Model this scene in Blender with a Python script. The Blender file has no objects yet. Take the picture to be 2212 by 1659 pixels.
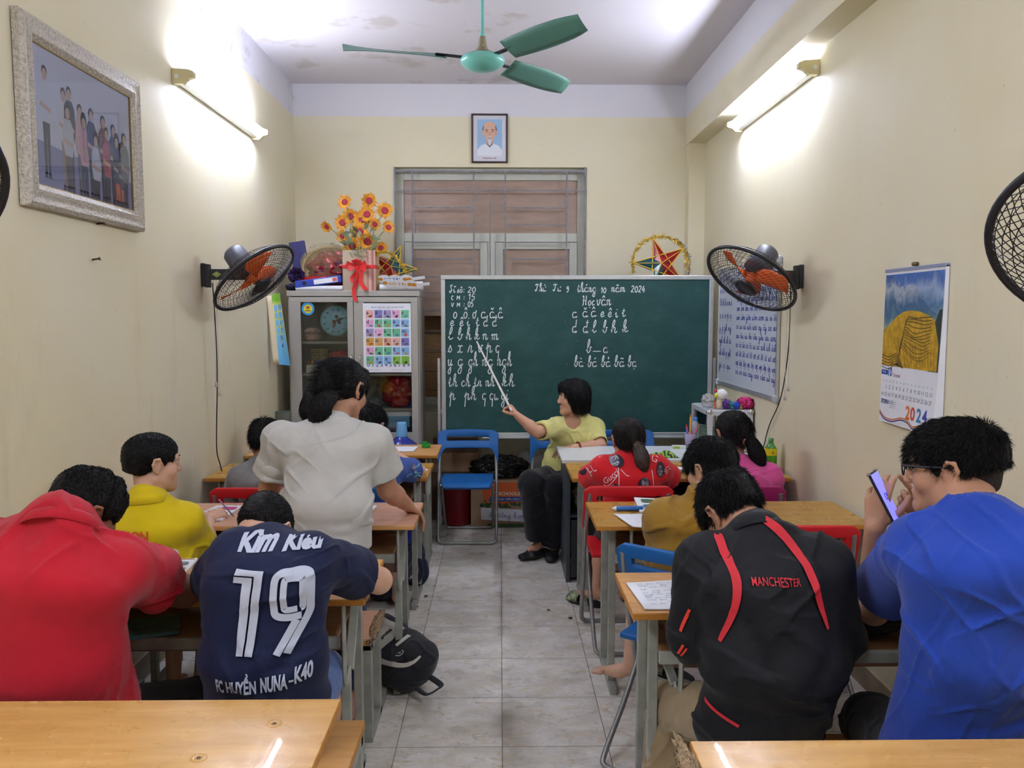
import bpy, math, random, unicodedata
import numpy as np
import openvdb
from mathutils import Vector, Matrix
from mathutils.bvhtree import BVHTree

C = bpy.context.scene.collection
SC = bpy.context.scene
PI = math.pi
random.seed(7); RNG = np.random.default_rng(7)

# ------------------------------------------------------------------ camera, world, exposure
cam = bpy.data.cameras.new('camera'); cam.sensor_width = 36; cam.lens = 36 * 1765 / 2212
cam.clip_start = 0.05
camo = bpy.data.objects.new('camera', cam); C.objects.link(camo)
camo.location = (0, 0, 1.628)
camo.rotation_euler = (math.radians(90 - 4.84), 0, math.radians(-0.84))
SC.camera = camo
SC.view_settings.view_transform = 'Standard'; SC.view_settings.look = 'None'
SC.view_settings.gamma = 1; SC.view_settings.use_curve_mapping = False
SC.view_settings.exposure = 1.28
SC.cycles.use_denoising = True
SC.cycles.max_bounces = 7; SC.cycles.diffuse_bounces = 4; SC.cycles.glossy_bounces = 3
SC.cycles.transmission_bounces = 4; SC.cycles.transparent_max_bounces = 8
SC.cycles.caustics_reflective = False; SC.cycles.caustics_refractive = False
SC.cycles.sample_clamp_indirect = 6
world = bpy.data.worlds.new('world'); SC.world = world; world.use_nodes = True
world.node_tree.nodes['Background'].inputs[0].default_value = (.02, .02, .025, 1)
TUBE_POWER = 70.0
TUBES = [(-1, 4.17, 2.795), (1, 4.2, 2.86), (-1, 0.1, 2.82), (1, 0.1, 2.84)]   # wall side, near end, height
# room shell limits (metres)
XL, XR, YB, YR, ZC = -1.61, 1.60, 6.55, -1.3, 3.42

# ------------------------------------------------------------------ materials
def lin(c):
    c = [x / 255 for x in c]
    return tuple(x / 12.92 if x <= .04045 else ((x + .055) / 1.055) ** 2.4 for x in c)
MATS = {}
def nd(nt, t, **kw):
    n = nt.nodes.new(t)
    for k, v in kw.items(): setattr(n, k, v)
    return n
def mat(name, col, rough=.5, metal=0, vary=0, vscale=8, bump=0, bscale=60, spec=.5, coat=0, emit=None, estr=0, alpha=1, trans=0, col2=None, sheen=0, ior=1.45, stretch=None):
    if name in MATS: return MATS[name]
    m = bpy.data.materials.new(name); m.use_nodes = True; MATS[name] = m
    nt = m.node_tree; b = nt.nodes['Principled BSDF']; L = nt.links.new
    c = lin(col)
    b.inputs['Base Color'].default_value = (*c, 1); b.inputs['Roughness'].default_value = rough
    b.inputs['Metallic'].default_value = metal; b.inputs['Specular IOR Level'].default_value = spec
    b.inputs['Coat Weight'].default_value = coat; b.inputs['Alpha'].default_value = alpha
    b.inputs['Transmission Weight'].default_value = trans; b.inputs['IOR'].default_value = ior
    b.inputs['Sheen Weight'].default_value = sheen
    if emit is not None:
        b.inputs['Emission Color'].default_value = (*lin(emit), 1); b.inputs['Emission Strength'].default_value = estr
    m.diffuse_color = (*c, 1)
    if vary or bump:
        tc = nd(nt, 'ShaderNodeTexCoord'); src = tc.outputs['Object']
        if stretch:
            mp = nd(nt, 'ShaderNodeMapping'); mp.inputs['Scale'].default_value = stretch
            L(src, mp.inputs[0]); src = mp.outputs[0]
    if vary:
        n = nd(nt, 'ShaderNodeTexNoise'); n.inputs['Scale'].default_value = vscale; n.inputs['Detail'].default_value = 5
        L(src, n.inputs['Vector'])
        r = nd(nt, 'ShaderNodeValToRGB'); c2 = lin(col2) if col2 else tuple(x * (1 - vary) for x in c)
        c1 = c if col2 else tuple(min(1, x * (1 + vary * .6)) for x in c)
        r.color_ramp.elements[0].position = .32; r.color_ramp.elements[1].position = .68
        r.color_ramp.elements[0].color = (*c2, 1); r.color_ramp.elements[1].color = (*c1, 1)
        L(n.outputs['Fac'], r.inputs[0]); L(r.outputs[0], b.inputs['Base Color'])
    if bump:
        n2 = nd(nt, 'ShaderNodeTexNoise'); n2.inputs['Scale'].default_value = bscale; n2.inputs['Detail'].default_value = 3
        L(src, n2.inputs['Vector'])
        bp = nd(nt, 'ShaderNodeBump'); bp.inputs['Strength'].default_value = bump; bp.inputs['Distance'].default_value = .01
        L(n2.outputs['Fac'], bp.inputs['Height']); L(bp.outputs[0], b.inputs['Normal'])
    return m
def glass(name, tint, extra=.0, rough=.02):
    """a clear pane: tinted see-through with a mirror share that grows at grazing angles"""
    m = bpy.data.materials.new(name); m.use_nodes = True; MATS[name] = m; nt = m.node_tree; nt.nodes.clear(); L = nt.links.new
    t = nd(nt, 'ShaderNodeBsdfTransparent'); t.inputs[0].default_value = (*lin(tint), 1); g = nd(nt, 'ShaderNodeBsdfGlossy'); g.inputs['Roughness'].default_value = rough
    f = nd(nt, 'ShaderNodeFresnel'); f.inputs[0].default_value = 1.5; a = nd(nt, 'ShaderNodeMath', operation='ADD'); a.inputs[1].default_value = extra; L(f.outputs[0], a.inputs[0])
    x = nd(nt, 'ShaderNodeMixShader'); o = nd(nt, 'ShaderNodeOutputMaterial'); L(a.outputs[0], x.inputs[0]); L(t.outputs[0], x.inputs[1]); L(g.outputs[0], x.inputs[2]); L(x.outputs[0], o.inputs[0]); return m
class NT:
    """tiny node-graph helper: math on sockets"""
    def __init__(s, m):
        s.nt = m.node_tree; s.L = s.nt.links.new; s.b = s.nt.nodes['Principled BSDF']
        s.geo = nd(s.nt, 'ShaderNodeNewGeometry'); sp = nd(s.nt, 'ShaderNodeSeparateXYZ'); s.L(s.geo.outputs['Position'], sp.inputs[0])
        s.x, s.y, s.z = sp.outputs
    def m(s, op, a, b=0, c=0):
        n = nd(s.nt, 'ShaderNodeMath', operation=op)
        for i, v in enumerate((a, b, c)):
            if isinstance(v, (int, float)): n.inputs[i].default_value = v
            else: s.L(v, n.inputs[i])
        return n.outputs[0]
    def vec(s, x, y, z):
        n = nd(s.nt, 'ShaderNodeCombineXYZ')
        for i, v in enumerate((x, y, z)):
            if isinstance(v, (int, float)): n.inputs[i].default_value = v
            else: s.L(v, n.inputs[i])
        return n.outputs[0]
    def noise(s, scale, vec=None, detail=4, rough=.55, dist=0):
        n = nd(s.nt, 'ShaderNodeTexNoise'); n.inputs['Scale'].default_value = scale; n.inputs['Detail'].default_value = detail
        n.inputs['Roughness'].default_value = rough; n.inputs['Distortion'].default_value = dist
        s.L(vec if vec is not None else s.geo.outputs['Position'], n.inputs['Vector']); return n.outputs['Fac']
    def ramp(s, f, stops):
        r = nd(s.nt, 'ShaderNodeValToRGB'); e = r.color_ramp.elements
        while len(e) < len(stops): e.new(.5)
        for q, (p, c) in zip(e, stops):
            q.position = p; q.color = (*lin(c), 1) if isinstance(c, tuple) else (c, c, c, 1)
        s.L(f, r.inputs[0]); return r.outputs[0]
    def mix(s, f, a, b, mode='MIX'):
        n = nd(s.nt, 'ShaderNodeMix', data_type='RGBA', blend_type=mode)
        for i, v in ((0, f), (6, a), (7, b)):
            if isinstance(v, (int, float)): n.inputs[i].default_value = v
            elif isinstance(v, tuple): n.inputs[i].default_value = (*lin(v), 1)
            else: s.L(v, n.inputs[i])
        return n.outputs[2]
    def bump(s, h, st=.3, d=.01):
        n = nd(s.nt, 'ShaderNodeBump'); n.inputs['Strength'].default_value = st; n.inputs['Distance'].default_value = d
        s.L(h, n.inputs['Height']); s.L(n.outputs[0], s.b.inputs['Normal'])
    def base(s, c): s.L(c, s.b.inputs['Base Color'])
    def rough(s, c): s.L(c, s.b.inputs['Roughness'])

# ------------------------------------------------------------------ objects
ORG = {}
def V(*a): return np.array(a[0] if len(a) == 1 else a, float)
def nrm(v): v = np.asarray(v, float); return v / (np.linalg.norm(v) + 1e-12)
def thing(name, label, cat, loc=(0, 0, 0), group=None, rz=0):
    o = bpy.data.objects.new(name, None); C.objects.link(o); o.empty_display_size = .05
    o.location = loc; o.rotation_euler = (0, 0, rz); o['label'] = label; o['category'] = cat
    if group: o['group'] = group
    ORG[o.name] = V(loc); return o
def tag(o, label, cat, group=None):
    o['label'] = label; o['category'] = cat
    if group: o['group'] = group
    return o
def mesh_np(name, v, faces, smooth=False):
    """v (n,3); faces: list of index arrays, or list of (k,m) numpy arrays"""
    me = bpy.data.meshes.new(name); v = np.asarray(v, np.float32)
    me.vertices.add(len(v)); me.vertices.foreach_set('co', v.ravel())
    loops = np.concatenate([np.asarray(f, np.int32).ravel() for f in faces]) if len(faces) else np.zeros(0, np.int32)
    tot = np.concatenate([np.full(len(f), f.shape[1], np.int32) if getattr(f, 'ndim', 1) == 2 else np.array([len(f)], np.int32) for f in faces])
    me.loops.add(len(loops)); me.loops.foreach_set('vertex_index', loops)
    st = np.concatenate([[0], np.cumsum(tot)[:-1]]).astype(np.int32)
    me.polygons.add(len(tot)); me.polygons.foreach_set('loop_start', st)
    me.polygons.foreach_set('use_smooth', np.full(len(tot), bool(smooth)))
    me.update(calc_edges=True); return me
def link(name, me, m=None, parent=None, world=False):
    o = bpy.data.objects.new(name, me); C.objects.link(o)
    if m is not None:
        for k in (m if isinstance(m, (list, tuple)) else [m]): me.materials.append(k)
    org = V(0, 0, 0)
    if parent is not None:
        o.parent = parent; org = ORG.get(parent.name, org)
        if world: me.transform(Matrix.Translation(-Vector(org)))
    ORG[o.name] = org
    return o
class MB:
    def __init__(s): s.v = []; s.f = []; s.sm = []; s.mi = []; s.cur = 0
    def put(s, v, f, smooth=False):
        o = len(s.v); s.v.extend([tuple(map(float, p)) for p in v])
        for q in f: s.f.append([i + o for i in q]); s.sm.append(smooth); s.mi.append(s.cur)
        return s
    def box(s, c, d, M=None):
        c = V(c); h = V(d) / 2
        v = [V(x, y, z) * h for z in (-1, 1) for y in (-1, 1) for x in (-1, 1)]
        if M is not None: v = [M @ p for p in v]
        return s.put([p + c for p in v], [[0, 2, 3, 1], [4, 5, 7, 6], [0, 1, 5, 4], [2, 6, 7, 3], [0, 4, 6, 2], [1, 3, 7, 5]])
    def b2(s, lo, hi): lo = V(lo); hi = V(hi); return s.box((lo + hi) / 2, hi - lo)
    def beam(s, a, b, w, h, up=(0, 0, 1)):
        a = V(a); b = V(b); y = nrm(b - a); x = nrm(np.cross(y, up)); z = np.cross(x, y)
        return s.box((a + b) / 2, (w, np.linalg.norm(b - a), h), np.array([x, y, z]).T)
    def cyl(s, a, b, r, r2=None, n=16, caps=True, smooth=True):
        a = V(a); b = V(b); r2 = r if r2 is None else r2
        return s.loft([a, b], [r, r2], n, caps, smooth)
    def loft(s, pts, rs, n=12, caps=True, smooth=True, flat=1, up=None):
        pts = [V(p) for p in pts]; N = len(pts)
        rs = [rs] * N if np.isscalar(rs) else rs
        t = [nrm(pts[min(i + 1, N - 1)] - pts[max(i - 1, 0)]) for i in range(N)]
        u = V(up) if up is not None else (V(0, 0, 1) if abs(t[0][2]) < .9 else V(1, 0, 0))
        vs = []
        for i in range(N):
            x = np.cross(t[i], u); x = nrm(x); z = np.cross(x, t[i])
            if up is None: u = z
            for k in range(n):
                a = 2 * PI * k / n; vs.append(pts[i] + rs[i] * (x * math.cos(a) + z * flat * math.sin(a)))
        fs = [[i * n + k, i * n + (k + 1) % n, (i + 1) * n + (k + 1) % n, (i + 1) * n + k] for i in range(N - 1) for k in range(n)]
        s.put(vs, fs, smooth)
        if caps:
            s.put(vs[:n], [list(range(n))[::-1]]); s.put(vs[-n:], [list(range(n))])
        return s
    def lathe(s, prof, c=(0, 0, 0), ax=(0, 0, 1), n=32, smooth=True):
        c = V(c); ax = nrm(ax); u = nrm(np.cross(ax, (0, 1, 0) if abs(ax[1]) < .9 else (1, 0, 0))); w = np.cross(ax, u)
        vs = [c + ax * h + r * (u * math.cos(2 * PI * k / n) + w * math.sin(2 * PI * k / n)) for r, h in prof for k in range(n)]
        fs = [[i * n + k, i * n + (k + 1) % n, (i + 1) * n + (k + 1) % n, (i + 1) * n + k] for i in range(len(prof) - 1) for k in range(n)]
        return s.put(vs, fs, smooth)
    def ball(s, c, r, n=16, m=10, M=None):
        r = V(r, r, r) if np.isscalar(r) else V(r); c = V(c)
        vs = []; 
        for i in range(m + 1):
            a = PI * i / m
            for k in range(n):
                p = V(math.sin(a) * math.cos(2 * PI * k / n), math.sin(a) * math.sin(2 * PI * k / n), math.cos(a)) * r
                vs.append(c + (M @ p if M is not None else p))
        fs = [[i * n + k, (i + 1) * n + k, (i + 1) * n + (k + 1) % n, i * n + (k + 1) % n] for i in range(m) for k in range(n)]
        return s.put(vs, fs, True)
    def prism(s, poly, o, u, v, depth, smooth=False):
        """2-D polygon in the plane (o,u,v), extruded by depth along u x v"""
        o, u, v = V(o), V(u), V(v); w = nrm(np.cross(u, v)) * depth; n = len(poly)
        a = [o + u * p[0] + v * p[1] for p in poly]
        s.put(a + [p + w for p in a], [list(range(n))[::-1], list(range(n, 2 * n))])
        return s.put(a + [p + w for p in a], [[i, (i + 1) % n, n + (i + 1) % n, n + i] for i in range(n)], smooth)
    def quad(s, a, b, c, d): return s.put([a, b, c, d], [[0, 1, 2, 3]])
    def grid(s, P, smooth=True, close_u=False):
        """P: (nu,nv,3) array of points"""
        P = np.asarray(P); nu, nv = P.shape[:2]
        fs = [[i * nv + j, ((i + 1) % nu) * nv + j, ((i + 1) % nu) * nv + j + 1, i * nv + j + 1] for i in range(nu if close_u else nu - 1) for j in range(nv - 1)]
        return s.put(P.reshape(-1, 3), fs, smooth)
    def build(s, name, m=None, parent=None, bevel=0, world=False, seg=2, solid=0, sub=0):
        me = bpy.data.meshes.new(name); me.from_pydata(s.v, [], s.f)
        me.polygons.foreach_set('use_smooth', s.sm); me.polygons.foreach_set('material_index', s.mi); me.update()
        o = link(name, me, m, parent, world)
        if solid:
            q = o.modifiers.new('solid', 'SOLIDIFY'); q.thickness = solid; q.offset = 0
        if bevel:
            q = o.modifiers.new('bevel', 'BEVEL'); q.width = bevel; q.segments = seg; q.limit_method = 'ANGLE'; q.angle_limit = .7
        if sub:
            q = o.modifiers.new('sub', 'SUBSURF'); q.levels = sub; q.render_levels = sub
        return o
def struct(o): o['kind'] = 'structure'; return o
def copy_tree(o, parent=None):
    c = o.copy(); C.objects.link(c); ORG[c.name] = ORG.get(o.name, V(0, 0, 0))
    if parent is not None: c.parent = parent
    for ch in list(o.children): copy_tree(ch, c)
    return c
def dup(root, loc, rz, label):
    c = copy_tree(root); c.location = loc; c.rotation_euler = (0, 0, rz); c['label'] = label; return c
def catmull(pts, n=6, closed=False):
    P = [V(p) for p in pts]; out = []
    N = len(P)
    for i in range(N if closed else N - 1):
        g = (lambda k: P[k % N]) if closed else (lambda k: P[min(max(k, 0), N - 1)])
        a, b, c, d = g(i - 1), g(i), g(i + 1), g(i + 2)
        for k in range(n):
            t = k / n; out.append(.5 * (2 * b + (c - a) * t + (2 * a - 5 * b + 4 * c - d) * t * t + (3 * b - a - 3 * c + d) * t ** 3))
    if not closed: out.append(P[-1])
    return out

# ------------------------------------------------------------------ writing
def text2d(body, size=1, shear=0, bold=0, align='LEFT', space=1):
    """letters as a 2-D mesh: (verts (n,2), faces)"""
    cu = bpy.data.curves.new('t', 'FONT'); cu.body = body; cu.size = size; cu.shear = shear; cu.offset = bold
    cu.align_x = align; cu.resolution_u = 3; cu.fill_mode = 'FRONT'; cu.space_character = space
    o = bpy.data.objects.new('t', cu); C.objects.link(o)
    dg = bpy.context.evaluated_depsgraph_get(); me = bpy.data.meshes.new_from_object(o.evaluated_get(dg))
    v = np.array([p.co[:2] for p in me.vertices]).reshape(-1, 2); f = [list(p.vertices) for p in me.polygons]
    bpy.data.objects.remove(o); bpy.data.curves.remove(cu); bpy.data.meshes.remove(me)
    return v, f
def put2d(mb, vf, o, u, v, lift=.0006):
    o, u, v = V(o), V(u), V(v); w = nrm(np.cross(u, v)) * lift
    mb.put([o + u * p[0] + v * p[1] + w for p in vf[0]], vf[1]); return mb
def fit(vf, x0, y0, x1=None, y1=None):
    """scale 2-D letters into a box (x from x0 to x1, y from y0 to y1)"""
    v, f = vf; lo = v.min(0); hi = v.max(0); sx = (x1 - x0) / (hi[0] - lo[0]) if x1 is not None else None
    sy = (y1 - y0) / (hi[1] - lo[1]) if y1 is not None else None
    sx = sx if sx is not None else sy; sy = sy if sy is not None else sx
    return np.column_stack([(v[:, 0] - lo[0]) * sx + x0, (v[:, 1] - lo[1]) * sy + y0]), f
_O = [(.88, .75), (.55, 1), (.18, .8), (.1, .45), (.3, .05), (.65, .05), (.88, .4), (.88, .75)]
_LP = [(0, .3), (.5, 1.4), (.52, 2.1), (.36, 2.2), (.22, 1.7), (.2, 1)]
GL = {
 'o': (1.1, [_O]), 'a': (1.25, [_O, [(.9, 1), (.88, .2), (1.02, 0), (1.25, .25)]]),
 'd': (1.3, [_O, [(.9, 2.1), (.88, .2), (1.02, 0), (1.25, .25)]]), 'đ': (1.3, [_O, [(.9, 2.1), (.88, .2), (1.02, 0), (1.25, .25)], [(.55, 1.65), (1.25, 1.65)]]),
 'g': (1.25, [_O, [(.9, 1), (.88, -.8), (.55, -1.2), (.2, -.85), (.6, -.25), (1.2, .3)]]), 'q': (1.2, [_O, [(.9, 1), (.88, -1.15)]]),
 'e': (1.0, [[(.05, .35), (.7, .6), (.7, .95), (.45, 1), (.15, .5), (.4, .02), (1, .3)]]), 'c': (1.0, [[(.8, .8), (.5, 1), (.12, .5), (.45, 0), (.95, .25)]]),
 'i': (.8, [[(0, .5), (.25, 1)], [(.25, 1), (.23, .2), (.45, 0), (.75, .3)], [(.25, 1.45), (.27, 1.55)]]),
 't': (.85, [[(0, .5), (.28, 1.0)], [(.3, 1.65), (.27, .2), (.5, 0), (.8, .3)], [(.02, 1.15), (.6, 1.15)]]),
 'l': (.9, [_LP + [(.22, .3), (.45, 0), (.85, .35)]]), 'b': (1.1, [_LP + [(.2, .3), (.45, 0), (.8, .35), (.78, .95), (1.1, .85)]]),
 'h': (1.2, [_LP + [(.2, 0)], [(.2, .45), (.5, 1), (.75, .8), (.72, .2), (.9, 0), (1.2, .3)]]),
 'k': (1.2, [_LP + [(.2, 0)], [(.2, .4), (.55, 1), (.75, .85), (.55, .55), (.32, .5)], [(.35, .5), (.7, .05), (1.15, .3)]]),
 'n': (1.2, [[(0, .7), (.15, 1), (.22, .8), (.2, 0)], [(.2, .5), (.5, 1), (.75, .8), (.72, .2), (.9, 0), (1.2, .3)]]),
 'm': (1.7, [[(0, .7), (.15, 1), (.22, .8), (.2, 0)], [(.2, .5), (.48, 1), (.68, .8), (.66, 0)], [(.66, .5), (.95, 1), (1.2, .8), (1.18, .2), (1.35, 0), (1.65, .3)]]),
 'p': (1.2, [[(0, .4), (.28, 1.35)], [(.28, 1.35), (.24, -1.15)], [(.25, .5), (.55, 1), (.78, .8), (.76, .2), (.95, 0), (1.2, .3)]]),
 'r': (1.1, [[(0, 0), (.32, 1.0), (.3, 1.2), (.38, .9), (.72, .92), (.66, .2), (.85, 0), (1.1, .3)]]),
 's': (.95, [[(0, 0), (.4, 1.0), (.42, 1.2), (.5, .85), (.75, .35), (.5, 0), (.22, .15)]]),
 'u': (1.25, [[(0, .6), (.15, 1), (.15, .25), (.38, 0), (.75, .5), (.78, 1)], [(.78, 1), (.76, .2), (.95, 0), (1.2, .3)]]),
 'v': (1.1, [[(0, .7), (.15, 1), (.25, .2), (.48, 0), (.8, .5), (.74, 1), (1.1, .9)]]),
 'x': (1.05, [[(.08, .85), (.35, 1), (.45, .5), (.3, 0), (.05, .12)], [(.92, .88), (.62, 1), (.48, .5), (.65, 0), (.98, .15)]]),
 'y': (1.2, [[(0, .6), (.15, 1), (.15, .25), (.38, 0), (.72, .5)], [(.76, 1), (.74, -.8), (.45, -1.2), (.2, -.85), (.6, -.25), (1.15, .3)]]),
 '0': (1.0, [[(.5, 1.5), (.12, 1), (.12, .5), (.5, 0), (.85, .5), (.85, 1), (.5, 1.5)]]), '1': (.7, [[(.05, 1.1), (.4, 1.5), (.38, 0)]]),
 '2': (1.0, [[(.1, 1.2), (.45, 1.5), (.8, 1.15), (.5, .6), (.1, .05), (.5, .08), (.9, 0)]]), '4': (1.0, [[(.5, 1.5), (.08, .5), (.9, .55)], [(.65, 1), (.62, -.1)]]),
 '5': (1.0, [[(.2, 1.5), (.15, .85), (.55, .95), (.8, .5), (.5, 0), (.1, .12)], [(.2, 1.5), (.8, 1.5)]]), '9': (1.0, [[(.8, 1.1), (.5, 1.5), (.15, 1.1), (.45, .75), (.8, 1.2), (.75, .4), (.45, 0), (.15, .15)]]),
 '3': (1.0, [[(.1, 1.4), (.6, 1.45), (.45, .8), (.75, .4), (.45, 0), (.1, .12)]]), '8': (1.0, [[(.75, 1.25), (.45, 1.5), (.2, 1.2), (.75, .45), (.45, 0), (.15, .35), (.75, 1.25)]]),
 'C': (1.4, [[(.9, 1.2), (.55, 1.45), (.15, .8), (.45, 0), (.95, .25)]]), 'M': (1.8, [[(.1, 0), (.2, 1.4), (.7, .5), (1.2, 1.4), (1.3, 0)]]),
 'V': (1.5, [[(.1, 1.4), (.55, 0), (1.1, 1.4)]]), 'H': (1.9, [[(.1, 1.8), (.4, 2.0), (.42, .2), (.15, .1)], [(1.3, 2.05), (1.2, .3), (1.5, .1)], [(.05, 1.05), (1.55, 1.05)]]),
 'T': (1.5, [[(.1, 1.5), (.3, 1.85), (1.3, 1.75)], [(.8, 1.8), (.55, .3), (.2, .1), (.1, .5)]]), 'S': (1.4, [[(1.0, 1.7), (.75, 2.1), (.4, 1.7), (.75, 1), (.85, .4), (.45, 0), (.1, .3), (.5, .6)]]),
 ':': (.6, [[(.2, 1.0), (.22, 1.08)], [(.2, .2), (.22, .28)]]), '_': (1.8, [[(.1, .12), (1.6, .12)]]), '.': (.5, [[(.2, 0), (.22, .08)]]),
}
MK = {'\u0300': [(-.25, 1.75), (.12, 1.45)], '\u0301': [(-.05, 1.45), (.28, 1.8)], '\u0302': [(-.28, 1.35), (0, 1.75), (.28, 1.35)],
      '\u0303': [(-.35, 1.5), (-.12, 1.7), (.12, 1.5), (.35, 1.7)], '\u0306': [(-.28, 1.7), (0, 1.4), (.28, 1.7)],
      '\u0309': [(-.12, 1.75), (.08, 1.85), (.12, 1.65), (0, 1.45)], '\u031b': [(.3, .85), (.5, 1.05), (.5, 1.3)], '\u0323': [(0, -.45), (.03, -.38)]}
def strokes(s, jit=0):
    """handwriting as polylines on a unit x-height; returns list of (n,2) arrays and the width"""
    x = 0; out = []; last = 0
    for ch in unicodedata.normalize('NFD', s.replace('đ', '\u0001')):
        if ch == '\u0001': ch = 'đ'
        if ch == ' ': x += 1.0; continue
        if ch in MK:
            cx = last + .5; lift = .45 if ch in '\u0300\u0301\u0309' and out and len(out[-1]) == 13 and False else 0
            out.append(np.array([(p[0] + cx, p[1] + lift) for p in catmull([V(*q, 0) for q in MK[ch]], 4)])[:, :2]); continue
        if ch not in GL: x += .8; continue
        w, st = GL[ch]; last = x
        for q in st:
            P = np.array(catmull([V(*p, 0) for p in q], 4))[:, :2] + (x, random.uniform(-jit, jit)); out.append(P)
        x += w + .12
    return out, x
def ribbon(mb, P, w, o, u, v, lift):
    """a flat stroke of width w along 2-D polyline P laid in plane (o,u,v)"""
    P = np.asarray(P); t = np.gradient(P, axis=0) if len(P) > 1 else np.array([[1, 0]])
    t = t / (np.linalg.norm(t, axis=1, keepdims=True) + 1e-9); n = np.column_stack([-t[:, 1], t[:, 0]]) * w / 2
    A = P + n; B = P - n; o, u, v = V(o), V(u), V(v); nn = nrm(np.cross(u, v)) * lift
    vs = [o + u * p[0] + v * p[1] + nn for ab in zip(A, B) for p in ab]
    mb.put(vs, [[2 * i, 2 * i + 1, 2 * i + 3, 2 * i + 2] for i in range(len(P) - 1)])
def write(mb, s, o, u, v, size, w, sx=1, lift=.0008, width=None, slant=.12, jit=.04):
    """handwriting with x-height `size`; if width given, fit to it"""
    st, W = strokes(s, jit); kx = size * sx if width is None else width / max(W, .1)
    for P in st:
        Q = np.column_stack([(P[:, 0] + slant * P[:, 1]) * kx, P[:, 1] * size])
        if len(Q) == 1 or np.ptp(Q, axis=0).max() < w: Q = np.array([Q[0], Q[0] + (w * 1.2, w * .3)])
        ribbon(mb, Q, w, o, u, v, lift)
# ------------------------------------------------------------------ setting
def wall_material():
    m = mat('painted_wall', (228, 217, 178), rough=.62, spec=.35); n = NT(m)
    base = n.mix(n.ramp(n.noise(1.3, detail=3), [(.35, 0.), (.7, 1.)]), (222, 213, 180), (226, 219, 194))
    # scuffs and dirt: vertical runs and blotches, denser towards the worn lower part of the wall
    runs = n.ramp(n.noise(1, n.vec(n.m('MULTIPLY', n.x, 5), n.m('MULTIPLY', n.y, 5), n.m('MULTIPLY', n.z, 1.1)), detail=7, rough=.7), [(.56, 0.), (.8, 1.)])
    low = n.m('SUBTRACT', 1.0, n.m('SMOOTH_MIN', n.m('MULTIPLY', n.z, .45), 1.0, .2))
    low = n.m('MAXIMUM', low, 0.1)
    base = n.mix(n.m('MULTIPLY', n.m('MULTIPLY', runs, low), .6), base, (158, 135, 92))
    spk = n.ramp(n.noise(38, detail=2), [(.73, 0.), (.78, 1.)])
    base = n.mix(n.m('MULTIPLY', spk, .35), base, (120, 110, 85))
    # white band painted along the top of the walls, with an uneven edge and grey mould patches
    edge = n.m('GREATER_THAN', n.m('ADD', n.z, n.m('MULTIPLY', n.m('SUBTRACT', n.noise(6), .5), .02)), 3.172)
    mould = n.m('MULTIPLY', n.ramp(n.noise(4.5, detail=6, rough=.65), [(.56, 0.), (.72, .7)]), n.m('LESS_THAN', n.x, -1.5))
    white = n.mix(mould, (219, 217, 222), (150, 145, 135))
    n.base(n.mix(edge, base, white)); n.bump(n.noise(160, detail=2), .08, .004)
    return m
def ceiling_material():
    m = mat('ceiling_paint', (214, 209, 212), rough=.8, spec=.2); n = NT(m)
    st = n.ramp(n.noise(2.6, detail=5, rough=.6), [(.56, 0.), (.63, 1.)])
    far = n.m('LESS_THAN', n.x, .2)
    c = n.mix(n.m('MULTIPLY', n.m('MULTIPLY', st, far), .45), (216, 211, 214), (178, 166, 150)); n.base(c)
    return m
def floor_material():
    m = mat('floor_tiles', (190, 183, 170), rough=.28, spec=.45); n = NT(m)
    tx = n.m('SUBTRACT', n.x, .007); ty = n.m('SUBTRACT', n.y, 2.964)
    ux = n.m('DIVIDE', tx, .4); uy = n.m('DIVIDE', ty, .398)
    ix = n.m('FLOOR', ux); iy = n.m('FLOOR', uy)
    p = n.vec(n.m('ADD', n.m('MULTIPLY', n.x, 5.0), n.m('MULTIPLY', ix, 3.7)), n.m('ADD', n.m('MULTIPLY', n.y, 8.5), n.m('MULTIPLY', iy, 5.3)), n.m('MULTIPLY', n.m('ADD', ix, iy), 1.3))
    a = n.noise(1.0, p, detail=7, rough=.62, dist=.6); b = n.noise(2.6, p, detail=6, rough=.6, dist=1.2)
    c = n.mix(n.ramp(a, [(.36, 0.), (.62, 1.)]), (198, 192, 178), (228, 224, 216))
    c = n.mix(n.ramp(b, [(.52, 0.), (.66, .8)]), c, (206, 190, 160))
    c = n.mix(n.ramp(n.noise(3.3, p, detail=8, rough=.7, dist=1.5), [(.55, 0.), (.66, .75)]), c, (172, 162, 150))
    fx = n.m('ABSOLUTE', n.m('SUBTRACT', n.m('FRACT', n.m('ADD', ux, .5)), .5)); fy = n.m('ABSOLUTE', n.m('SUBTRACT', n.m('FRACT', n.m('ADD', uy, .5)), .5))
    g = n.m('LESS_THAN', n.m('MINIMUM', fx, fy), .0042)
    # worn dirt smudge along the middle joint
    sm = n.m('MULTIPLY', n.m('MAXIMUM', n.m('SUBTRACT', 1.0, n.m('DIVIDE', n.m('ABSOLUTE', tx), .06)), 0.0), n.ramp(n.noise(3, n.vec(0, n.y, 0), detail=3), [(.5, 0.), (.62, 1.)]))
    c = n.mix(n.m('MULTIPLY', sm, n.m('MULTIPLY', n.noise(14), .9)), c, (118, 108, 90))
    n.base(n.mix(g, c, (120, 110, 98))); n.rough(n.ramp(n.noise(7), [(.3, .2), (.7, .42)]))
    n.bump(n.m('SUBTRACT', 1.0, g), .25, .002)
    return m
WALL = wall_material(); CEIL = ceiling_material(); FLOOR = floor_material()
T = .12
struct(MB().b2((XL - T, YR - T, -.12), (XR + T, YB + .4, 0)).build('floor', FLOOR))
struct(MB().b2((XL - T, YR - T, ZC), (XR + T, YB + .4, ZC + .15)).build('ceiling', CEIL))
struct(MB().b2((XL - T, YR - T, 0), (XL, YB + .4, ZC)).build('wall_left', WALL))
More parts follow.
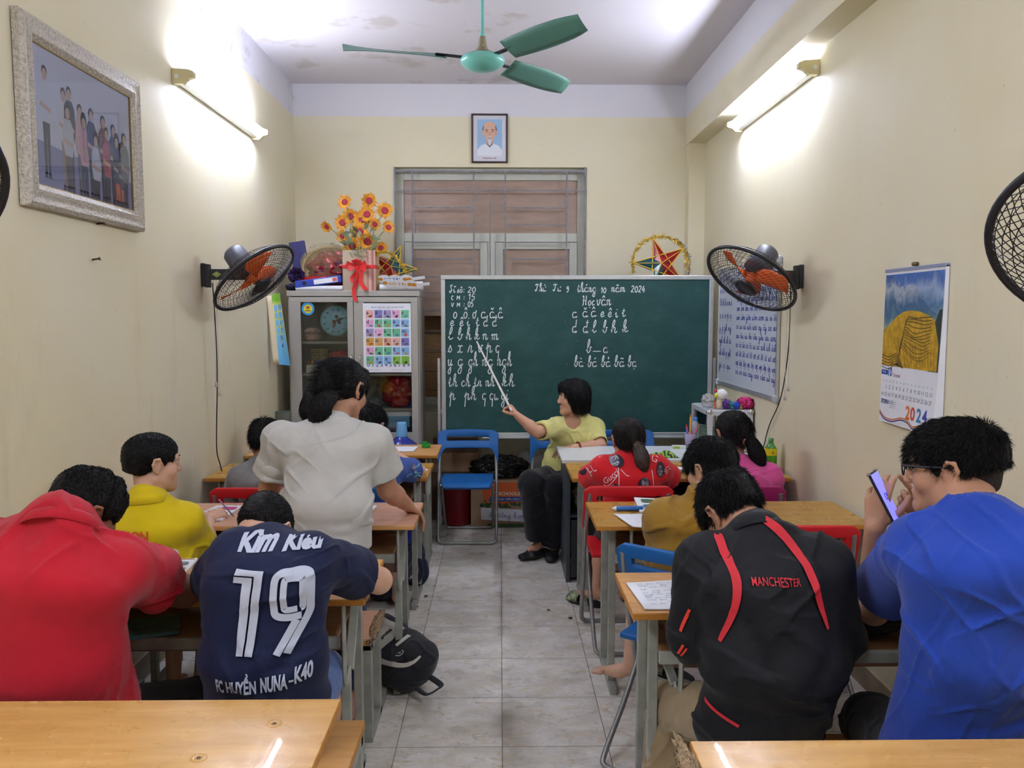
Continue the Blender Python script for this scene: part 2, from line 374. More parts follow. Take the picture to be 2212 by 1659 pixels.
struct(MB().b2((XR, YR - T, 0), (XR + T, YB + .4, ZC)).build('wall_right', WALL))
struct(MB().b2((XL - T, YR - T, 0), (XR + T, YR, ZC)).build('wall_rear', WALL))
# far wall with the window opening
WX0, WX1, WZ0, WZ1 = -.83, .685, .84, 2.785
w = MB(); w.b2((XL - T, YB, 0), (WX0, YB + .16, ZC)); w.b2((WX1, YB, 0), (XR + T, YB + .16, ZC))
w.b2((WX0, YB, 0), (WX1, YB + .16, WZ0)); w.b2((WX0, YB, WZ1), (WX1, YB + .16, ZC))
struct(w.build('wall_front', WALL))
struct(MB().b2((1.472, YB - .1, 0), (XR, YB, 2.955)).build('column_front_right', WALL))
struct(MB().b2((1.463, YR, 2.955), (XR, YB, ZC)).build('beam_right', WALL))
SKIRT = mat('skirting_tile', (168, 150, 124), rough=.4, vary=.25, vscale=9)
struct(MB().b2((XL, YR, 0), (XL + .012, YB, .1)).build('baseboard_left', SKIRT))
struct(MB().b2((XR - .012, YR, 0), (XR, YB - .1, .1)).build('baseboard_right', SKIRT))
struct(MB().b2((XL, YB - .012, 0), (1.472, YB, .1)).build('baseboard_front', SKIRT))

# window: cream aluminium frame, smoked panes before a louvred shutter, iron grille
FRM = mat('window_frame_paint', (196, 198, 186), rough=.4, vary=.08, vscale=5)
GRM = mat('grille_iron', (128, 126, 130), rough=.5, metal=.2, vary=.25, vscale=30)
wy = YB + .07
def rail(mb, x0, x1, z0, z1, y=wy, d=.05): mb.b2((x0, y, z0), (x1, y + d, z1))
win = thing('window_1', 'wide cream framed window with smoked panes behind an iron grille', 'window', (0, YB, WZ0)); win['kind'] = 'structure'; del win['category']; del win['label']
m = MB()
fx0, fx1 = WX0 + .065, WX1 - .065
rail(m, fx0, fx1, 2.695, 2.785); rail(m, WX0, fx0, WZ0, 2.785); rail(m, fx1, WX1, WZ0, 2.785)
rail(m, fx0, fx1, 2.21, 2.28); rail(m, fx0, fx1, WZ0, WZ0 + .06)
rail(m, -.10, -.035, WZ0 + .06, 2.21, wy - .005)
m.build('window_frame', FRM, win, bevel=.004, world=True)
PANE = mat('film_pane', (164, 140, 126), rough=.14, spec=.6, vary=.12, vscale=6, stretch=(1, 1, 5))
for (x0, x1, nm) in ((WX0 + .068, -.10, 'casement'), (-.035, WX1 - .068, 'casement')):
    m = MB(); y = wy - .02
    for a, b, c, d in ((x0 + .06, x1 - .06, 2.15, 2.205), (x0 + .06, x1 - .06, WZ0 + .06, WZ0 + .12), (x0, x0 + .06, WZ0 + .06, 2.205), (x1 - .06, x1, WZ0 + .06, 2.205)): rail(m, a, b, c, d, y, .045)
    k = m.build(nm, FRM, win, bevel=.004, world=True)
    MB().b2((x0 + .055, y + .02, 1.62 if x0 < -.5 else WZ0 + .11), (x1 - .055, y + .025, 2.155)).build('pane', PANE, k, world=True)
MB().b2((WX0 + .06, wy + .02, 2.275), (WX1 - .06, wy + .025, 2.7)).build('pane', PANE, win, world=True)
SH = mat('shutter_board', (190, 150, 104), rough=.7, vary=.18, vscale=20, stretch=(1, 1, 6))
m = MB(); m.b2((WX0 - .05, YB + .3, WZ0 - .05), (WX1 + .05, YB + .33, WZ1 + .05))
z = WZ0
while z < WZ1:
    m.box((0, YB + .27, z + .08), (WX1 - WX0 + .1, .012, .155), np.array(Matrix.Rotation(.18, 3, 'X'))); z += .158
struct(m.build('shutter', SH))
struct(MB().b2((WX0 - .3, YB + .33, WZ0 - .3), (WX1 + .3, YB + .36, WZ1 + .3)).build('wall_outer', mat('outside_dark', (70, 60, 54), rough=.9)))
m = MB(); gy = YB - .004
def bar(x0, z0, x1, z1, t=.009): m.beam((x0, gy, z0), (x1, gy, z1), t, t, (0, 1, 0))
bar(WX0 + .005, WZ0, WX0 + .005, WZ1, .014); bar(WX1 - .012, WZ0, WX1 - .012, WZ1, .014); bar(WX0, 2.752, WX1, 2.752, .016)
gxs = [-.69, -.206, .043, .528]
for x in gxs: bar(x, 1.0, x, 2.75, .012)
bar(WX0, 2.605, WX1, 2.605); bar(-.078, 2.605, -.078, 1.93)
for z in (2.47, 2.34, 2.2, 2.07): bar(gxs[0], z, gxs[1], z); bar(gxs[2], z, gxs[3], z)
bar(WX0, 1.93, WX1, 1.93)
for z in (1.8, 1.66, 1.5, 1.35, 1.2): bar(gxs[0], z, gxs[1], z); bar(gxs[2], z, gxs[3], z)
m.build('window_grille', GRM, win, world=True)

# tube lights on the side walls
CREAM = mat('cream_plastic', (206, 196, 150), rough=.4); WHM = mat('white_enamel', (222, 224, 226), rough=.35)
GLOW = mat('tube_glow', (255, 255, 255), emit=(220, 228, 255), estr=TUBE_POWER)
GLOW2 = mat('rear_tube_glow', (255, 255, 255), emit=(222, 230, 255), estr=TUBE_POWER * 1.7)
def tube_light(side, y0, z, label):
    wx = XR if side > 0 else XL; s = -side; L = 1.27
    t = thing('tube_light', label, 'light', (wx, y0, z), 'fluorescent tube fittings')
    bx = lambda x0, x1, ya, yb, z0, z1, M: M.b2((min(wx + s * x0, wx + s * x1), ya, z0), (max(wx + s * x0, wx + s * x1), yb, z1))
    MB_ = MB(); bx(.002, .045, y0, y0 + L, z - .022, z + .022, MB_); MB_.build('housing', WHM, t, bevel=.006, world=True)
    for ya, o in ((y0 - .025, 1), (y0 + L - .01, -1)):
        q = MB(); pr = [(0, -.035), (.05, -.035), (.075, -.012), (.105, -.004), (.105, .024), (.08, .034), (0, .04)]
        q.prism([(p[0] * s, p[1]) for p in pr], (wx + s * .002, ya, z), (1, 0, 0), (0, 0, 1), -.035)
        k = q.build('end_cap', CREAM, t, bevel=.004, world=True)
        MB().cyl((wx + s * .025, ya - .002, z), (wx + s * .025, ya + .01, z), .011, n=14).build('starter_button', WHM, k, world=True)
    MB().cyl((wx + s * .088, y0 + .01, z + .008), (wx + s * .088, y0 + L - .01, z + .008), .013, n=12, caps=False).build('tube', GLOW if y0 > 2 else GLOW2, t, world=True)
for (sd, y0, z), lb in zip(TUBES, ['long lit fluorescent tube on the left wall between picture frame and cabinet corner', 'long lit fluorescent tube on the right wall under the beam',
                                   'fluorescent tube on the left wall at the rear of the room', 'fluorescent tube on the right wall at the rear of the room']):
    tube_light(sd, y0, z, lb)
# ------------------------------------------------------------------ shared shapes and materials
def wood(name, a, b, rough=.35, coat=.0):
    m = mat(name, a, rough=rough, coat=coat, spec=.5); n = NT(m)
    p = n.vec(n.m('MULTIPLY', n.x, 1.6), n.m('MULTIPLY', n.y, 16), n.m('MULTIPLY', n.z, 16))
    c = n.mix(n.ramp(n.noise(2.2, p, detail=6, rough=.6, dist=.4), [(.3, 0.), (.7, 1.)]), a, b)
    wear = n.ramp(n.noise(5, detail=6, rough=.7), [(.6, 0.), (.72, .07)])
    c = n.mix(wear, c, tuple(int(v * .72) for v in b))
    n.base(c); n.rough(n.ramp(n.noise(9, detail=4), [(.3, max(rough - .1, .05)), (.75, rough + .12)])); n.bump(n.noise(30, p, detail=2), .05, .003)
    return m
W_OCHRE = wood('wood_ochre', (186, 143, 62), (160, 116, 44), .3)
W_YEL = wood('wood_varnished_yellow', (202, 158, 92), (178, 132, 66), .28, .15)
W_TAN = wood('wood_tan', (208, 158, 98), (186, 134, 76), .4)
W_PINK = wood('wood_rosy_tan', (206, 160, 132), (188, 138, 110), .4)
W_EDGE = wood('wood_edge_ochre', (190, 130, 48), (160, 104, 34), .45)
W_BROWN = wood('wood_shelf_brown', (150, 108, 66), (122, 84, 50), .5)
W_PANEL = wood('wood_panel_rose', (150, 112, 94), (128, 92, 76), .5)
W_RAW = mat('raw_chipboard', (150, 125, 92), rough=.9, vary=.4, vscale=90, bump=.8, bscale=120)
STEEL = mat('desk_steel', (158, 160, 150), rough=.45, metal=.15, vary=.22, vscale=14)
TUBE = mat('chair_tube_steel', (150, 150, 146), rough=.35, metal=.55, vary=.15, vscale=20)
BLACK = mat('black_plastic', (26, 26, 30), rough=.45)
WHITE = mat('white_paint', (226, 226, 224), rough=.4)
PAPER = mat('white_paper', (228, 230, 236), rough=.7, vary=.05, vscale=3)
INKB = mat('blue_ink', (66, 84, 168), rough=.6); INKV = mat('violet_ink', (150, 148, 196), rough=.7); INKK = mat('dark_ink', (70, 70, 96), rough=.7)
LINEC = mat('ruled_line', (190, 196, 220), rough=.7)

_noise_tab = np.random.default_rng(3).random((64, 64, 64)).astype(np.float32)
def vnoise(P):
    P = np.asarray(P, np.float32); i = np.floor(P).astype(int); f = P - i; f = f * f * (3 - 2 * f); i &= 63; j = (i + 1) & 63
    g = lambda a, b, c: _noise_tab[a, b, c]
    x0, y0, z0 = i.T; x1, y1, z1 = j.T; fx, fy, fz = f.T
    a = g(x0, y0, z0) * (1 - fx) + g(x1, y0, z0) * fx; b = g(x0, y1, z0) * (1 - fx) + g(x1, y1, z0) * fx
    c = g(x0, y0, z1) * (1 - fx) + g(x1, y0, z1) * fx; d = g(x0, y1, z1) * (1 - fx) + g(x1, y1, z1) * fx
    return ((a * (1 - fy) + b * fy) * (1 - fz) + (c * (1 - fy) + d * fy) * fz) * 2 - 1
def fbm(P, o=3):
    s = 0; a = 1
    for k in range(o): s = s + a * vnoise(np.asarray(P) * 2 ** k + 17 * k); a *= .5
    return s
def ridged(P, o=3):
    s = 0; a = 1
    for k in range(o): s = s + a * (1 - 2 * np.abs(vnoise(np.asarray(P) * 2 ** k + 31 * k))); a *= .5
    return s
def lump(c, r, amp=.15, fr=3, n=48, m=32, seed=0, flat=True, pw=1):
    """a crumpled closed form: plastic bag, cloth, stuffed thing"""
    c = V(c); r = V(r); th = np.linspace(0, PI, m + 1)[:, None]; ph = np.linspace(0, 2 * PI, n, endpoint=False)[None]
    D = np.stack([np.sin(th) * np.cos(ph), np.sin(th) * np.sin(ph), np.cos(th) + 0 * ph], -1)
    S = np.sign(D) * np.abs(D) ** pw
    k = 1 + amp * ridged((D * fr + seed).reshape(-1, 3), 3).reshape(m + 1, n)
    P = c + S * r * k[..., None]
    if flat: P[..., 2] = np.maximum(P[..., 2], c[2] - r[2])
    b = MB(); b.grid(np.transpose(P, (1, 0, 2)), True, close_u=True); return b
def sheet(mb, pts, nu=12, nv=8, amp=0, curl=0, th=.0015, seed=0):
    """a slightly wavy paper sheet over 4 corner points (a,b,c,d in order)"""
    a, b, c, d = [V(p) for p in pts]
    P = np.zeros((nu + 1, nv + 1, 3))
    for i in range(nu + 1):
        for j in range(nv + 1):
            u, v = i / nu, j / nv; P[i, j] = (a * (1 - u) + b * u) * (1 - v) + (d * (1 - u) + c * u) * v
            P[i, j, 2] += amp * abs(math.sin(u * 3.1 + seed)) * (.4 + .6 * v) + curl * (max(0, u - .6) ** 2 + max(0, .35 - u) ** 2)
    mb.grid(P, True); Q = P.copy(); Q[..., 2] -= th; mb.grid(Q[:, ::-1], True)
    for E in (P[0], P[-1], P[:, 0], P[:, -1]):
        mb.grid(np.stack([E, E - (0, 0, th)]), False)
    return P

# ------------------------------------------------------------------ school desks (top, shelf, panel, steel end frames)
def desk(label, x0, x1, y0, y1, top, edge, aisle, group='school desks'):
    """aisle: -1 the aisle is at x1 (left column), +1 the aisle is at x0"""
    z = .75; th = .022
    t = thing('school_desk', label, 'desk', ((x0 + x1) / 2, (y0 + y1) / 2, 0), group)
    m = MB(); m.b2((x0, y0, z - th), (x1, y1, z - .0015)); m.build('edge_board', edge, t, bevel=.004, world=True)
    m = MB(); m.b2((x0 + .002, y0 + .002, z - .004), (x1 - .002, y1 - .002, z)); m.build('tabletop', top, t, bevel=.0015, world=True)
    m = MB(); m.b2((x0 + .1, y0 + .05, .595), (x1 - .1, y1 - .03, .61)); m.build('shelf', W_BROWN, t, world=True)
    m = MB(); m.b2((x0 + .09, y0 + .04, .575), (x1 - .09, y0 + .058, .612)); m.b2((x0 + .09, y1 - .045, .575), (x1 - .09, y1 - .02, .60)); m.build('rail', STEEL, t, bevel=.002, world=True)
    m = MB(); m.b2((x0 + .11, y1 - .02, .42), (x1 - .11, y1 - .005, .70)); m.build('back_panel', W_PANEL, t, world=True)
    for s, xe in ((1, x0), (-1, x1)):
        xp = xe + s * .085
        f = MB(); w = .03
        f.b2((xp - w / 2, y1 - .085, 0), (xp + w / 2, y1 - .055, z - th))            # far post
        f.b2((xp - w / 2, y0 + .06, z - th - .02), (xp + w / 2, y1 - .05, z - th))   # top bearer
        f.b2((xp - w / 2, y0 + .03, 0), (xp + w / 2, y1 - .02, .03))                 # floor rail
        f.b2((xp - w / 2, y0 + .11, .03), (xp + w / 2, y0 + .14, .475 if aisle < 0 else z - th))    # near post
        xb = xp - s * .012 if aisle < 0 else xp + s * .07
        pts = catmull([(xb, y0 + .035, z - th), (xb, y0 + .035, .54), (xb, y0 + .045, .475), (xb, y0 + .085, .455), (xb, y0 + .12, .48)], 5)
        f.loft(pts, .017, 8, flat=.45)
        f.beam((xb, y0 + .115, .475), (xp, y1 - .075, z - th - .03), .03, .012)
        f.build('end_frame', STEEL, t, bevel=.0025, world=True)
    return t
def bench(label, x0, x1, y0, y1, top, edge):
    z = .42; t = thing('school_bench', label, 'bench', ((x0 + x1) / 2, (y0 + y1) / 2, 0), 'school benches')
    m = MB(); m.b2((x0, y0, z - .028), (x1, y1, z - .002)); m.build('edge_board', edge, t, bevel=.004, world=True)
    m = MB(); m.b2((x0 + .002, y0 + .002, z - .006), (x1 - .002, y1 - .002, z)); m.build('seat', top, t, bevel=.0015, world=True)
    for xp in (x0 + .02, x1 - .02):
        f = MB(); w = .036
        for yy in (y0 + .03, y1 - .06): f.b2((xp - w / 2, yy, 0), (xp + w / 2, yy + .036, z - .028))
        f.b2((xp - w / 2, y0 + .03, z - .06), (xp + w / 2, y1 - .03, z - .028)); f.b2((xp - w / 2, y0 + .066, 0), (xp + w / 2, y1 + .22, .034))
        f.build('leg_frame', STEEL, t, bevel=.003, world=True)
    return t
desk('glossy yellow varnished desk in the left foreground with worn edge and screw dents', -1.6, -.365, 1.38, 1.815, W_YEL, W_EDGE, -1)
desk('tan desk the dark blue shirt boy and the red shirt man write on', -1.6, -.42, 2.47, 2.89, W_TAN, W_EDGE, -1)
desk('rosy tan desk the standing grey shirt woman leans on', -1.6, -.36, 3.365, 3.785, W_PINK, W_TAN, -1)
desk('ochre desk in front of the red chair by the left wall', -1.6, -.395, 4.375, 4.81, W_OCHRE, W_EDGE, -1)
desk('tan desk nearest the grey cabinet with papers and a green block', -1.6, -.395, 5.085, 5.505, W_TAN, W_EDGE, -1)
desk('glossy yellow desk in the right foreground with broken left edge', .39, 1.585, 1.18, 1.617, W_YEL, W_EDGE, 1)
desk('tan desk the black jacket boy bends over, with open notebooks', .39, 1.585, 2.34, 2.725, W_TAN, W_EDGE, 1)
desk('ochre desk in front of the mustard sweater boy with marker and booklet', .4, 1.57, 3.345, 3.785, W_OCHRE, W_EDGE, 1)
desk('ochre desk pushed against the white teacher table', .388, 1.578, 4.335, 4.815, W_OCHRE, W_EDGE, 1)
# broken chipboard end of the right foreground desk, varnish dents on the left one
dr0 = [o for o in C.objects if o.get('label', '').startswith('glossy yellow desk in the right')][0]
dl0 = [o for o in C.objects if o.get('label', '').startswith('glossy yellow varnished desk')][0]
lump((.372, 1.46, .739), (.018, .155, .012), .3, 5, flat=False).build('chipped_edge', W_RAW, dr0, world=True)
SCREW = mat('screw_head', (70, 60, 52), rough=.4, metal=.6)
for x, y in ((-.487, 1.70), (-.60, 1.565)):
    m = MB(); m.lathe([(.0, -.001), (.006, .0), (.009, .0012), (.013, .0014), (.017, .0003)], (x, y, .75), n=20)
    k = m.build('dent', W_YEL, dl0, world=True); 
    MB().lathe([(0, .0016), (.0045, .0015)], (x, y, .75), n=12).build('screw', SCREW, k, world=True)
m = MB(); m.lathe([(.0, -.001), (.006, .0), (.009, .0012), (.013, .0014), (.016, .0003)], (.545, 1.50, .75), n=20); k = m.build('dent', W_YEL, dr0, world=True)
MB().lathe([(0, .0016), (.0045, .0015)], (.545, 1.50, .75), n=12).build('screw', SCREW, k, world=True)
bench('tan wooden bench behind the left foreground desk', -1.6, -.405, 2.09, 2.36, W_TAN, W_EDGE)
b2 = bench('rosy bench with a broken chipboard end before the standing woman', -1.6, -.485, 2.97, 3.27, W_PINK, W_TAN)
lump((-.487, 3.12, .412), (.016, .13, .012), .35, 6, flat=False).build('broken_end', W_RAW, b2, world=True)
bench('tan bench under the black jacket boy and blue shirt man', .62, 1.59, 2.02, 2.26, W_TAN, W_EDGE)

# ------------------------------------------------------------------ folding chairs
def plastic(name, c): return mat(name, c, rough=.42, spec=.45, vary=.06, vscale=40, bump=.03, bscale=300)
P_BLUE = plastic('blue_chair_plastic', (24, 92, 158)); P_RED = plastic('red_chair_plastic', (196, 24, 34)); P_MAG = plastic('magenta_chair_plastic', (150, 28, 92))
def rect_tube(mb, pts, r, closed=False):
    mb.loft(catmull(pts, 5), r, 10)
def folding_chair(label, plast, slot=True):
    t = thing('folding_chair', label, 'chair', (0, 0, 0), 'folding chairs')
    hw = .207
    f = MB(); top = .75
    def yz(z): return .25 * (1 - z / top)
    pts = [(-hw * .93, yz(top), top), (-hw, yz(.55), .55), (-hw, yz(.3), .3), (-hw, yz(.06), .06), (-hw + .012, yz(.02), .02), (-hw + .05, .25, .0115), (0, .25, .0115),
           (hw - .05, .25, .0115), (hw - .012, yz(.02), .02), (hw, yz(.06), .06), (hw, yz(.3), .3), (hw, yz(.55), .55), (hw * .93, yz(top), top)]
    f.loft(catmull(pts, 4), .0115, 10); f.build('front_frame', TUBE, t)
    f = MB(); iw = hw - .026
    a = [(-iw, .22, .425), (-iw, .02, .2), (-iw, -.145, .05), (-iw + .01, -.175, .018), (-iw + .05, -.18, .0115), (0, -.18, .0115), (iw - .05, -.18, .0115), (iw - .01, -.175, .018), (iw, -.145, .05), (iw, .02, .2), (iw, .22, .425)]
    f.loft(catmull(a, 4), .0105, 10); f.cyl((-hw - .006, .105, .43), (hw + .006, .105, .43), .006, n=8); f.build('rear_frame', TUBE, t)
    # seat: dished plate with a turned-down lip
    nu, nv = 15, 12; P = np.zeros((nu, nv, 3))
    for i in range(nu):
        for j in range(nv):
            u = 2 * i / (nu - 1) - 1; v = j / (nv - 1); wd = (.186 - .022 * max(0, v - .6) ** 2 / .16)
            P[i, j] = (u * wd, -.035 + .375 * v, .447 - .010 * (1 - u * u) * (1 - (2 * v - 1) ** 2) - (.03 * max(0, v - .88) / .12 if v > .88 else 0) + .006 * v)
    s = MB(); s.grid(P); s.build('seat', plast, t, solid=.022, bevel=.006)
    # backrest: arched plastic with a hand slot
    b = MB(); N = 41; zt = .79; H = .155
    def row(zf, lo=False):
        out = []
        for k in range(N):
            u = 2 * k / (N - 1) - 1; x = u * .222; out.append((x, zf(u)))
        return out
    topz = lambda u: zt - .022 * max(0, abs(u) - .86) / .14 * abs(u) - .006 * u * u
    botz = lambda u: (zt - .135) if abs(u) < .72 else (zt - .135) - .1 * ((abs(u) - .72) / .28) ** 1.6
    bend = lambda x, z: yz(min(z, top)) + .012 - .028 * (1 - (x / .22) ** 2) + .0
    rows = [row(topz), row(lambda u: topz(u) - .012)]
    if slot:
        s0 = lambda u: zt - .052; s1 = lambda u: zt - .082
        R = [row(topz), row(s0), row(s1), row(botz)]
        for a_, b_, hole in ((0, 1, 0), (1, 2, 1), (2, 3, 0)):
            for k in range(N - 1):
                u = 2 * (k + .5) / (N - 1) - 1
                if hole and abs(u) < .7: continue
                q = [R[a_][k], R[a_][k + 1], R[b_][k + 1], R[b_][k]]
                b.put([(x, bend(x, z), z) for x, z in q], [[0, 1, 2, 3]], True)
    else:
        R = [row(topz), row(lambda u: (topz(u) + botz(u)) / 2), row(botz)]
        for a_, b_ in ((0, 1), (1, 2)):
            for k in range(N - 1):
                q = [R[a_][k], R[a_][k + 1], R[b_][k + 1], R[b_][k]]; b.put([(x, bend(x, z), z) for x, z in q], [[0, 1, 2, 3]], True)
    o = b.build('backrest', plast, t)
    w = o.modifiers.new('weld', 'WELD'); w.merge_threshold = .0004
    q = o.modifiers.new('solid', 'SOLIDIFY'); q.thickness = .022; q.offset = 0
    q = o.modifiers.new('bevel', 'BEVEL'); q.width = .005; q.segments = 2; q.limit_method = 'ANGLE'
    f = MB()
    for s_ in (-1, 1): f.ball((s_ * (hw + .006), .105, .43), .008, 8, 6)
    f.build('pivot', TUBE, t)
    return t
cb = folding_chair('empty blue folding chair standing before the chalkboard', P_BLUE); cb.location = (-.235, 5.945, 0); cb.rotation_euler = (0, 0, PI)
dup(cb, (.44, 5.92, 0), PI, 'blue folding chair the pointing teacher sits on')
dup(cb, (.905, 5.93, 0), PI + .04, 'blue folding chair behind the white teacher table')
dup(cb, (-.69, 3.95, 0), 0.02, 'blue folding chair of the boy in the blue patterned shirt')
dup(cb, (.612, 2.85, 0), -.62, 'blue folding chair turned sideways under the mustard sweater boy')
cr = folding_chair('red folding chair of the small grey shirt boy by the left wall', P_RED); cr.location = (-1.2, 3.95, 0)
dup(cr, (.635, 3.96, 0), 0, 'red folding chair of the girl in the red printed shirt')
dup(cr, (1.225, 3.2, 0), -.05, 'empty red folding chair tucked under the ochre desk by the right wall')
cm = folding_chair('magenta chair with a solid back under the pink shirt girl', P_MAG, False); cm.location = (1.19, 3.95, 0)

# ------------------------------------------------------------------ chalkboard
ALU = mat('aluminium_frame', (190, 194, 194), rough=.32, metal=.6, vary=.06, vscale=20)
def board_mat():
    m = mat('chalkboard_green', (30, 70, 66), rough=.5, spec=.35); n = NT(m)
    sm = n.ramp(n.noise(2.4, n.vec(n.m('MULTIPLY', n.x, 1.5), 0, n.m('MULTIPLY', n.z, 2.4)), detail=6, rough=.65), [(.45, 0.), (.8, .5)])
    c = n.mix(sm, (27, 66, 64), (62, 98, 96)); sp = n.ramp(n.noise(70, detail=1), [(.77, 0.), (.8, .7)])
    n.base(n.mix(sp, c, (150, 172, 172))); return m
BX0, BX1, BZ0, BZ1, BY = -.43, 1.562, .727, 1.915, 5.98
cbd = thing('chalkboard', 'large green chalkboard in aluminium frame with white cursive letters', 'chalkboard', (.566, 6.0, 0))
MB().b2((BX0 + .02, BY + .008, BZ0 + .02), (BX1 - .02, BY + .022, BZ1 - .02)).build('writing_surface', board_mat(), cbd, world=True)
m = MB()
for a, b in (((BX0, BZ1 - .032), (BX1, BZ1)), ((BX0, BZ0), (BX1, BZ0 + .034)), ((BX0, BZ0 + .034), (BX0 + .032, BZ1 - .032)), ((BX1 - .032, BZ0 + .034), (BX1, BZ1 - .032))):
    m.b2((a[0], BY, a[1]), (b[0], BY + .03, b[1]))
m.build('frame', ALU, cbd, bevel=.004, world=True)
MB().b2((BX0 + .3, BY - .045, BZ0 - .004), (BX1 - .2, BY, BZ0 + .008)).build('chalk_ledge', ALU, cbd, bevel=.003, world=True)
for xx in (BX0 - .03, BX1 + .008):
    l = MB(); l.b2((xx, BY + .012, .06), (xx + .022, BY + .042, 1.31)); l.b2((xx, 5.78, .05), (xx + .024, 6.32, .075))
    l.b2((xx + .022 if xx < 0 else xx - .03, BY + .014, .9), (xx + .05 if xx < 0 else xx, BY + .03, .93)); l.build('stand_leg', ALU, cbd, bevel=.003, world=True)
    for yy in (5.79, 6.31): MB().lathe([(0, -.012), (.026, -.012), (.026, .012), (0, .012)], (xx + .012, yy, .026), (1, 0, 0), 16).build('caster', BLACK, cbd, world=True)
CHALK = mat('chalk_white', (222, 228, 226), rough=.9, vary=.25, vscale=160)
_cx = lambda px: (px - 1080) / 1765 * 6.06 + .004; _cz = lambda py: 1.917 - (py - 594.5) / 1765 * 6.04
def chalk(s, px0, px1, py, xh=5.2, w=.0062):
    """one chalked word: spans the board from px0 to px1 with its base line at py (board squared up at 290 units to the metre)"""
    m = MB(); write(m, s, (_cx(px0), BY + .008, _cz(py)), (1, 0, 0), (0, 0, 1), xh * 2 / 583, w, width=(px1 - px0) * 2 / 583); m.build('chalk_word', CHALK, cbd, world=True)
random.seed(11)
for s, a, b, y, h in (('Sĩ', 971, 985, 632, 8), ('số:', 988, 1004, 632, 7), ('20', 1010, 1028, 632, 8), ('C M :', 975, 1004, 647, 6), ('15', 1011, 1027, 647, 8), ('V M :', 975, 1004, 662, 6), ('05', 1010, 1023, 662, 8)):
    chalk(s, a, b, y, h, .0052)
for y, h, ws in ((686, 13, (('o', 979, 989), ('ô', 1001, 1011), ('ơ', 1020, 1029), ('a', 1038, 1050), ('ă', 1056, 1069), ('â', 1074, 1086))),
                 (703, 11, (('e', 972, 982), ('ê', 992, 1002), ('i', 1008, 1016), ('t', 1027, 1036), ('d', 1043, 1054), ('đ', 1062, 1073))),
                 (732, 12, (('l', 968, 980), ('b', 988, 1000), ('h', 1006, 1019), ('k', 1024, 1037), ('n', 1041, 1054), ('m', 1060, 1077))),
                 (759, 15, (('s', 968, 978), ('x', 987, 1001), ('r', 1010, 1022), ('v', 1031, 1043), ('p', 1049, 1063), ('q', 1069, 1079))),
                 (788, 14, (('y', 967, 979), ('g', 988, 1001), ('gh', 1011, 1032), ('ng', 1040, 1065), ('ngh', 1072, 1105))),
                 (832, 12, (('th', 968, 989), ('ch', 995, 1016), ('tr', 1023, 1040), ('nh', 1047, 1068), ('kh', 1082, 1111))),
                 (861, 13, (('p', 970, 984), ('ph', 1002, 1029), ('q', 1040, 1050), ('qu', 1056, 1076), ('gi', 1081, 1098)))):
    for s, a, b in ws: chalk(s, a, b, y, h)
for s, a, b, y, h in (('Thứ', 1153, 1177, 629, 8), ('Tư', 1191, 1209, 629, 8), ('9', 1219, 1226, 631, 8), ('tháng', 1243, 1284, 630, 9), ('10', 1293, 1305, 633, 8), ('năm', 1315, 1346, 630, 9), ('2024', 1357, 1388, 631, 9),
                      ('Học', 1253, 1281, 659, 10), ('vân', 1284, 1316, 659, 12), ('a', 1232, 1244, 685, 12), ('ă', 1254, 1267, 684, 12), ('â', 1272, 1285, 683, 12), ('e', 1292, 1302, 684, 11), ('ê', 1308, 1318, 684, 11), ('i', 1324, 1331, 684, 11), ('t', 1338, 1348, 682, 10),
                      ('d', 1232, 1244, 717, 13), ('đ', 1255, 1268, 717, 13), ('l', 1275, 1286, 717, 12), ('b', 1297, 1309, 717, 12), ('h', 1315, 1330, 717, 12), ('k', 1339, 1354, 716, 12),
                      ('b', 1263, 1275, 760, 13), ('_', 1276, 1298, 758, 10), ('a', 1299, 1310, 760, 11), ('bà', 1237, 1258, 790, 11), ('bá', 1266, 1287, 790, 11), ('bả', 1295, 1316, 790, 11), ('bã', 1323, 1346, 790, 11), ('bạ', 1352, 1372, 790, 11)):
    chalk(s, a, b, y, h)

# ------------------------------------------------------------------ steel cabinet with glass doors
CABM = mat('cabinet_grey', (168, 165, 156), rough=.42, metal=.15, vary=.06, vscale=6); CABIN = mat('cabinet_inside', (120, 118, 112), rough=.6)
GLASS = glass('cabinet_glass', (246, 250, 248), .0); CHROME = mat('handle_chrome', (190, 190, 186), rough=.25, metal=.9)
KX0, KX1, KY0, KY1, KZ = -1.517, -.578, 5.88, 6.28, 1.80
kab = thing('display_cabinet', 'grey steel cabinet with two glass doors in the left corner', 'cabinet', ((KX0 + KX1) / 2, 6.08, 0))
m = MB(); t_ = .018
m.b2((KX0, KY0 + .02, 0), (KX0 + t_, KY1, KZ)); m.b2((KX1 - t_, KY0 + .02, 0), (KX1, KY1, KZ)); m.b2((KX0 + t_, KY1 - .015, .04), (KX1 - t_, KY1, KZ - .04))
m.b2((KX0 - .004, KY0, KZ - .04), (KX1 + .004, KY1, KZ)); m.b2((KX0 + t_, KY0 + .02, 0), (KX1 - t_, KY1, .06)); m.build('carcass', CABM, kab, bevel=.003, world=True)
kx = lambda px: (px - 905) / 303.5 - .578
kz = lambda py: 1.799 - (py - 628) / 303.5
SHZ = (.72, .95, 1.206, 1.437)
for z in SHZ: MB().b2((KX0 + .02, KY0 + .035, z - .018), (KX1 - .02, KY1 - .02, z)).build('shelf', CABM, kab, world=True)
mid = (KX0 + KX1) / 2
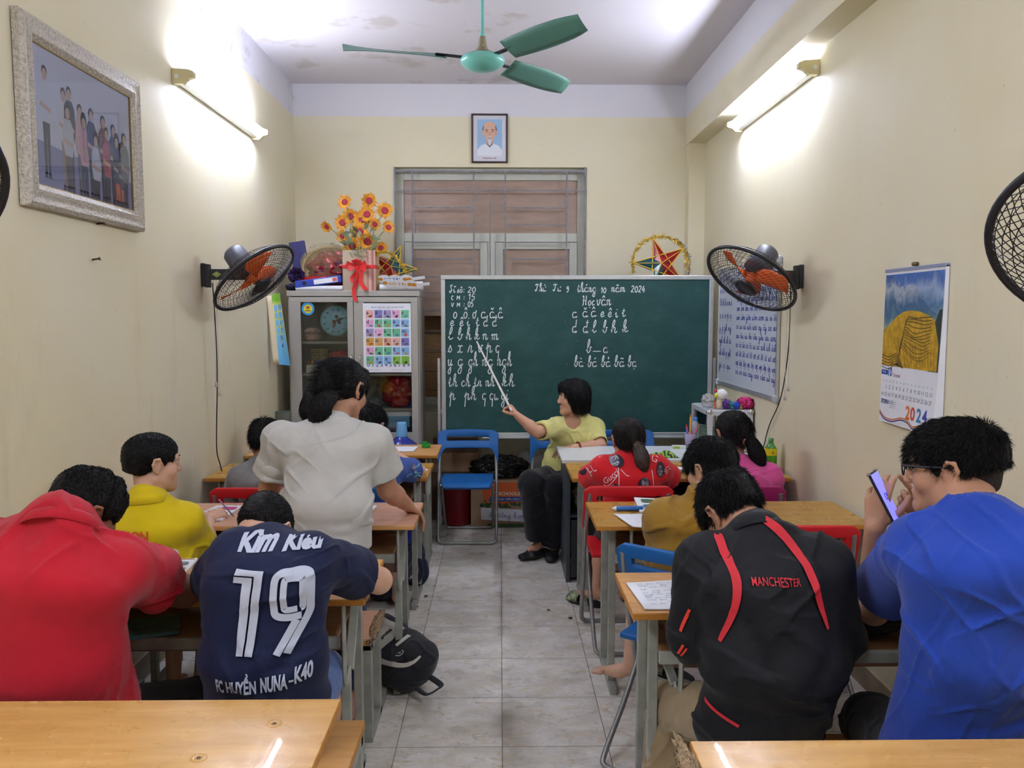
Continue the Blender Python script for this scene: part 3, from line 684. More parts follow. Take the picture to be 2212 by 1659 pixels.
for x0, x1, g0, g1, hx in ((KX0 + .012, mid - .002, -1.424, -1.092, kx(757)), (mid + .002, KX1 - .012, -.973, -.637, kx(776))):
    d = MB(); z0, z1, a, b = .07, KZ - .046, .78, 1.718; y0, y1 = KY0 - .002, KY0 + .02
    d.b2((x0, y0, b), (x1, y1, z1)); d.b2((x0, y0, z0), (x1, y1, a)); d.b2((x0, y0, a), (g0, y1, b)); d.b2((g1, y0, a), (x1, y1, b))
    dd = d.build('door', CABM, kab, bevel=.002, world=True)
    MB().b2((g0, KY0 + .006, a), (g1, KY0 + .010, b)).build('pane', GLASS, dd, world=True)
    h = MB(); h.loft(catmull([(hx, y0, kz(768)), (hx, y0 - .025, kz(771)), (hx, y0 - .025, kz(787)), (hx, y0, kz(790))], 5), .005, 8); h.build('handle', CHROME, dd, world=True)

# ------------------------------------------------------------------ teacher table and glass box cupboard
GREY = mat('table_grey_steel', (74, 80, 86), rough=.4, metal=.2, vary=.1, vscale=6); TWH = mat('table_white_laminate', (214, 219, 222), rough=.25)
tt = thing('teacher_table', 'grey steel teacher table with a white top before the chalkboard', 'table', (.98, 5.1, 0))
m = MB(); m.b2((.37, 4.82, .742), (1.57, 5.33, .765)); m.build('tabletop', TWH, tt, bevel=.003, world=True)
m = MB(); m.b2((.40, 4.86, 0), (.425, 5.31, .74)); m.b2((.425, 5.28, .02), (1.56, 5.30, .74)); m.b2((.82, 4.87, .10), (.84, 5.28, .74)); m.b2((.425, 4.87, .40), (.82, 5.28, .415)); m.b2((1.54, 4.86, 0), (1.56, 5.28, .74)); m.build('body', GREY, tt, bevel=.003, world=True)
m = MB(); m.b2((.43, 4.865, .03), (.815, 4.88, .385)); k = m.build('door', mat('table_dark', (44, 46, 50), rough=.4), tt, bevel=.003, world=True)
for z in (.42, .56, .70): pass
AWH = mat('white_aluminium', (206, 208, 214), rough=.35, metal=.3); BG = glass('box_glass', (246, 248, 250), .0)
sx0, sx1, sy0, sy1, sz0, sz1 = 1.30, 1.585, 5.06, 5.5, .768, 1.03
gb = thing('glass_cupboard', 'small white aluminium cupboard with glass sides behind the pink shirt girl', 'cupboard', (1.45, 5.3, .768))
m = MB(); r = .016
for x in (sx0 + r, sx1 - r):
    for y in (sy0 + r, sy1 - r): m.b2((x - r, y - r, sz0), (x + r, y + r, sz1))
for z in (sz0 + r, sz1 - r):
    for y in (sy0 + r, sy1 - r): m.b2((sx0 + 2 * r, y - r, z - r), (sx1 - 2 * r, y + r, z + r))
    for x in (sx0 + r, sx1 - r): m.b2((x - r, sy0 + 2 * r, z - r), (x + r, sy1 - 2 * r, z + r))
m.build('frame', AWH, gb, bevel=.004, world=True)
MB().b2((sx0 + .01, sy0 + .01, sz1 - .005), (sx1 - .01, sy1 - .01, sz1 + .004)).build('top_plate', AWH, gb, world=True)
for a, b in (((sx0 + .03, sy0 + .014, sz0 + .03), (sx1 - .03, sy0 + .018, sz1 - .03)), ((sx0 + .014, sy0 + .03, sz0 + .03), (sx0 + .018, sy1 - .03, sz1 - .03)), ((sx1 - .018, sy0 + .03, sz0 + .03), (sx1 - .014, sy1 - .03, sz1 - .03))):
    MB().b2(a, b).build('pane', BG, gb, world=True)
for x in (sx0 + .012, sx1 - .012): MB().ball((x, sy0 + .012, sz1 - .012), .021, 12, 8).build('corner_cap', CHROME, gb, world=True)
# ------------------------------------------------------------------ people: bodies grown from signed distance fields
def smin(a, b, k):
    h = np.clip(.5 + .5 * (b - a) / k, 0, 1); return b + (a - b) * h - k * h * (1 - h)
class Vol:
    def __init__(s, lo, hi, h):
        s.h = h; s.lo = np.floor(V(lo) / h) * h; n = np.ceil((V(hi) - s.lo) / h).astype(int) + 1
        s.a = np.full(n, .25, np.float32); s.n = n
    def win(s, lo, hi, pad):
        i0 = np.clip(np.floor((V(lo) - pad - s.lo) / s.h).astype(int), 0, s.n - 1); i1 = np.clip(np.ceil((V(hi) + pad - s.lo) / s.h).astype(int) + 1, 1, s.n)
        sl = tuple(slice(a, b) for a, b in zip(i0, i1))
        ax = [(s.lo[k] + s.h * np.arange(i0[k], i1[k])).astype(np.float32) for k in range(3)]
        return sl, (ax[0][:, None, None], ax[1][None, :, None], ax[2][None, None, :])
    def op(s, prim, mode='u', k=.012):
        f, lo, hi = prim; sl, X = s.win(lo, hi, k + 3 * s.h); d = f(*X); A = s.a[sl]
        if mode == 'u': s.a[sl] = smin(A, d, k)
        elif mode == 's': s.a[sl] = -smin(-A, d, k)
        return s
    def u(s, prims, k=.012):
        for p in prims: s.op(p, 'u', k)
        return s
    def sub(s, prims, k=.006):
        for p in prims: s.op(p, 's', k)
        return s
    def plane(s, p, n, k=.006):
        """keep the side the normal points away from"""
        _, X = s.win(s.lo, s.lo + s.h * s.n, 0); n = nrm(n); d = sum((X[i] - p[i]) * n[i] for i in range(3)); s.a = -smin(-s.a, -d, k); return s
    def mesh(s, adapt=0.0):
        g = openvdb.FloatGrid(.25); g.copyFromArray(s.a); g.transform = openvdb.createLinearTransform(s.h)
        p, t, q = g.convertToPolygons(isovalue=0.0, adaptivity=adapt)
        return p.astype(np.float64) + s.lo, t[:, ::-1].astype(np.int64), q[:, ::-1].astype(np.int64)
def rc(a, b, ra, rb=None):
    a = V(a); b = V(b); rb = ra if rb is None else rb; ba = b - a; L = max(float(ba @ ba), 1e-9)
    def f(X, Y, Z):
        px, py, pz = X - a[0], Y - a[1], Z - a[2]; t = np.clip((px * ba[0] + py * ba[1] + pz * ba[2]) / L, 0, 1)
        return np.sqrt((px - t * ba[0]) ** 2 + (py - t * ba[1]) ** 2 + (pz - t * ba[2]) ** 2) - (ra + (rb - ra) * t)
    return f, np.minimum(a - ra, b - rb), np.maximum(a + ra, b + rb)
def ell(c, r, R=None):
    c = V(c); r = V(r); R = np.eye(3) if R is None else R
    def f(X, Y, Z):
        d = (X - c[0], Y - c[1], Z - c[2]); q = [(d[0] * R[0, i] + d[1] * R[1, i] + d[2] * R[2, i]) / r[i] for i in range(3)]
        k0 = np.sqrt(q[0] ** 2 + q[1] ** 2 + q[2] ** 2); k1 = np.sqrt((q[0] / r[0]) ** 2 + (q[1] / r[1]) ** 2 + (q[2] / r[2]) ** 2) + 1e-6
        return k0 * (k0 - 1) / k1
    m = np.sqrt(((R * r) ** 2).sum(1)); return f, c - m, c + m
def etube(a, b, wa, da, wb, db, right):
    """elliptical segment from a to b: half widths w along `right`, half depths d across it"""
    a = V(a); b = V(b); L = np.linalg.norm(b - a); up = (b - a) / L; r = nrm(V(right) - up * (V(right) @ up)); fw = np.cross(up, r)
    def f(X, Y, Z):
        d = (X - a[0], Y - a[1], Z - a[2]); al = d[0] * up[0] + d[1] * up[1] + d[2] * up[2]; t = np.clip(al / L, 0, 1)
        w = wa + (wb - wa) * t; e = da + (db - da) * t; u = d[0] * r[0] + d[1] * r[1] + d[2] * r[2]; v = d[0] * fw[0] + d[1] * fw[1] + d[2] * fw[2]
        ov = al - t * L
        return (np.sqrt((u / w) ** 2 + (v / e) ** 2 + (ov / (.8 * e)) ** 2) - 1) * e
    m = max(wa, wb, da, db); return f, np.minimum(a, b) - m, np.maximum(a, b) + m
def cut(prim, p, n):
    f, lo, hi = prim; n = nrm(n)
    return (lambda X, Y, Z: np.maximum(f(X, Y, Z), (X - p[0]) * n[0] + (Y - p[1]) * n[1] + (Z - p[2]) * n[2])), lo, hi
def frame_of(yaw, pitch, roll):
    """head frame columns right, forward, up; yaw>0 turns to -x, pitch>0 looks down"""
    return np.array((Matrix.Rotation(math.radians(yaw), 3, 'Z') @ Matrix.Rotation(math.radians(-pitch), 3, 'X') @ Matrix.Rotation(math.radians(roll), 3, 'Y')))
def vnormals(v, t, q):
    n = np.zeros_like(v)
    for F in (t, q):
        if len(F):
            fn = np.cross(v[F[:, 2]] - v[F[:, 0]], v[F[:, -1]] - v[F[:, 1]] if F.shape[1] == 4 else v[F[:, 1]] - v[F[:, 0]])
            if F.shape[1] == 3: fn = -fn
            for k in range(F.shape[1]): np.add.at(n, F[:, k], fn)
    return n / (np.linalg.norm(n, axis=1, keepdims=True) + 1e-12)
def hand(w, fd, back, thumb, curl=(25, 25, 25, 30), s=1.0, spread=.06, tb=(.55, .2), bend2=1.0):
    """palm, four unequal fingers and a thumb. fd: finger direction, back: back-of-hand normal, thumb: side (+-1) of the thumb along fd x back"""
    y = nrm(fd); z = nrm(V(back) - y * (V(back) @ y)); x = np.cross(y, z) * thumb; w = V(w); P = []
    kn = [w + s * (x * a + y * b + z * c) for a, b, c in ((.026, .086, .002), (.009, .091, .004), (-.009, .087, .002), (-.025, .078, -.002))]
    for a, k in zip((.016, .006, -.006, -.015), kn): P.append(rc(w + s * (x * a + y * .012), k, .0135 * s, .0105 * s))
    P.append(rc(w + s * (x * .022 + y * .035 - z * .006), w + s * (x * .008 + y * .03 - z * .008), .015 * s, .013 * s))
    fin = []
    for i, (k, ls) in enumerate(zip(kn, ((.043, .026, .021), (.048, .030, .022), (.044, .028, .021), (.034, .021, .019)))):
        a = math.radians(curl[i]); p = k; sp = (1.5 - i) * spread
        for j, l in enumerate(ls):
            d = nrm(y * math.cos(a) - z * math.sin(a) + x * sp * max(0, math.cos(a))); e = p + d * l * s
            fin.append(rc(p, e, (.0092 - .0008 * j) * s * (.9 if i == 3 else 1), (.0086 - .0009 * j) * s * (.9 if i == 3 else 1))); p = e; a += math.radians(curl[i]) * (.9 if j == 0 else .6) * bend2
    t0 = w + s * (x * .024 + y * .022 - z * .004); d1 = nrm(x * .75 + y * .65 - z * tb[1]); t1 = t0 + d1 * .042 * s
    d2 = nrm(x * (.75 - tb[0]) + y * .85 - z * (tb[1] + .15)); t2 = t1 + d2 * .032 * s; d3 = nrm(x * (.55 - tb[0] * 1.2) + y * .9 - z * (tb[1] + .2)); t3 = t2 + d3 * .025 * s
    fin += [rc(t0, t1, .0145 * s, .0115 * s), rc(t1, t2, .0105 * s, .0098 * s), rc(t2, t3, .0098 * s, .008 * s)]
    return P, fin
def head_prims(c, R, s, wide=1.0):
    """skull, jaw, nose, lips, brow and ears in head space (x right, y forward, z up)"""
    L = lambda *p: c + R @ (V(*p) * s)
    E = lambda p, r, Q=None: ell(L(*p), V(*r) * s, R if Q is None else R @ Q)
    C_ = lambda a, b, ra, rb=None: rc(L(*a), L(*b), ra * s, (ra if rb is None else rb) * s)
    w = wide; A = []
    A += [(E((0, -.014, .040), (.075 * w, .095, .080)), .02), (E((0, .022, .03), (.066 * w, .074, .075)), .02), (E((0, .030, -.030), (.060 * w, .062, .072)), .025)]
    for q in (-1, 1): A += [(C_((q * .050 * w, .0, -.052), (q * .012, .074, -.088), .024, .020), .025), (E((q * .040 * w, .062, -.022), (.026, .026, .028)), .02)]
    A += [(E((0, .078, -.092), (.020, .018, .016)), .02)]
    A += [(C_((0, .090, .018), (0, .108, -.020), .009, .0115), .012), (C_((-.042, .078, .030), (.042, .078, .030), .013), .02)]
    for q in (-1, 1): A += [(E((q * .011, .102, -.025), (.010, .011, .008)), .008)]
    A += [(C_((-.020, .090, -.053), (.020, .090, -.053), .0075), .008), (C_((-.017, .089, -.063), (.017, .089, -.063), .0085), .008), (C_((-.006, .096, -.0535), (.006, .096, -.0535), .0062), .008)]
    for q in (-1, 1):
        Q = np.array(Matrix.Rotation(q * .35, 3, 'Z') @ Matrix.Rotation(.2, 3, 'X'))
        x = q * .077 * w
        A += [(E((x, -.004, .002), (.008, .020, .030), Q), .006)]
        rim = [(x + q * .004, .012, .014), (x + q * .011, .002, .032), (x + q * .014, -.016, .030), (x + q * .013, -.022, .010), (x + q * .008, -.014, -.012), (x + q * .003, .002, -.028)]
        for a, b in zip(rim[:-1], rim[1:]): A += [(C_(a, b, .0052), .005)]
    S = []
    for q in (-1, 1): S += [E((q * .032, .098, .012), (.019, .016, .0125)), E((q * (.077 * w + .012), -.002, .004), (.006, .010, .016))]
    S += [C_((-.022, .1, -.058), (.022, .1, -.058), .0022)]
    return A, S, L, E, C_
SKIN = {}
def skin(name, c):
    if name not in SKIN:
        m = mat('skin_' + name, c, rough=.5, spec=.4, vary=.10, vscale=14, bump=.06, bscale=260); SKIN[name] = m
        b = m.node_tree.nodes['Principled BSDF']; b.inputs['Subsurface Weight'].default_value = .08; b.inputs['Subsurface Radius'].default_value = (.01, .004, .002)
    return SKIN[name]
HAIRM = mat('black_hair', (14, 13, 15), rough=.5, spec=.28, vary=.5, vscale=60, bump=.8, bscale=260, stretch=(1, 1, .2))
HAIRB = mat('brown_black_hair', (28, 21, 19), rough=.52, spec=.25, vary=.5, vscale=60, bump=.5, bscale=220, stretch=(1, 1, .15))
FADE = mat('cropped_hair', (46, 36, 32), rough=.75, vary=.55, vscale=170, bump=.5, bscale=420)
EYEW = mat('eye_white', (225, 222, 216), rough=.15); EYED = mat('eye_dark', (24, 16, 12), rough=.1)
def strands(base, nr, n, length, width, comb, stiff=.6, jitter=.35, droop=0.0, seed=1):
    """hair blades growing from base points along a mix of the surface normal and a combing direction"""
    g = np.random.default_rng(seed); i = g.integers(0, len(base), n); p = base[i]; N = nr[i]
    cd = comb(p) if callable(comb) else np.tile(nrm(comb), (n, 1))
    d = N * stiff + cd * (1 - stiff) + g.normal(0, jitter, (n, 3)) * .5; d /= np.linalg.norm(d, axis=1, keepdims=True)
    L = length * g.uniform(.6, 1.25, (n, 1)); d2 = d + cd * .5; d2[:, 2] -= droop; d2 /= np.linalg.norm(d2, axis=1, keepdims=True)
    sd = np.cross(d, g.normal(0, 1, (n, 3))); sd /= np.linalg.norm(sd, axis=1, keepdims=True); sd *= width / 2
    p0 = p - N * .003; p1 = p + d * L * .55; p2 = p1 + d2 * L * .5
    v = np.stack([p0 - sd, p0 + sd, p1 + sd * .8, p1 - sd * .8, p2], 1).reshape(-1, 3); k = np.arange(n)[:, None] * 5
    return v, k + np.array([[0, 1, 2, 3]]), k + np.array([[3, 2, 4]])
def cloth_bumps(v, nm, amp, fr, seed, rot=.5, st=(1, 1, 1.7)):
    d = 0
    for k, r in enumerate((rot, rot - 1.2, rot + .6)):
        R = np.array(Matrix.Rotation(r, 3, 'Y') @ Matrix.Rotation(.5 * k, 3, 'Z')); Q = (v @ R.T) * np.array((.34, .8, 2.0)) * fr * (1, 1.3, 1.8)[k] + seed * 7.3 + 13 * k + .5 * vnoise(v * 5 + k)[:, None]
        m = vnoise(Q); mask = np.clip(vnoise(v * 3.4 + seed + 29 * k) * 1.8 + .3, 0, 1)
        d = d + mask * (1.5 * np.clip(m, -.1, .6) - 1.1 * np.clip(1 - np.abs(m + .02) * 5.5, 0, 1) ** 1.3) * (1.3, 1.0, .6)[k]
    return v + nm * (amp * np.clip(d + .1 * vnoise(v * 4 + seed), -.75, 2))[:, None]
def tris(vf, step):
    import bmesh
    bm = bmesh.new(); vs = [bm.verts.new((p[0], p[1], 0)) for p in vf[0]]
    for f in vf[1]:
        try: bm.faces.new([vs[i] for i in f])
        except ValueError: pass
    bmesh.ops.triangulate(bm, faces=bm.faces[:])
    for _ in range(4):
        e = [x for x in bm.edges if x.calc_length() > step]
        if not e: break
        bmesh.ops.subdivide_edges(bm, edges=e, cuts=1); bmesh.ops.triangulate(bm, faces=[f for f in bm.faces if len(f.verts) > 3])
    bm.verts.index_update(); v = np.array([x.co[:2] for x in bm.verts]); f = [[x.index for x in q.verts] for q in bm.faces]; bm.free(); return v, f
def drape(mb, vf, o, u, v, toward, bvh, lift=.0025, step=.02):
    """lay 2-D shapes on a cloth: each point goes along `toward` until it meets the cloth"""
    o, u, v = V(o), V(u), V(v); dv = Vector(nrm(toward)); P2, F = tris(vf, step); vs = []; ok = []
    for p in P2:
        q = o + u * p[0] + v * p[1]; h = bvh.ray_cast(Vector(q) - dv * .6, dv)
        if h[0] is None: vs.append(q); ok.append(False)
        else: vs.append(V(h[0]) - V(dv) * lift); ok.append(True)
    mb.put(vs, [f for f in F if all(ok[i] for i in f)], True); return mb

def person(label, J, skin_m, shirt, trousers, hair, look=(0, 0, 0), s=1.0, hs=1.0, build=None, h=.005, hands={}, feet={}, neck_r=.052, arm=1.0, wide=1.0, eyes=False, shoes=False):
    J = {k: V(v) for k, v in J.items()}
    b = dict(hip=(.165, .115), waist=(.150, .105), chest=(.170, .115), sh=.068); b.update(build or {})
    root = thing('person', label, 'person', (J['pl'][0], J['pl'][1], 0)); out = dict(root=root, J=J)
    R = frame_of(*look); hc = J['hd']; out['R'] = R
    rt_p = nrm(J['hpR'] - J['hpL']); rt_c = nrm(J['shR'] - J['shL'])
    rt_w = nrm(rt_p + rt_c)
    A_, S_, L, E, C_ = head_prims(hc, R, hs, wide); out['L'] = L
    pts = [J[k] for k in J]; lo = np.min(pts, 0) - .22; hi = np.max(pts, 0) + .24; lo[2] = max(lo[2], -.01)
    def torso(k, up=0.0):
        q = [etube(J['pl'], J['ws'], b['hip'][0] * k, b['hip'][1] * k, b['waist'][0] * k, b['waist'][1] * k, rt_p),
             etube(J['ws'], J['ch'], b['waist'][0] * k, b['waist'][1] * k, b['chest'][0] * k, b['chest'][1] * k, rt_w)]
        mid = (J['shL'] + J['shR']) / 2; top = J['nk'] + (mid - J['nk']) * .45
        q.append(etube(J['ch'], top, b['chest'][0] * k, b['chest'][1] * k, b['chest'][0] * .62 * k, b['chest'][1] * .72 * k, rt_c))
        for a in ('shL', 'shR'):
            q.append(rc(J['nk'] + (mid - J['nk']) * .3, J[a], .060 * k * s, b['sh'] * k)); q.append(rc(J['ch'] + (J[a] - J['ch']) * .35, J[a], .085 * k * s, b['sh'] * k))
        return q
    ra = np.array([.052, .043, .041, .027]) * s * arm
    # --- body
    body = Vol(lo, hi, h)
    body.u(torso(.80), .05)
    for a in 'LR':
        sh, el, wr = J['sh' + a], J['el' + a], J['wr' + a]; f = nrm(wr - el)
        body.u([rc(sh, el, ra[0], ra[1])], .04); body.u([rc(el, el + f * np.linalg.norm(wr - el) * .35, ra[2], ra[2] * 1.04), rc(el + f * np.linalg.norm(wr - el) * .3, wr, ra[2] * 1.03, ra[3])], .015)
        hp, kn, an = J['hp' + a], J['kn' + a], J['an' + a]
        body.u([rc(hp, kn, .078 * s, .052 * s)], .03); body.u([rc(kn, kn + (an - kn) * .35, .050 * s, .052 * s), rc(kn + (an - kn) * .3, an, .051 * s, .034 * s)], .02)
        ft = feet.get(a, (0, 1, 0)); y = nrm(V(ft) + (0, 0, -.0)); dn = V(0, 0, -1); sole = an + dn * .045 * s
        body.u([rc(an + dn * .02 * s - y * .035 * s, sole + y * .06 * s, .030 * s, .026 * s), rc(sole + y * .05 * s, sole + y * (.10 if shoes else .14) * s - (0, 0, .004), .028 * s, .018 * s)], .02)
        x = nrm(np.cross(y, dn)) * (1 if a == 'L' else -1)
        for i in range(0 if shoes else 5):
            q = sole + y * (.135 - .006 * i * i * .5) * s + x * (.024 - .0125 * i) * s - V(0, 0, .006); body.u([rc(q, q + y * (.036 if i == 0 else .024) * s, (.0115 if i == 0 else .0085) * s, (.010 if i == 0 else .0075) * s)], .004)
        hd = hands.get(a, {}); fd = hd.get('fd', f); P, F = hand(wr, fd, hd.get('back', (0, 0, 1)), hd.get('thumb', 1 if a == 'L' else -1), hd.get('curl', (22, 25, 28, 32)), hd.get('s', .95 * s), hd.get('spread', .06), hd.get('tb', (.5, .2)))
        body.u(P, .012); body.u(F, .0035); out['wr' + a] = wr
    for p, k in A_: body.op(p, 'u', k * hs)
    body.u([rc(J['nk'] + (J['hd'] - J['nk']) * .12 - V(0, 0, .012), L(0, -.022, -.03), neck_r * s, neck_r * s)], .02)
    body.u([rc(J['nk'], L(0, .01, -.06), neck_r * s, neck_r * s * .95)], .02)
    body.sub(S_, .006)
    v, t, q = body.mesh(.0)
    me = mesh_np('body', v, [t, q] if len(t) else [q], True); out['body'] = link('body', me, skin_m, root, True)
    if eyes:
        for sg in (-1, 1):
            m = MB(); m.ball(L(sg * .032, .0835, .012), .0115 * hs, 14, 10); m.cur = 1
            m.ball(L(sg * .032 - sg * .0005, .0905, .0115), V(.0055, .0050, .0055) * hs, 10, 8, R); m.build('eye', [EYEW, EYED], root, world=True)
            m = MB(); m.loft([L(sg * .016, .1, .031), L(sg * .032, .0985, .037), L(sg * .048, .087, .031)], [.003 * hs, .0032 * hs, .0015 * hs], 6, flat=.7); m.build('eyebrow', HAIRM, root, world=True)
            m = MB(); m.loft([L(sg * .018, .0955, .014), L(sg * .032, .0985, .021), L(sg * .046, .0885, .013)], [.0015 * hs, .0022 * hs, .0015 * hs], 6); m.build('upper_eyelid', skin_m, root, world=True)
    # --- trousers
    tr = trousers; kind = tr.get('len', 'long'); ex = tr.get('ease', .014)
    vol = Vol(lo, hi, tr.get('h', .006))
    vol.u([etube(J['pl'] - (0, 0, .0), J['pl'] + (J['ws'] - J['pl']) * .35, b['hip'][0] * .88, b['hip'][1] * .88, b['hip'][0] * .82, b['hip'][1] * .80, rt_p)], .03)
    for a in 'LR':
        hp, kn, an = J['hp' + a], J['kn' + a], J['an' + a]; ku = tr.get('knee', .058) * s
        if kind == 'long':
            vol.u([rc(hp, kn, (.082 + ex * .4) * s, ku + ex)], .03)
            e = an + (0, 0, tr.get('lift', .02)); vol.u([cut(rc(kn, e + (e - kn) * .15, ku + ex * .8, tr.get('cuff', .05) * s + ex), e, e - kn)], .03)
        else:
            e = hp + (kn - hp) * tr.get('frac', .85); vol.u([cut(rc(hp, kn, (.082 + ex * .4) * s, ku + ex), e, kn - hp)], .03)
    v, t, q = vol.mesh(); n = vnormals(v, t, q); v = cloth_bumps(v, n, tr.get('amp', .006), 7, 3 + len(label))
    out['tr'] = link(tr.get('name', 'trousers'), mesh_np('trousers', v, [t, q] if len(t) else [q], True), tr['mat'], root, True)
    # --- shirt
    sl = shirt.get('sleeve', .62); ez = shirt.get('ease', .012); vol = Vol(lo, hi, shirt.get('h', h)); k = shirt.get('k', 1.0)
    vol.u(torso(k), .045)
    for p in shirt.get('extra', []): vol.op(p, 'u', .05)
    hem = shirt.get('hem', J['pl'][2] - .05)
    for a in 'LR':
        sh, el, wr = J['sh' + a], J['el' + a], J['wr' + a]
        if sl <= 1:
            e = sh + (el - sh) * sl; r0, r1 = ra[0] + ez + .004, (ra[0] + (ra[1] - ra[0]) * sl) + ez + shirt.get('flare', .012)
            dr = nrm(el - sh); vol.u([cut(rc(sh, e + (el - sh) * .12, r0, r1), e, dr)], .035)
            vol.sub([rc(e - dr * .03, e + dr * .06, r1 - .011, r1 - .010)], .004)
        else:
            e = el + (wr - el) * (sl - 1); vol.u([rc(sh, el, ra[0] + ez + .01, ra[1] + ez + .008)], .04); vol.u([rc(el, e, ra[2] + ez + .008, ra[3] + ez + .004)], .02)
    tup = nrm(J['nk'] - J['ch']); ax = nrm(nrm(L(0, -.02, -.05) - J['nk']) * .55 + tup * .6 + V(0, 0, .25)); nb = J['nk'] + (J['ch'] - J['nk']) * .0
    nr_ = neck_r * s + shirt.get('neckw', .008)
    if shirt.get('collar'): vol.u([rc(nb - tup * .05, nb + ax * .010, nr_ + .034, nr_ + .012)], .035)
    else:
        vol.u([rc(nb - tup * .03, nb + ax * (shirt.get('neck', .012) - .008), nr_ + .018, nr_ + .008)], .035)
        vol.sub([rc(nb + ax * (shirt.get('neck', .012) + .75 * nr_), nb + ax * .2, nr_, nr_ + .004)], .006)
    if shirt.get('scoop'): c_, r_ = shirt['scoop']; vol.sub([ell(c_, r_)], .01)
    vol.plane((0, 0, hem), (0, 0, -1))
    v, t, q = vol.mesh(); n = vnormals(v, t, q)
    v = cloth_bumps(v, n, shirt.get('amp', .006), shirt.get('fr', 6), len(label), shirt.get('rot', .5))
    for (a, bb, w_, dp) in shirt.get('folds', []):
        a = V(a); bb = V(bb); tt = np.clip(((v - a) @ (bb - a)) / ((bb - a) @ (bb - a)), 0, 1)[:, None]; dd = np.linalg.norm(v - a - tt * (bb - a), axis=1); v = v + n * (dp * np.exp(-(dd / w_) ** 2) * np.sin(PI * np.clip(tt[:, 0] * .8 + .1, 0, 1)))[:, None]
    F = ([t] if len(t) else []) + [q]
    out['shirt'] = link(shirt.get('name', 'shirt'), mesh_np('shirt', v, F, True), shirt['mat'], root, True)
    out['bvh'] = BVHTree.FromPolygons([tuple(p) for p in v], [tuple(f) for X in F for f in X])
    if shirt.get('collar'):
        c = shirt['collar']; m = MB(); x = nrm(rt_c - ax * (rt_c @ ax)); y = np.cross(ax, x); rr = neck_r * s + .012; P = []
        for i in range(37):
            a = PI * .5 + 2 * PI * i / 36 * .94 + .1; dirn = x * math.cos(a + PI) - y * math.sin(a + PI) if False else x * math.cos(a) + y * math.sin(a)
            P.append([J['nk'] + ax * .0 + dirn * (rr + .022) - ax * .010, J['nk'] + ax * (c * .55) + dirn * (rr + .016), J['nk'] + ax * c + dirn * rr, J['nk'] + ax * (c * .9) + dirn * (rr - .006), J['nk'] + ax * .005 + dirn * (rr + .0)])
        m.grid(np.array(P)); m.build('collar', shirt.get('collar_mat', shirt['mat']), out['shirt'], world=True, solid=.003)
    elif shirt.get('rib', True):
        m = MB(); x = nrm(rt_c - ax * (rt_c @ ax)); y = np.cross(ax, x); rr = neck_r * s + shirt.get('neckw', .010) + .004; P = []
        for i in range(33):
            a = 2 * PI * i / 32; dirn = x * math.cos(a) + y * math.sin(a); P.append(J['nk'] + ax * (shirt.get('neck', .012) + .004 - .012 * math.sin(a)) + dirn * rr)
        m.loft(P, .0065, 8, caps=False); m.build('neckband', shirt.get('rib_mat', shirt['mat']), out['shirt'], world=True)
    # --- hair
    hr = hair; hv = Vol(L(0, 0, .03) - .24 * hs, L(0, 0, .03) + .24 * hs, hr.get('h', .004)); th = hr.get('th', .012); m_ = hr.get('mat', HAIRM)
    hv.u([E((0, -.014, .040), (.075 * wide + th, .095 + th, .080 + th)), E((0, .020, .036), (.066 * wide + th, .074 + th, .075 + th)), E((0, -.055, -.005), (.056 * wide + th * .6, .046 + th * .8, .05))], .02)
    for p in hr.get('add', []): hv.op(E(*p) if len(p) == 2 else C_(*p), 'u', .02)
    st = hr.get('style', 'short')
    if st in ('short', 'buzz', 'up'):
        back = hr.get('nape', -.05)
        hv.plane(L(0, 0, back), R @ V(0, -.25, -1), .01)
        for sg in (-1, 1): hv.sub([E((sg * .09, .005, -.03 - hr.get('side', 0)), (.032, .034, .062)), E((sg * .085, .055, -.04), (.04, .03, .065))], .008)
        hv.sub([E((0, .135, -.02), (.075, .075, .092 + hr.get('fringe', 0)))], .012)
        if st == 'up': hv.sub([E((sg * .08, .072, -.022), (.05, .055, .052)) for sg in (-1, 1)], .01)
    elif st == 'bob':
        for sg in (-1, 1): hv.u([E((sg * .064, -.022, -.018), (.036, .066, .080))], .035)
        hv.u([E((0, -.060, -.030), (.070, .052, .072))], .035); hv.plane(L(0, 0, hr.get('nape', -.088)), R @ V(0, -.12, -1), .012)
        hv.sub([E((0, .135, -.040), (.095, .125, .108))], .015)
        hv.u([E((0, .055, .085), (.062, .052, .035))], .02)
    else:   # drawn back into a tail
        hv.plane(L(0, 0, hr.get('nape', -.055)), R @ V(0, .3, -1), .01)
        for sg in (-1, 1): hv.sub([E((sg * .095, .012, -.040), (.024, .022, .040)), E((sg * .085, .065, -.045), (.04, .032, .07))], .008)
        hv.sub([E((0, .15, -.02), (.085, .085, .1))], .012)
    v, t, q = hv.mesh(); n = vnormals(v, t, q); a_ = hr.get('rough', .004) * 1.3
    Q = (v - hc) @ R; v = v + n * (a_ * ridged(Q * np.array(hr.get('lock', (26, 26, 10))) + len(label), 3) * .7)[:, None]
    keep = (n @ (R @ V(0, 1, 0)) < .9); rng = np.where(keep & (((v - hc) @ R)[:, 2] > -.2))[0]
    comb = hr.get('comb', (0, -.3, -1)); cw = R @ V(*comb)
    if hr.get('radial'):
        crown = L(*hr['radial'])
        def comb_f(p):
            d = p - crown; d = d / (np.linalg.norm(d, axis=1, keepdims=True) + 1e-6); return d
    else: comb_f = lambda p: np.tile(nrm(cw), (len(p), 1))
    vs, fq, ft_ = strands(v[rng], n[rng], hr.get('n', 5000), hr.get('len', .022), hr.get('wd', .0016), comb_f, hr.get('stiff', .35), hr.get('jit', .35), hr.get('droop', .2), 5 + len(label))
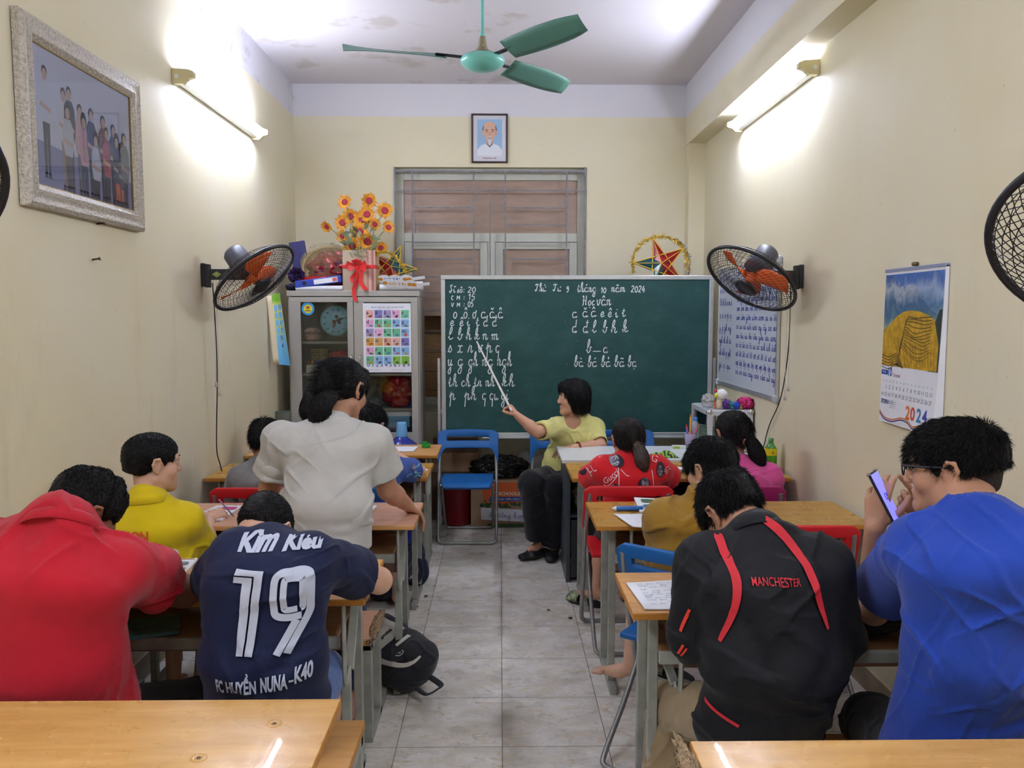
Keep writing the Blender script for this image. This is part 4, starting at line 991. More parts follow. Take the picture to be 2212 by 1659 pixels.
    allv = np.concatenate([v, vs]); F = ([t] if len(t) else []) + [q, fq + len(v), ft_ + len(v)]
    out['hair'] = link('hair', mesh_np('hair', allv, F, True), m_, root, True)
    if hr.get('fade'):
        fv = Vol(L(0, 0, .0) - .2 * hs, L(0, 0, .0) + .2 * hs, .004); e_ = .0045
        fv.u([E((0, -.014, .040), (.075 * wide + e_, .095 + e_, .080 + e_)), E((0, -.05, -.015), (.056 * wide + e_, .048 + e_, .06)), E((0, .022, .03), (.066 * wide + e_, .074 + e_, .075 + e_))], .02)
        fv.plane(L(0, 0, hr['fade']), R @ V(0, -.2, -1), .004); fv.sub([E((0, .13, -.01), (.09, .085, .1))], .006)
        for sg in (-1, 1): fv.sub([E((sg * .09, .006, -.035), (.030, .030, .062)), E((sg * .085, .06, -.035), (.04, .034, .06))], .006)
        v, t, q = fv.mesh(); link('cropped_sides', mesh_np('cropped_sides', v, [t, q] if len(t) else [q], True), FADE, root, True)
    return out
def ponytail(P, pts, r, tie_mat, m_=None, n=1600, loose=.05, seed=3):
    """a tail of hair along pts with a tie at its root"""
    pts = catmull([V(p) for p in pts], 8); N = len(pts); ts = np.linspace(0, 1, N)
    rs = [r * (.5 + .75 * t ** .7 if t < .75 else 1.115 - 1.7 * (t - .75)) for t in ts]; rs = [max(x, .004) for x in rs]
    m = MB(); m.loft(pts, rs, 18); o = np.array(m.v); ax = np.repeat(np.array(pts), 18, 0); ax = np.concatenate([ax, np.repeat(ax[:1], len(o) - len(ax), 0)])
    m.v = [tuple(a) for a in o]
    g = np.random.default_rng(seed); A = []; Fq = []; Ft = []
    for k in range(n):
        a = g.uniform(0, 2 * PI); rr = g.uniform(.6, 1.08); i0 = int(g.integers(0, N // 2)); i1 = int(min(N - 1, i0 + N // 2 + g.integers(0, N // 3)))
        idx = np.linspace(i0, i1, 5).astype(int); pl = []
        for i in idx:
            t = nrm(pts[min(i + 1, N - 1)] - pts[max(i - 1, 0)]); x = nrm(np.cross(t, (0, 1, .3))); z = np.cross(x, t)
            pl.append(pts[i] + rs[i] * rr * (x * math.cos(a) + z * math.sin(a)) + g.normal(0, loose * r, 3))
        e = pl[-1] + nrm(pl[-1] - pl[-2]) * g.uniform(.0, .035); w = nrm(np.cross(pl[1] - pl[0], (0, 1, 0))) * .0011; b0 = len(m.v)
        m.put([p + sg * w for p in pl for sg in (-1, 1)] + [e], [[2 * j, 2 * j + 1, 2 * j + 3, 2 * j + 2] for j in range(4)] + [[8, 9, 10]], True)
    o = m.build('ponytail', m_ or HAIRM, P['root'], world=True)
    if tie_mat:
        t = nrm(pts[1] - pts[0]); x = nrm(np.cross(t, (0, 0, 1))); z = np.cross(x, t); rr = r * .62
        m = MB(); m.loft([pts[1] + rr * (x * math.cos(a) + z * math.sin(a)) for a in np.linspace(0, 2 * PI, 25)], r * .2 + .003, 8, caps=False); m.build('hair_tie', tie_mat, o, world=True)
    return o
# ------------------------------------------------------------------ fans
FANB = mat('fan_black', (30, 30, 34), rough=.4); FANG = mat('fan_motor_grey', (78, 80, 92), rough=.4); ORNG = mat('fan_blade_orange', (238, 106, 36), rough=.35, spec=.5)
WIRE = mat('fan_wire', (40, 40, 46), rough=.35, metal=.4); CORDW = mat('cord_white', (188, 184, 170), rough=.7); CORDB = mat('cord_black', (28, 28, 30), rough=.6)
def wall_fan(label, mount, c, n, side, blade0=0, badge=None, cords=True, R=.245):
    mount, c, n = V(mount), V(c), nrm(n); t = thing('wall_fan', label, 'fan', mount, 'wall mounted fans')
    u = nrm(np.cross(n, (0, 0, 1))); w = np.cross(u, n)
    q = lambda r, a, h: c + r * (u * math.cos(a) + w * math.sin(a)) + n * h
    def wires(front):
        m = MB(); sg = 1 if front else -1; dep = .062 if front else .072; r0 = .055 if front else .09
        prof = lambda f: (r0 + (R - r0) * f, sg * dep * (1 - f ** 3.2))
        N = 66 if front else 60
        for k in range(N):
            a0 = 2 * PI * k / N; tw = .55 if front else .0
            m.loft([q(prof(f)[0], a0 + tw * f, prof(f)[1]) for f in np.linspace(0, 1, 7)], .0011, 4, caps=False, smooth=False)
        for f in ((.12, .24, .36, .48, .60, .72, .84, .93) if front else (.25, .55, .8)):
            r_, h_ = prof(f); m.loft([q(r_, a, h_) for a in np.linspace(0, 2 * PI, 41)], .0011, 4, caps=False, smooth=False)
        return m
    wires(False).build('rear_cage', WIRE, t, world=True)
    cg = wires(True).build('front_cage', WIRE, t, world=True)
    m = MB(); m.lathe([(0, .070), (.045, .069), (.054, .064), (.056, .056), (0, .054)], c, n, 28); m.build('cage_badge', FANB, cg, world=True)
    m = MB(); m.loft([q(R, a, 0) for a in np.linspace(0, 2 * PI, 61)], .0095, 10, caps=False); m.build('rim', FANB, t, world=True)
    for k in range(3):
        a0 = blade0 + 2 * PI * k / 3; P = np.zeros((9, 5, 3))
        for i in range(9):
            f = i / 8; r = .03 + (.205 - .03) * f
            for j in range(5):
                g = j / 4 - .5; wd = (.55 + .35 * math.sin(PI * min(f, .9))) * (1 - .3 * f); P[i, j] = q(r, a0 + .55 * f + g * wd, -.012 + g * .055 * (1 - .5 * f))
        m = MB(); m.grid(P); m.build('blade', ORNG, t, world=True, solid=.003)
    m = MB(); m.lathe([(0, .03), (.018, .03), (.026, .022), (.03, .0), (.032, -.02), (0, -.02)], c, n, 24); hb = m.build('hub', ORNG, t, world=True)
    MB().lathe([(0, .042), (.014, .041), (.019, .03), (0, .03)], c, n, 20).build('hub_cap', FANB, hb, world=True)
    m = MB(); m.lathe([(0, -.2), (.045, -.2), (.058, -.185), (.064, -.13), (.072, -.085), (.072, -.062), (0, -.06)], c, n, 28); m.build('motor', FANG, t, world=True)
    e = c - n * .10; s = -side; m = MB()
    b0 = V(mount[0] + s * .025, mount[1], mount[2]); m.beam(b0, (e[0] - s * .0, mount[1], mount[2] - .0), .03, .058); m.beam((e[0], mount[1], mount[2]), e, .036, .036); m.build('arm', FANB, t, bevel=.004, world=True)
    if badge is not None:
        m = MB(); x, y, z = mount[0] + s * .085, mount[1] - .0165, mount[2]
        if badge == 'diamond': m.put([(x - .026, y, z), (x, y, z - .016), (x + .026, y, z), (x, y, z + .016)], [[0, 1, 2, 3]]); m.build('badge', mat('badge_green', (150, 158, 84), rough=.5), t, world=True)
        else:
            m.loft([(x + .02 * math.cos(a), y, z + .02 * math.sin(a)) for a in np.linspace(-.6, PI + .6, 17)], .0012, 4); k = m.build('speed_scale', mat('badge_orange', (200, 90, 50), rough=.5), t, world=True)
            MB().lathe([(0, .012), (.012, .012), (.014, 0)], (x, y, z), (0, -1, 0), 16).build('knob', FANB, t, world=True)
    m = MB(); m.b2((min(mount[0], mount[0] + s * .02), mount[1] - .02, mount[2] - .065), (max(mount[0], mount[0] + s * .02), mount[1] + .02, mount[2] + .06))
    m.b2((min(mount[0] + s * .02, mount[0] + s * .045), mount[1] - .018, mount[2] - .07), (max(mount[0] + s * .02, mount[0] + s * .045), mount[1] + .018, mount[2] + .055)); m.build('wall_plate', FANB, t, bevel=.003, world=True)
    if cords:
        for dx, zl in ((.055, .58), (.072, .63)):
            x = mount[0] + s * dx; m = MB(); m.cyl((x, mount[1] + .01, mount[2] - .03), (x, mount[1] + .01, mount[2] - zl), .0013, n=5); k = m.build('pull_cord', CORDW, t, world=True)
            MB().lathe([(0, 0), (.006, -.003), (.008, -.03), (0, -.032)], (x, mount[1] + .01, mount[2] - zl), (0, 0, 1), 10).build('cord_bob', CORDW, k, world=True)
    return t
wall_fan('black wall fan with orange blades on the left wall beside the cabinet', (-1.609, 4.47, 1.845), (-1.305, 4.40, 1.822), (.65, -.175, -.74), -1, 2.6, 'diamond')
wall_fan('black wall fan with orange blades on the right wall beside the whiteboard', (1.599, 4.33, 1.832), (1.298, 4.24, 1.812), (-.569, -.297, -.77), 1, .9, 'dial')
wall_fan('wall fan by the rear right wall, cut off by the right photo border', (1.599, 1.66, 1.80), (1.24, 1.61, 1.765), (-.51, -.474, -.718), 1, .3, None, False)
wall_fan('wall fan by the rear left wall, only its rim tip showing', (-1.609, 1.75, 1.93), (-1.277, 1.693, 1.893), (.504, -.484, -.715), -1, .3, None, False)
for lb, pts in (('thin black power cable hanging from the left wall fan down to the desk', [(-1.555, 4.475, 1.8), (-1.55, 4.49, 1.5), (-1.555, 4.5, 1.25), (-1.57, 4.51, 1.0), (-1.575, 4.52, .87), (-1.56, 4.52, .80), (-1.555, 4.53, .757)]),
                ('thin black power cable hanging from the right wall fan behind the soda bottle', [(1.54, 4.335, 1.8), (1.55, 4.36, 1.55), (1.56, 4.42, 1.35), (1.575, 4.55, 1.15), (1.585, 4.75, .98), (1.588, 4.85, .84), (1.585, 4.9, .76)])):
    m = MB(); m.loft(catmull(pts, 6), .0032, 6); tag(m.build('power_cable', CORDB), lb, 'cable', 'fan power cables')
# ceiling fan
TURQ = mat('fan_turquoise', (120, 200, 186), rough=.3, coat=.3); BLD = mat('fan_blade_green', (84, 132, 118), rough=.45); BRASS = mat('fan_collar', (150, 140, 110), rough=.5, metal=.2)
cf = thing('ceiling_fan', 'turquoise ceiling fan with three green blades hanging from the ceiling', 'fan', (-.09, 4.42, 2.96)); fc = (-.09, 4.42, 2.955)
m = MB(); m.lathe([(0, -.052), (.05, -.048), (.09, -.034), (.113, -.014), (.118, .004), (.112, .018), (.098, .024), (0, .024)], fc, n=40); m.build('motor_bowl', TURQ, cf, world=True)
m = MB(); m.lathe([(.098, .022), (.075, .034), (0, .034)], fc, n=32); m.build('motor_top', BLACK, cf, world=True)
m = MB(); m.lathe([(.06, .03), (.04, .045), (.026, .07), (.019, .105), (.016, .125)], fc, n=24); m.build('collar', BRASS, cf, world=True)
m = MB(); m.lathe([(.012, .12), (.014, .125), (.014, .14), (.0095, .145), (.0095, .375), (.013, .38), (.013, .395), (.024, .405), (.034, .42), (.038, .465), (0, .465)], fc, n=20); m.build('down_rod', TURQ, cf, world=True)
for ang in (194, 311, 48):
    a = math.radians(ang); d = V(math.cos(a), math.sin(a), 0); p = V(-d[1], d[0], 0); c0 = V(fc)
    P = np.zeros((10, 5, 3))
    for i in range(10):
        f = i / 9; r = .20 + .52 * f; wd = .055 + .022 * math.sin(PI * min(1, f * 1.05)) - .02 * max(0, f - .85) / .15
        for j in range(5):
            g = j / 2 - 1; P[i, j] = c0 + d * r + p * wd * g + V(0, 0, .012 - .028 * g - .004 * (1 - g * g))
    m = MB(); m.grid(P); b = m.build('blade', BLD, cf, world=True, solid=.003)
    m = MB(); m.beam(c0 + d * .09 + (0, 0, .012), c0 + d * .25 + (0, 0, .017), .035, .006); m.build('blade_iron', BLACK, b, bevel=.002, world=True)

# ------------------------------------------------------------------ wall pictures
def framed(name, label, cat, org, u, v, W, H, fw, depth, fm, inner=None):
    """picture frame: org = lower left corner on the wall, u along, v up, facing u x v"""
    org, u, v = V(org), V(u), V(v); n = nrm(np.cross(u, v)); t = thing(name, label, cat, org + u * W / 2); m = MB()
    prof = [(0, 0), (0, depth * .7), (fw * .18, depth), (fw * .45, depth * .86), (fw * .75, depth * .95), (fw, depth * .5), (fw, depth * .3)]
    C4 = [(0, 0, 1, 1), (W, 0, -1, 1), (W, H, -1, -1), (0, H, 1, -1)]
    P = np.array([[org + u * (x + sx * a) + v * (y + sy * a) + n * h for a, h in prof] for x, y, sx, sy in C4])
    m.grid(P, False, close_u=True); m.build('frame', fm, t, world=True, bevel=.002)
    return t, (lambda x, y, l=0: org + u * x + v * y + n * (depth * .3 + l)), n
SILV = mat('ornate_silver_gilt', (196, 188, 172), rough=.42, metal=.15, vary=.28, vscale=90, bump=1.0, bscale=130); GOLD_ = mat('gilt_bead', (196, 168, 96), rough=.35, metal=.6, vary=.4, vscale=200, bump=.8, bscale=240)
SKY_ = mat('photo_backdrop', (208, 211, 230), rough=.5); SKF = mat('photo_floor', (150, 154, 190), rough=.5); PHG = glass('picture_glass', (250, 250, 252), .0)
def flat(mb, poly, at, lift): mb.put([at(x, y, lift) for x, y in poly], [list(range(len(poly)))])
def oval(cx, cy, rx, ry, n=14): return [(cx + rx * math.cos(2 * PI * k / n), cy + ry * math.sin(2 * PI * k / n)) for k in range(n)]
W_, H_ = .905, .645
fp, at, nn = framed('framed_photo', 'large ornate silver framed group photo high on the left wall', 'picture', (-1.606, 2.80, 1.995), (0, 1, 0), (0, 0, 1), W_, H_, .082, .035, SILV)
m = MB(); 
for a, b in (((.078, .078), (W_ - .078, .084)), ((.078, H_ - .084), (W_ - .078, H_ - .078)), ((.078, .084), (.084, H_ - .084)), ((W_ - .084, .084), (W_ - .078, H_ - .084))):
    p0, p1 = at(*a, .0), at(*b, .008); m.b2(np.minimum(p0, p1), np.maximum(p0, p1))
m.build('bead_moulding', GOLD_, fp, world=True)
m = MB(); flat(m, [(.08, .24), (W_ - .08, .20), (W_ - .08, H_ - .08), (.08, H_ - .08)], at, .0004); pp = m.build('print', SKY_, fp, world=True)
m = MB(); flat(m, [(.08, .08), (W_ - .08, .08), (W_ - .08, .20), (.08, .24)], at, .0004); m.build('print_floor', SKF, fp, world=True)
PC = lambda n_, c: mat('photo_' + n_, c, rough=.6)
FIG = [(.165, .50, .25, (214, 220, 232), (58, 62, 62), 1), (.285, .455, .21, (220, 220, 226), (150, 130, 110), 1), (.325, .47, .20, (52, 54, 66), (60, 62, 60), 1), (.31, .40, .17, (198, 204, 214), (86, 76, 80), 0), (.40, .425, .19, (214, 170, 180), (90, 96, 108), 1), (.425, .39, .15, (216, 160, 176), (64, 70, 80), 0), (.485, .43, .16, (60, 62, 84), (40, 42, 48), 1),
       (.515, .34, .12, (206, 210, 222), (36, 38, 42), 0), (.58, .425, .16, (90, 70, 80), (44, 46, 50), 1), (.605, .385, .13, (176, 60, 74), (42, 44, 48), 1), (.665, .41, .15, (70, 72, 90), (46, 48, 52), 1), (.69, .37, .12, (46, 62, 92), (226, 96, 50), 0), (.735, .34, .11, (86, 84, 90), (210, 90, 60), 0), (.76, .395, .12, (110, 120, 118), (40, 44, 62), 1)]
by = {}
for i, (x, top, ft, cs, cl, male) in enumerate(FIG):
    lf = .0006 + .00025 * i; hgt = top - ft + .06; hd = .022; k = lambda n_, c: by.setdefault(c, MB())
    y0 = top - 2 * hd; wq = .036; hipy = y0 - hgt * .48; fy = max(.10, y0 - hgt * 1.0 - .02)
    flat(k('l', cl), [(x - wq * .62, hipy + .01), (x - wq * .5, fy), (x - wq * .1, fy), (x, hipy - .03), (x + wq * .12, fy), (x + wq * .5, fy), (x + wq * .66, hipy + .01)], at, lf)
    flat(k('s', (40, 38, 44)), [(x - wq * .62, fy - .012), (x - wq * .05, fy - .012), (x - wq * .08, fy + .008), (x - wq * .5, fy + .008)], at, lf); flat(k('s', (40, 38, 44)), [(x + wq * .1, fy - .012), (x + wq * .66, fy - .012), (x + wq * .5, fy + .008), (x + wq * .12, fy + .008)], at, lf)
    flat(k('c', cs), [(x - wq, y0 - .03), (x - wq * .5, y0 - .004), (x + wq * .5, y0 - .004), (x + wq, y0 - .03), (x + wq * 1.12, hipy + hgt * .16), (x + wq * .72, hipy), (x - wq * .72, hipy), (x - wq * 1.12, hipy + hgt * .16)], at, lf + .0001)
    flat(k('a', (206, 166, 140)), [(x - wq * 1.0, hipy + hgt * .17), (x + wq * .9, hipy + hgt * .12), (x + wq * .9, hipy + hgt * .17), (x - wq * .9, hipy + hgt * .22)], at, lf + .0002)
    flat(k('h', (34, 28, 30)), oval(x, top - hd * .8, hd * (.80 if male else 1.05), hd * (1.0 if male else 1.5)), at, lf + .00012); flat(k('f', (206, 166, 140)), oval(x, top - hd * 1.25, hd * .70, hd * .95), at, lf + .0002)
for c, q in by.items(): q.build('print_figures', PC('tone_%d_%d_%d' % c, tuple(int(x * .66 + y * .34) for x, y in zip(c, (196, 200, 218)))), pp, world=True)  # figure tones paled with bluish white: the glass's washed-out reflection painted into the print
m = MB(); flat(m, [(.084, .084), (W_ - .084, .084), (W_ - .084, H_ - .084), (.084, H_ - .084)], at, .0065); m.build('glass', PHG, fp, world=True)
# small portrait over the window
DKW = mat('dark_frame_wood', (58, 42, 36), rough=.45)
pw, ph = .285, .378
po, at, nn = framed('framed_portrait', 'small dark framed portrait of an old bearded man above the window', 'picture', (-.222, 6.543, 2.815), (1, 0, 0), (0, 0, 1), pw, ph, .014, .014, DKW)
m = MB(); flat(m, [(.012, .012), (pw - .012, .012), (pw - .012, ph - .012), (.012, ph - .012)], at, 0); m.build('mount', mat('portrait_mount', (206, 206, 214)), po, world=True)
m = MB(); flat(m, [(.046, .056), (.24, .056), (.24, .335), (.046, .335)], at, .0004); pr = m.build('print', mat('portrait_blue', (150, 184, 216)), po, world=True)
def pl(c, poly, l): q = MB(); flat(q, poly, at, l); q.build('print_shape', mat('portrait_%d_%d_%d' % c, c, rough=.6), pr, world=True)
pl((222, 226, 232), [(.046, .056), (.24, .056), (.24, .10), (.21, .135), (.17, .15), (.115, .15), (.075, .135), (.046, .10)], .0006); pl((202, 160, 138), [(.115, .14), (.17, .14), (.165, .19), (.12, .19)], .0008)
pl((120, 116, 118), oval(.143, .255, .058, .064), .0009); pl((214, 172, 150), oval(.143, .238, .049, .072), .0011); pl((214, 172, 150), oval(.143, .285, .047, .034), .0012)
for s in (-1, 1):
    pl((214, 172, 150), oval(.143 + s * .052, .232, .008, .017), .0011); pl((60, 50, 50), [(.143 + s * .012, .252), (.143 + s * .036, .250), (.143 + s * .034, .257), (.143 + s * .014, .258)], .0014); pl((40, 34, 36), oval(.143 + s * .022, .240, .008, .0032), .0014)
pl((186, 140, 118), [(.137, .215), (.149, .215), (.146, .24), (.141, .24)], .0014); pl((206, 206, 210), [(.12, .196), (.166, .196), (.158, .206), (.128, .206)], .0014); pl((170, 100, 92), [(.132, .188), (.154, .188), (.15, .193), (.136, .193)], .0015); pl((210, 210, 214), [(.127, .182), (.159, .182), (.152, .14), (.143, .122), (.134, .14)], .0014)
pl((96, 90, 92), [(.118, .148), (.143, .118), (.168, .148), (.160, .150), (.143, .130), (.126, .150)], .0015)
m = MB(); write(m, 'mnunmnu nmu', at(.088, .034, .0005), (1, 0, 0), (0, 0, 1), .006, .002, width=.11); m.build('caption', mat('caption_red', (176, 96, 84)), po, world=True)
# calendar on the right wall (faces -x: u runs towards the camera)
cal = thing('wall_calendar', 'hanging wall calendar with golden rice terraces on the right wall', 'calendar', (1.598, 3.13, 1.19)); CW, CH = .455, .615
co = V(1.598, 3.36, 1.19); u_, v_ = V(0, -1, 0), V(0, 0, 1)
def catp(x, y, l=0): return co + u_ * x + v_ * y + V(-(.012 + .006 * (1 - y / CH) + .020 * (1 - y / CH) ** 2 * (x / CW)) - l, 0, 0)
m = MB(); P = np.array([[catp(CW * i / 8, CH * j / 10) for j in range(11)] for i in range(9)]); m.grid(P); Pb = P.copy(); Pb[..., 0] = 1.598; 
for E_ in (P[0], P[-1], P[:, 0], P[:, -1]):
    Q_ = E_.copy(); Q_[:, 0] = 1.598; m.grid(np.stack([E_, Q_]), False)
m.build('pages', PAPER, cal, world=True)
def cl(c, polys, l, nm='picture'):
    q = MB()
    for p in polys:
        v2, f2 = tris((np.array(p), [list(range(len(p)))]), .06); q.put([catp(a, b, l) for a, b in v2], f2)
    return q.build(nm, mat('calendar_%d_%d_%d' % c, c, rough=.45), cal, world=True)
def pic_mat(name, stops, fr, amt, vert=True):
    m = mat(name, (128, 128, 128), rough=.4); n = NT(m)
    g = n.m('DIVIDE', n.m('SUBTRACT', n.z, 1.42), .39); nz = n.noise(fr, n.vec(0, n.m('MULTIPLY', n.y, 1.4), n.z), detail=6, rough=.6, dist=.8)
    n.base(n.ramp(n.m('ADD', g, n.m('MULTIPLY', n.m('SUBTRACT', nz, .5), amt)), stops)); return m
q = MB(); v2, f2 = tris((np.array([(.004, .232), (CW - .004, .232), (CW - .004, CH - .016), (.004, CH - .016)]), [[0, 1, 2, 3]]), .06); q.put([catp(a, b, .0006) for a, b in v2], f2)
q.build('picture', pic_mat('calendar_sky', [(.45, (150, 160, 170)), (.62, (70, 112, 150)), (.78, (150, 170, 200)), (.9, (60, 100, 170)), (1, (90, 130, 200))], 9, .45), cal, world=True)
q = MB()
for poly in ([(.004, .38), (.004, .60), (.06, .598), (.11, .56), (.16, .545), (.22, .56), (.25, .55), (.30, .50), (.37, .455), (.45, .43), (.45, .36)],): v2, f2 = tris((np.array(poly), [list(range(len(poly)))]), .06); q.put([catp(a, b, .0009) for a, b in v2], f2)
q.build('picture', pic_mat('calendar_mountain', [(.35, (170, 176, 170)), (.5, (96, 124, 134)), (.62, (52, 92, 132)), (.8, (170, 180, 190)), (.92, (56, 92, 150))], 12, .5), cal, world=True)
cl((34, 48, 44), [[(.38, .23), (.45, .23), (.45, .46), (.43, .455), (.40, .40)]], .0011)
GOLDT = mat('calendar_terrace', (190, 150, 30), rough=.5, vary=.3, vscale=40)
q = MB(); v2, f2 = tris((np.array([(.004, .232), (CW - .012, .232), (CW - .014, .33), (.40, .42), (.36, .435), (.30, .45), (.22, .455), (.17, .45), (.12, .435), (.06, .40), (.004, .375)]), [list(range(11))]), .06); q.put([catp(a, b, .0012) for a, b in v2], f2); q.build('picture', GOLDT, cal, world=True)
q = MB(); DKL = mat('calendar_terrace_line', (58, 46, 22), rough=.6)
def cline(pts, w):
    P = np.array(catmull([V(*p, 0) for p in pts], 6))[:, :2]; t = np.gradient(P, axis=0); t /= np.linalg.norm(t, axis=1, keepdims=True) + 1e-9; n = np.column_stack([-t[:, 1], t[:, 0]]) * w / 2
    q.put([catp(*p, .0016) for ab in zip(P + n, P - n) for p in ab], [[2 * i, 2 * i + 1, 2 * i + 3, 2 * i + 2] for i in range(len(P) - 1)])
for k in range(13):
    f = k / 12; cline([(.385 - .01 * f, .43 - .012 * k), (.33, .428 - .0135 * k), (.26, .425 - .0125 * k + .01 * math.sin(k)), (.205 - .004 * k, .43 - .010 * k), (.185 - .003 * k, .40 - .012 * k)], .0034 - .0012 * f)
for k in range(9): cline([(.23 + .02 * k, .33 - .004 * k), (.24 + .022 * k, .29), (.26 + .02 * k, .24)], .0016)
for k in range(5): cline([(.004, .275 - .012 * k), (.07, .268 - .012 * k), (.13, .285 - .01 * k), (.15 + .01 * k, .262 - .008 * k), (.12, .24)], .003)
for k in range(4): cline([(.10 + .03 * k, .335), (.13 + .025 * k, .30), (.14 + .03 * k, .25), (.15 + .03 * k, .234)], .0022)
q.build('picture', DKL, cal, world=True)
def ctext(s, c, x0, y0, x1=None, y1=None, bold=0, l=.0008, nm='lettering'):
    v2, f2 = fit(text2d(s, bold=bold), x0, y0, x1, y1); q = MB(); q.put([catp(a, b, l) for a, b in v2], f2); return q.build(nm, mat('calendar_ink_%d_%d_%d' % c, c, rough=.6), cal, world=True)
cl((30, 70, 160), [[(.004, .195), (.062, .195), (.062, .214), (.004, .214)]], .0006, 'month_band'); ctext('Tháng', (236, 238, 244), .014, .199, y1=.211, l=.0012); ctext('10', (30, 84, 172), .066, .190, .098, .226, .02); ctext('October', (150, 60, 66), .108, .190, .17, .2045)
q = MB(); days = 'T2 T3 T4 T5 T6 T7 CN'.split()
def put_num(s, x, y, h):
    v2, f2 = fit(text2d(s), 0, 0, y1=h); q.put([catp(a + x - v2[:, 0].max() / 2, b + y, .0007) for a, b in v2], f2)
for i in range(31):
    k = i + 1; row, colm = divmod(k, 14); put_num(str(i + 1), .022 + colm * .0305, .138 - row * .030, .0155)
for k in range(14): put_num(days[k % 7], .022 + k * .0305, .166, .006)
q.build('lettering', mat('calendar_ink_grey', (96, 100, 112), rough=.6), cal, world=True)
ctext('TTXVN', (30, 50, 130), .016, .075, .076, .094, .02)
q = MB()
for k in range(4): write(q, 'mnunmunm', catp(.095, .088 - .008 * k, .0008), u_, v_, .0026, .0008, width=.055)
q.build('lettering', mat('calendar_ink_light', (150, 154, 168), rough=.6), cal, world=True)
for ch, c, x in (('2', (214, 110, 30), .235), ('0', (196, 70, 40), .275), ('2', (60, 130, 180), .325), ('4', (60, 70, 160), .37)): ctext(ch, c, x, .035, x + .036, .088, .03)
for c, o_ in (((206, 110, 40), 0), ((70, 50, 120), -.008), ((240, 240, 240), -.014)):
    q = MB(); cl_pts = [(.004, .045 + o_), (.05, .022 + o_), (.12, .018 + o_), (.2, .034 + o_), (.26, .03 + o_), (.30, .014 + o_), (.36, .022 + o_), (CW - .006, .02 + o_)]
    cline(cl_pts, .005); q.build('ribbon_print', mat('calendar_ink_%d_%d_%d' % c, c, rough=.6), cal, world=True)
m = MB(); m.b2((1.582, 3.36 - CW, 1.80), (1.598, 3.36, 1.812)); m.build('binding', mat('calendar_binding', (150, 160, 190), rough=.4, metal=.3), cal, world=True)
m = MB(); m.lathe([(0, 0), (.008, 0), (.008, .02), (0, .02)], (1.598, 3.13, 1.822), (-1, 0, 0), 12); m.build('hook', mat('brass_hook', (120, 104, 70), rough=.4, metal=.7), cal, world=True)
# whiteboard with blue handwriting on the right wall
wb = thing('whiteboard', 'white board covered in blue handwritten syllables on the right wall', 'whiteboard', (1.598, 5.28, 1.13)); w0, w1, z0, z1 = 4.64, 5.93, 1.128, 1.955
MB().b2((1.586, w0 + .01, z0 + .01), (1.598, w1 - .01, z1 - .01)).build('panel', mat('whiteboard_white', (204, 210, 222), rough=.25), wb, world=True)
m = MB()
for a, b in (((1.58, w0, z1 - .022), (1.598, w1, z1)), ((1.578, w0, z0), (1.598, w1, z0 + .03)), ((1.58, w0, z0 + .03), (1.598, w0 + .022, z1 - .022)), ((1.58, w1 - .022, z0 + .03), (1.598, w1, z1 - .022))): m.b2(a, b)
m.build('frame', ALU, wb, bevel=.003, world=True)
for y in (w0 + .02, w1 - .02):
    for z in (z0 + .015, z1 - .015): MB().box((1.585, y, z), (.03, .05, .05)).build('corner_cap', mat('corner_grey', (176, 180, 186), rough=.4), wb, bevel=.012, world=True)
L_ = ['a ă â b c', 'e ê i t d đ', 'l b h k n m s', 'x r v p q', 'y g gh ng', 'ngh th ch tr', 'nh kh p ph', 'gi q qu']; o_ = lambda y, z: (1.586, y, z)
def wline(s, y, z, h, w, W):
    m = MB(); write(m, s, o_(y, z), u_, v_, h, w, width=W, lift=.0012, jit=.02); m.build('handwritten_line', INKB, wb, world=True)
for i, s in enumerate(L_): wline(s, w1 - .04, 1.87 - i * .088, .022, .006, .30)
Rr = ['an ăn ân on ôn ơn en ên', 'in un ươn uôn iên yên', 'ang ăng âng ong ông eng ung ưng', 'iêng uông ương anh inh ênh', 'am ăm âm om ôm ơm em êm im', 'um iêm yêm uôm ươm ai oi ôi', 'ơi ui ưi uôi ươi ay ây ao eo', 'au âu iu êu iêu yêu ưu ươu', 'ac ăc âc oc ôc uc ưc ach ich êch', 'at ăt ât ot ôt ơt et êt it ut ưt', 'ap ăp âp op ôp ơp ep êp ip up', 'oa oe oai oay oan oăn uê uy']
for i, s in enumerate(Rr): wline(s, w1 - .46, 1.895 - i * .06, .020, .0055, .80)

# ------------------------------------------------------------------ things on and in the cabinet
TOPZ = 1.80
FOILR = mat('red_foil', (130, 14, 30), rough=.25, metal=.4, vary=.5, vscale=14); FOILP = mat('purple_tinsel', (170, 50, 170), rough=.15, metal=.8); GOLDF = mat('gold_tinsel', (214, 178, 50), rough=.35, metal=.35); SILF = mat('silver_tinsel', (180, 180, 176), rough=.2, metal=.8)
CELLO = mat('cellophane', (196, 180, 140), rough=.1, alpha=.2, spec=.8); BAMB = mat('bamboo_rim', (176, 146, 90), rough=.5, vary=.3, vscale=60); REDR = mat('red_ribbon', (206, 36, 34), rough=.4, sheen=.2)
def tinsel(name, pts, r, n, m_, parent=None, seed=1):
    g = np.random.default_rng(seed); P = catmull([V(p) for p in pts], 10); b = MB(); b.loft(P, r * .12, 5)
    for k in range(n):
        c = P[int(g.integers(0, len(P)))] + g.normal(0, r * .1, 3); d = nrm(g.normal(0, 1, 3)) * r * g.uniform(.6, 1.2); s = nrm(np.cross(d, g.normal(0, 1, 3))) * .0034
        b.put([c - s, c + s, c + d + s * .4, c + d - s * .4], [[0, 1, 2, 3]])
    return b.build(name, m_, parent, world=True)
fl = thing('flower_arrangement', 'bunch of orange paper sunflowers in a striped bamboo box with red bow', 'flowers', (-1.005, 5.98, TOPZ))
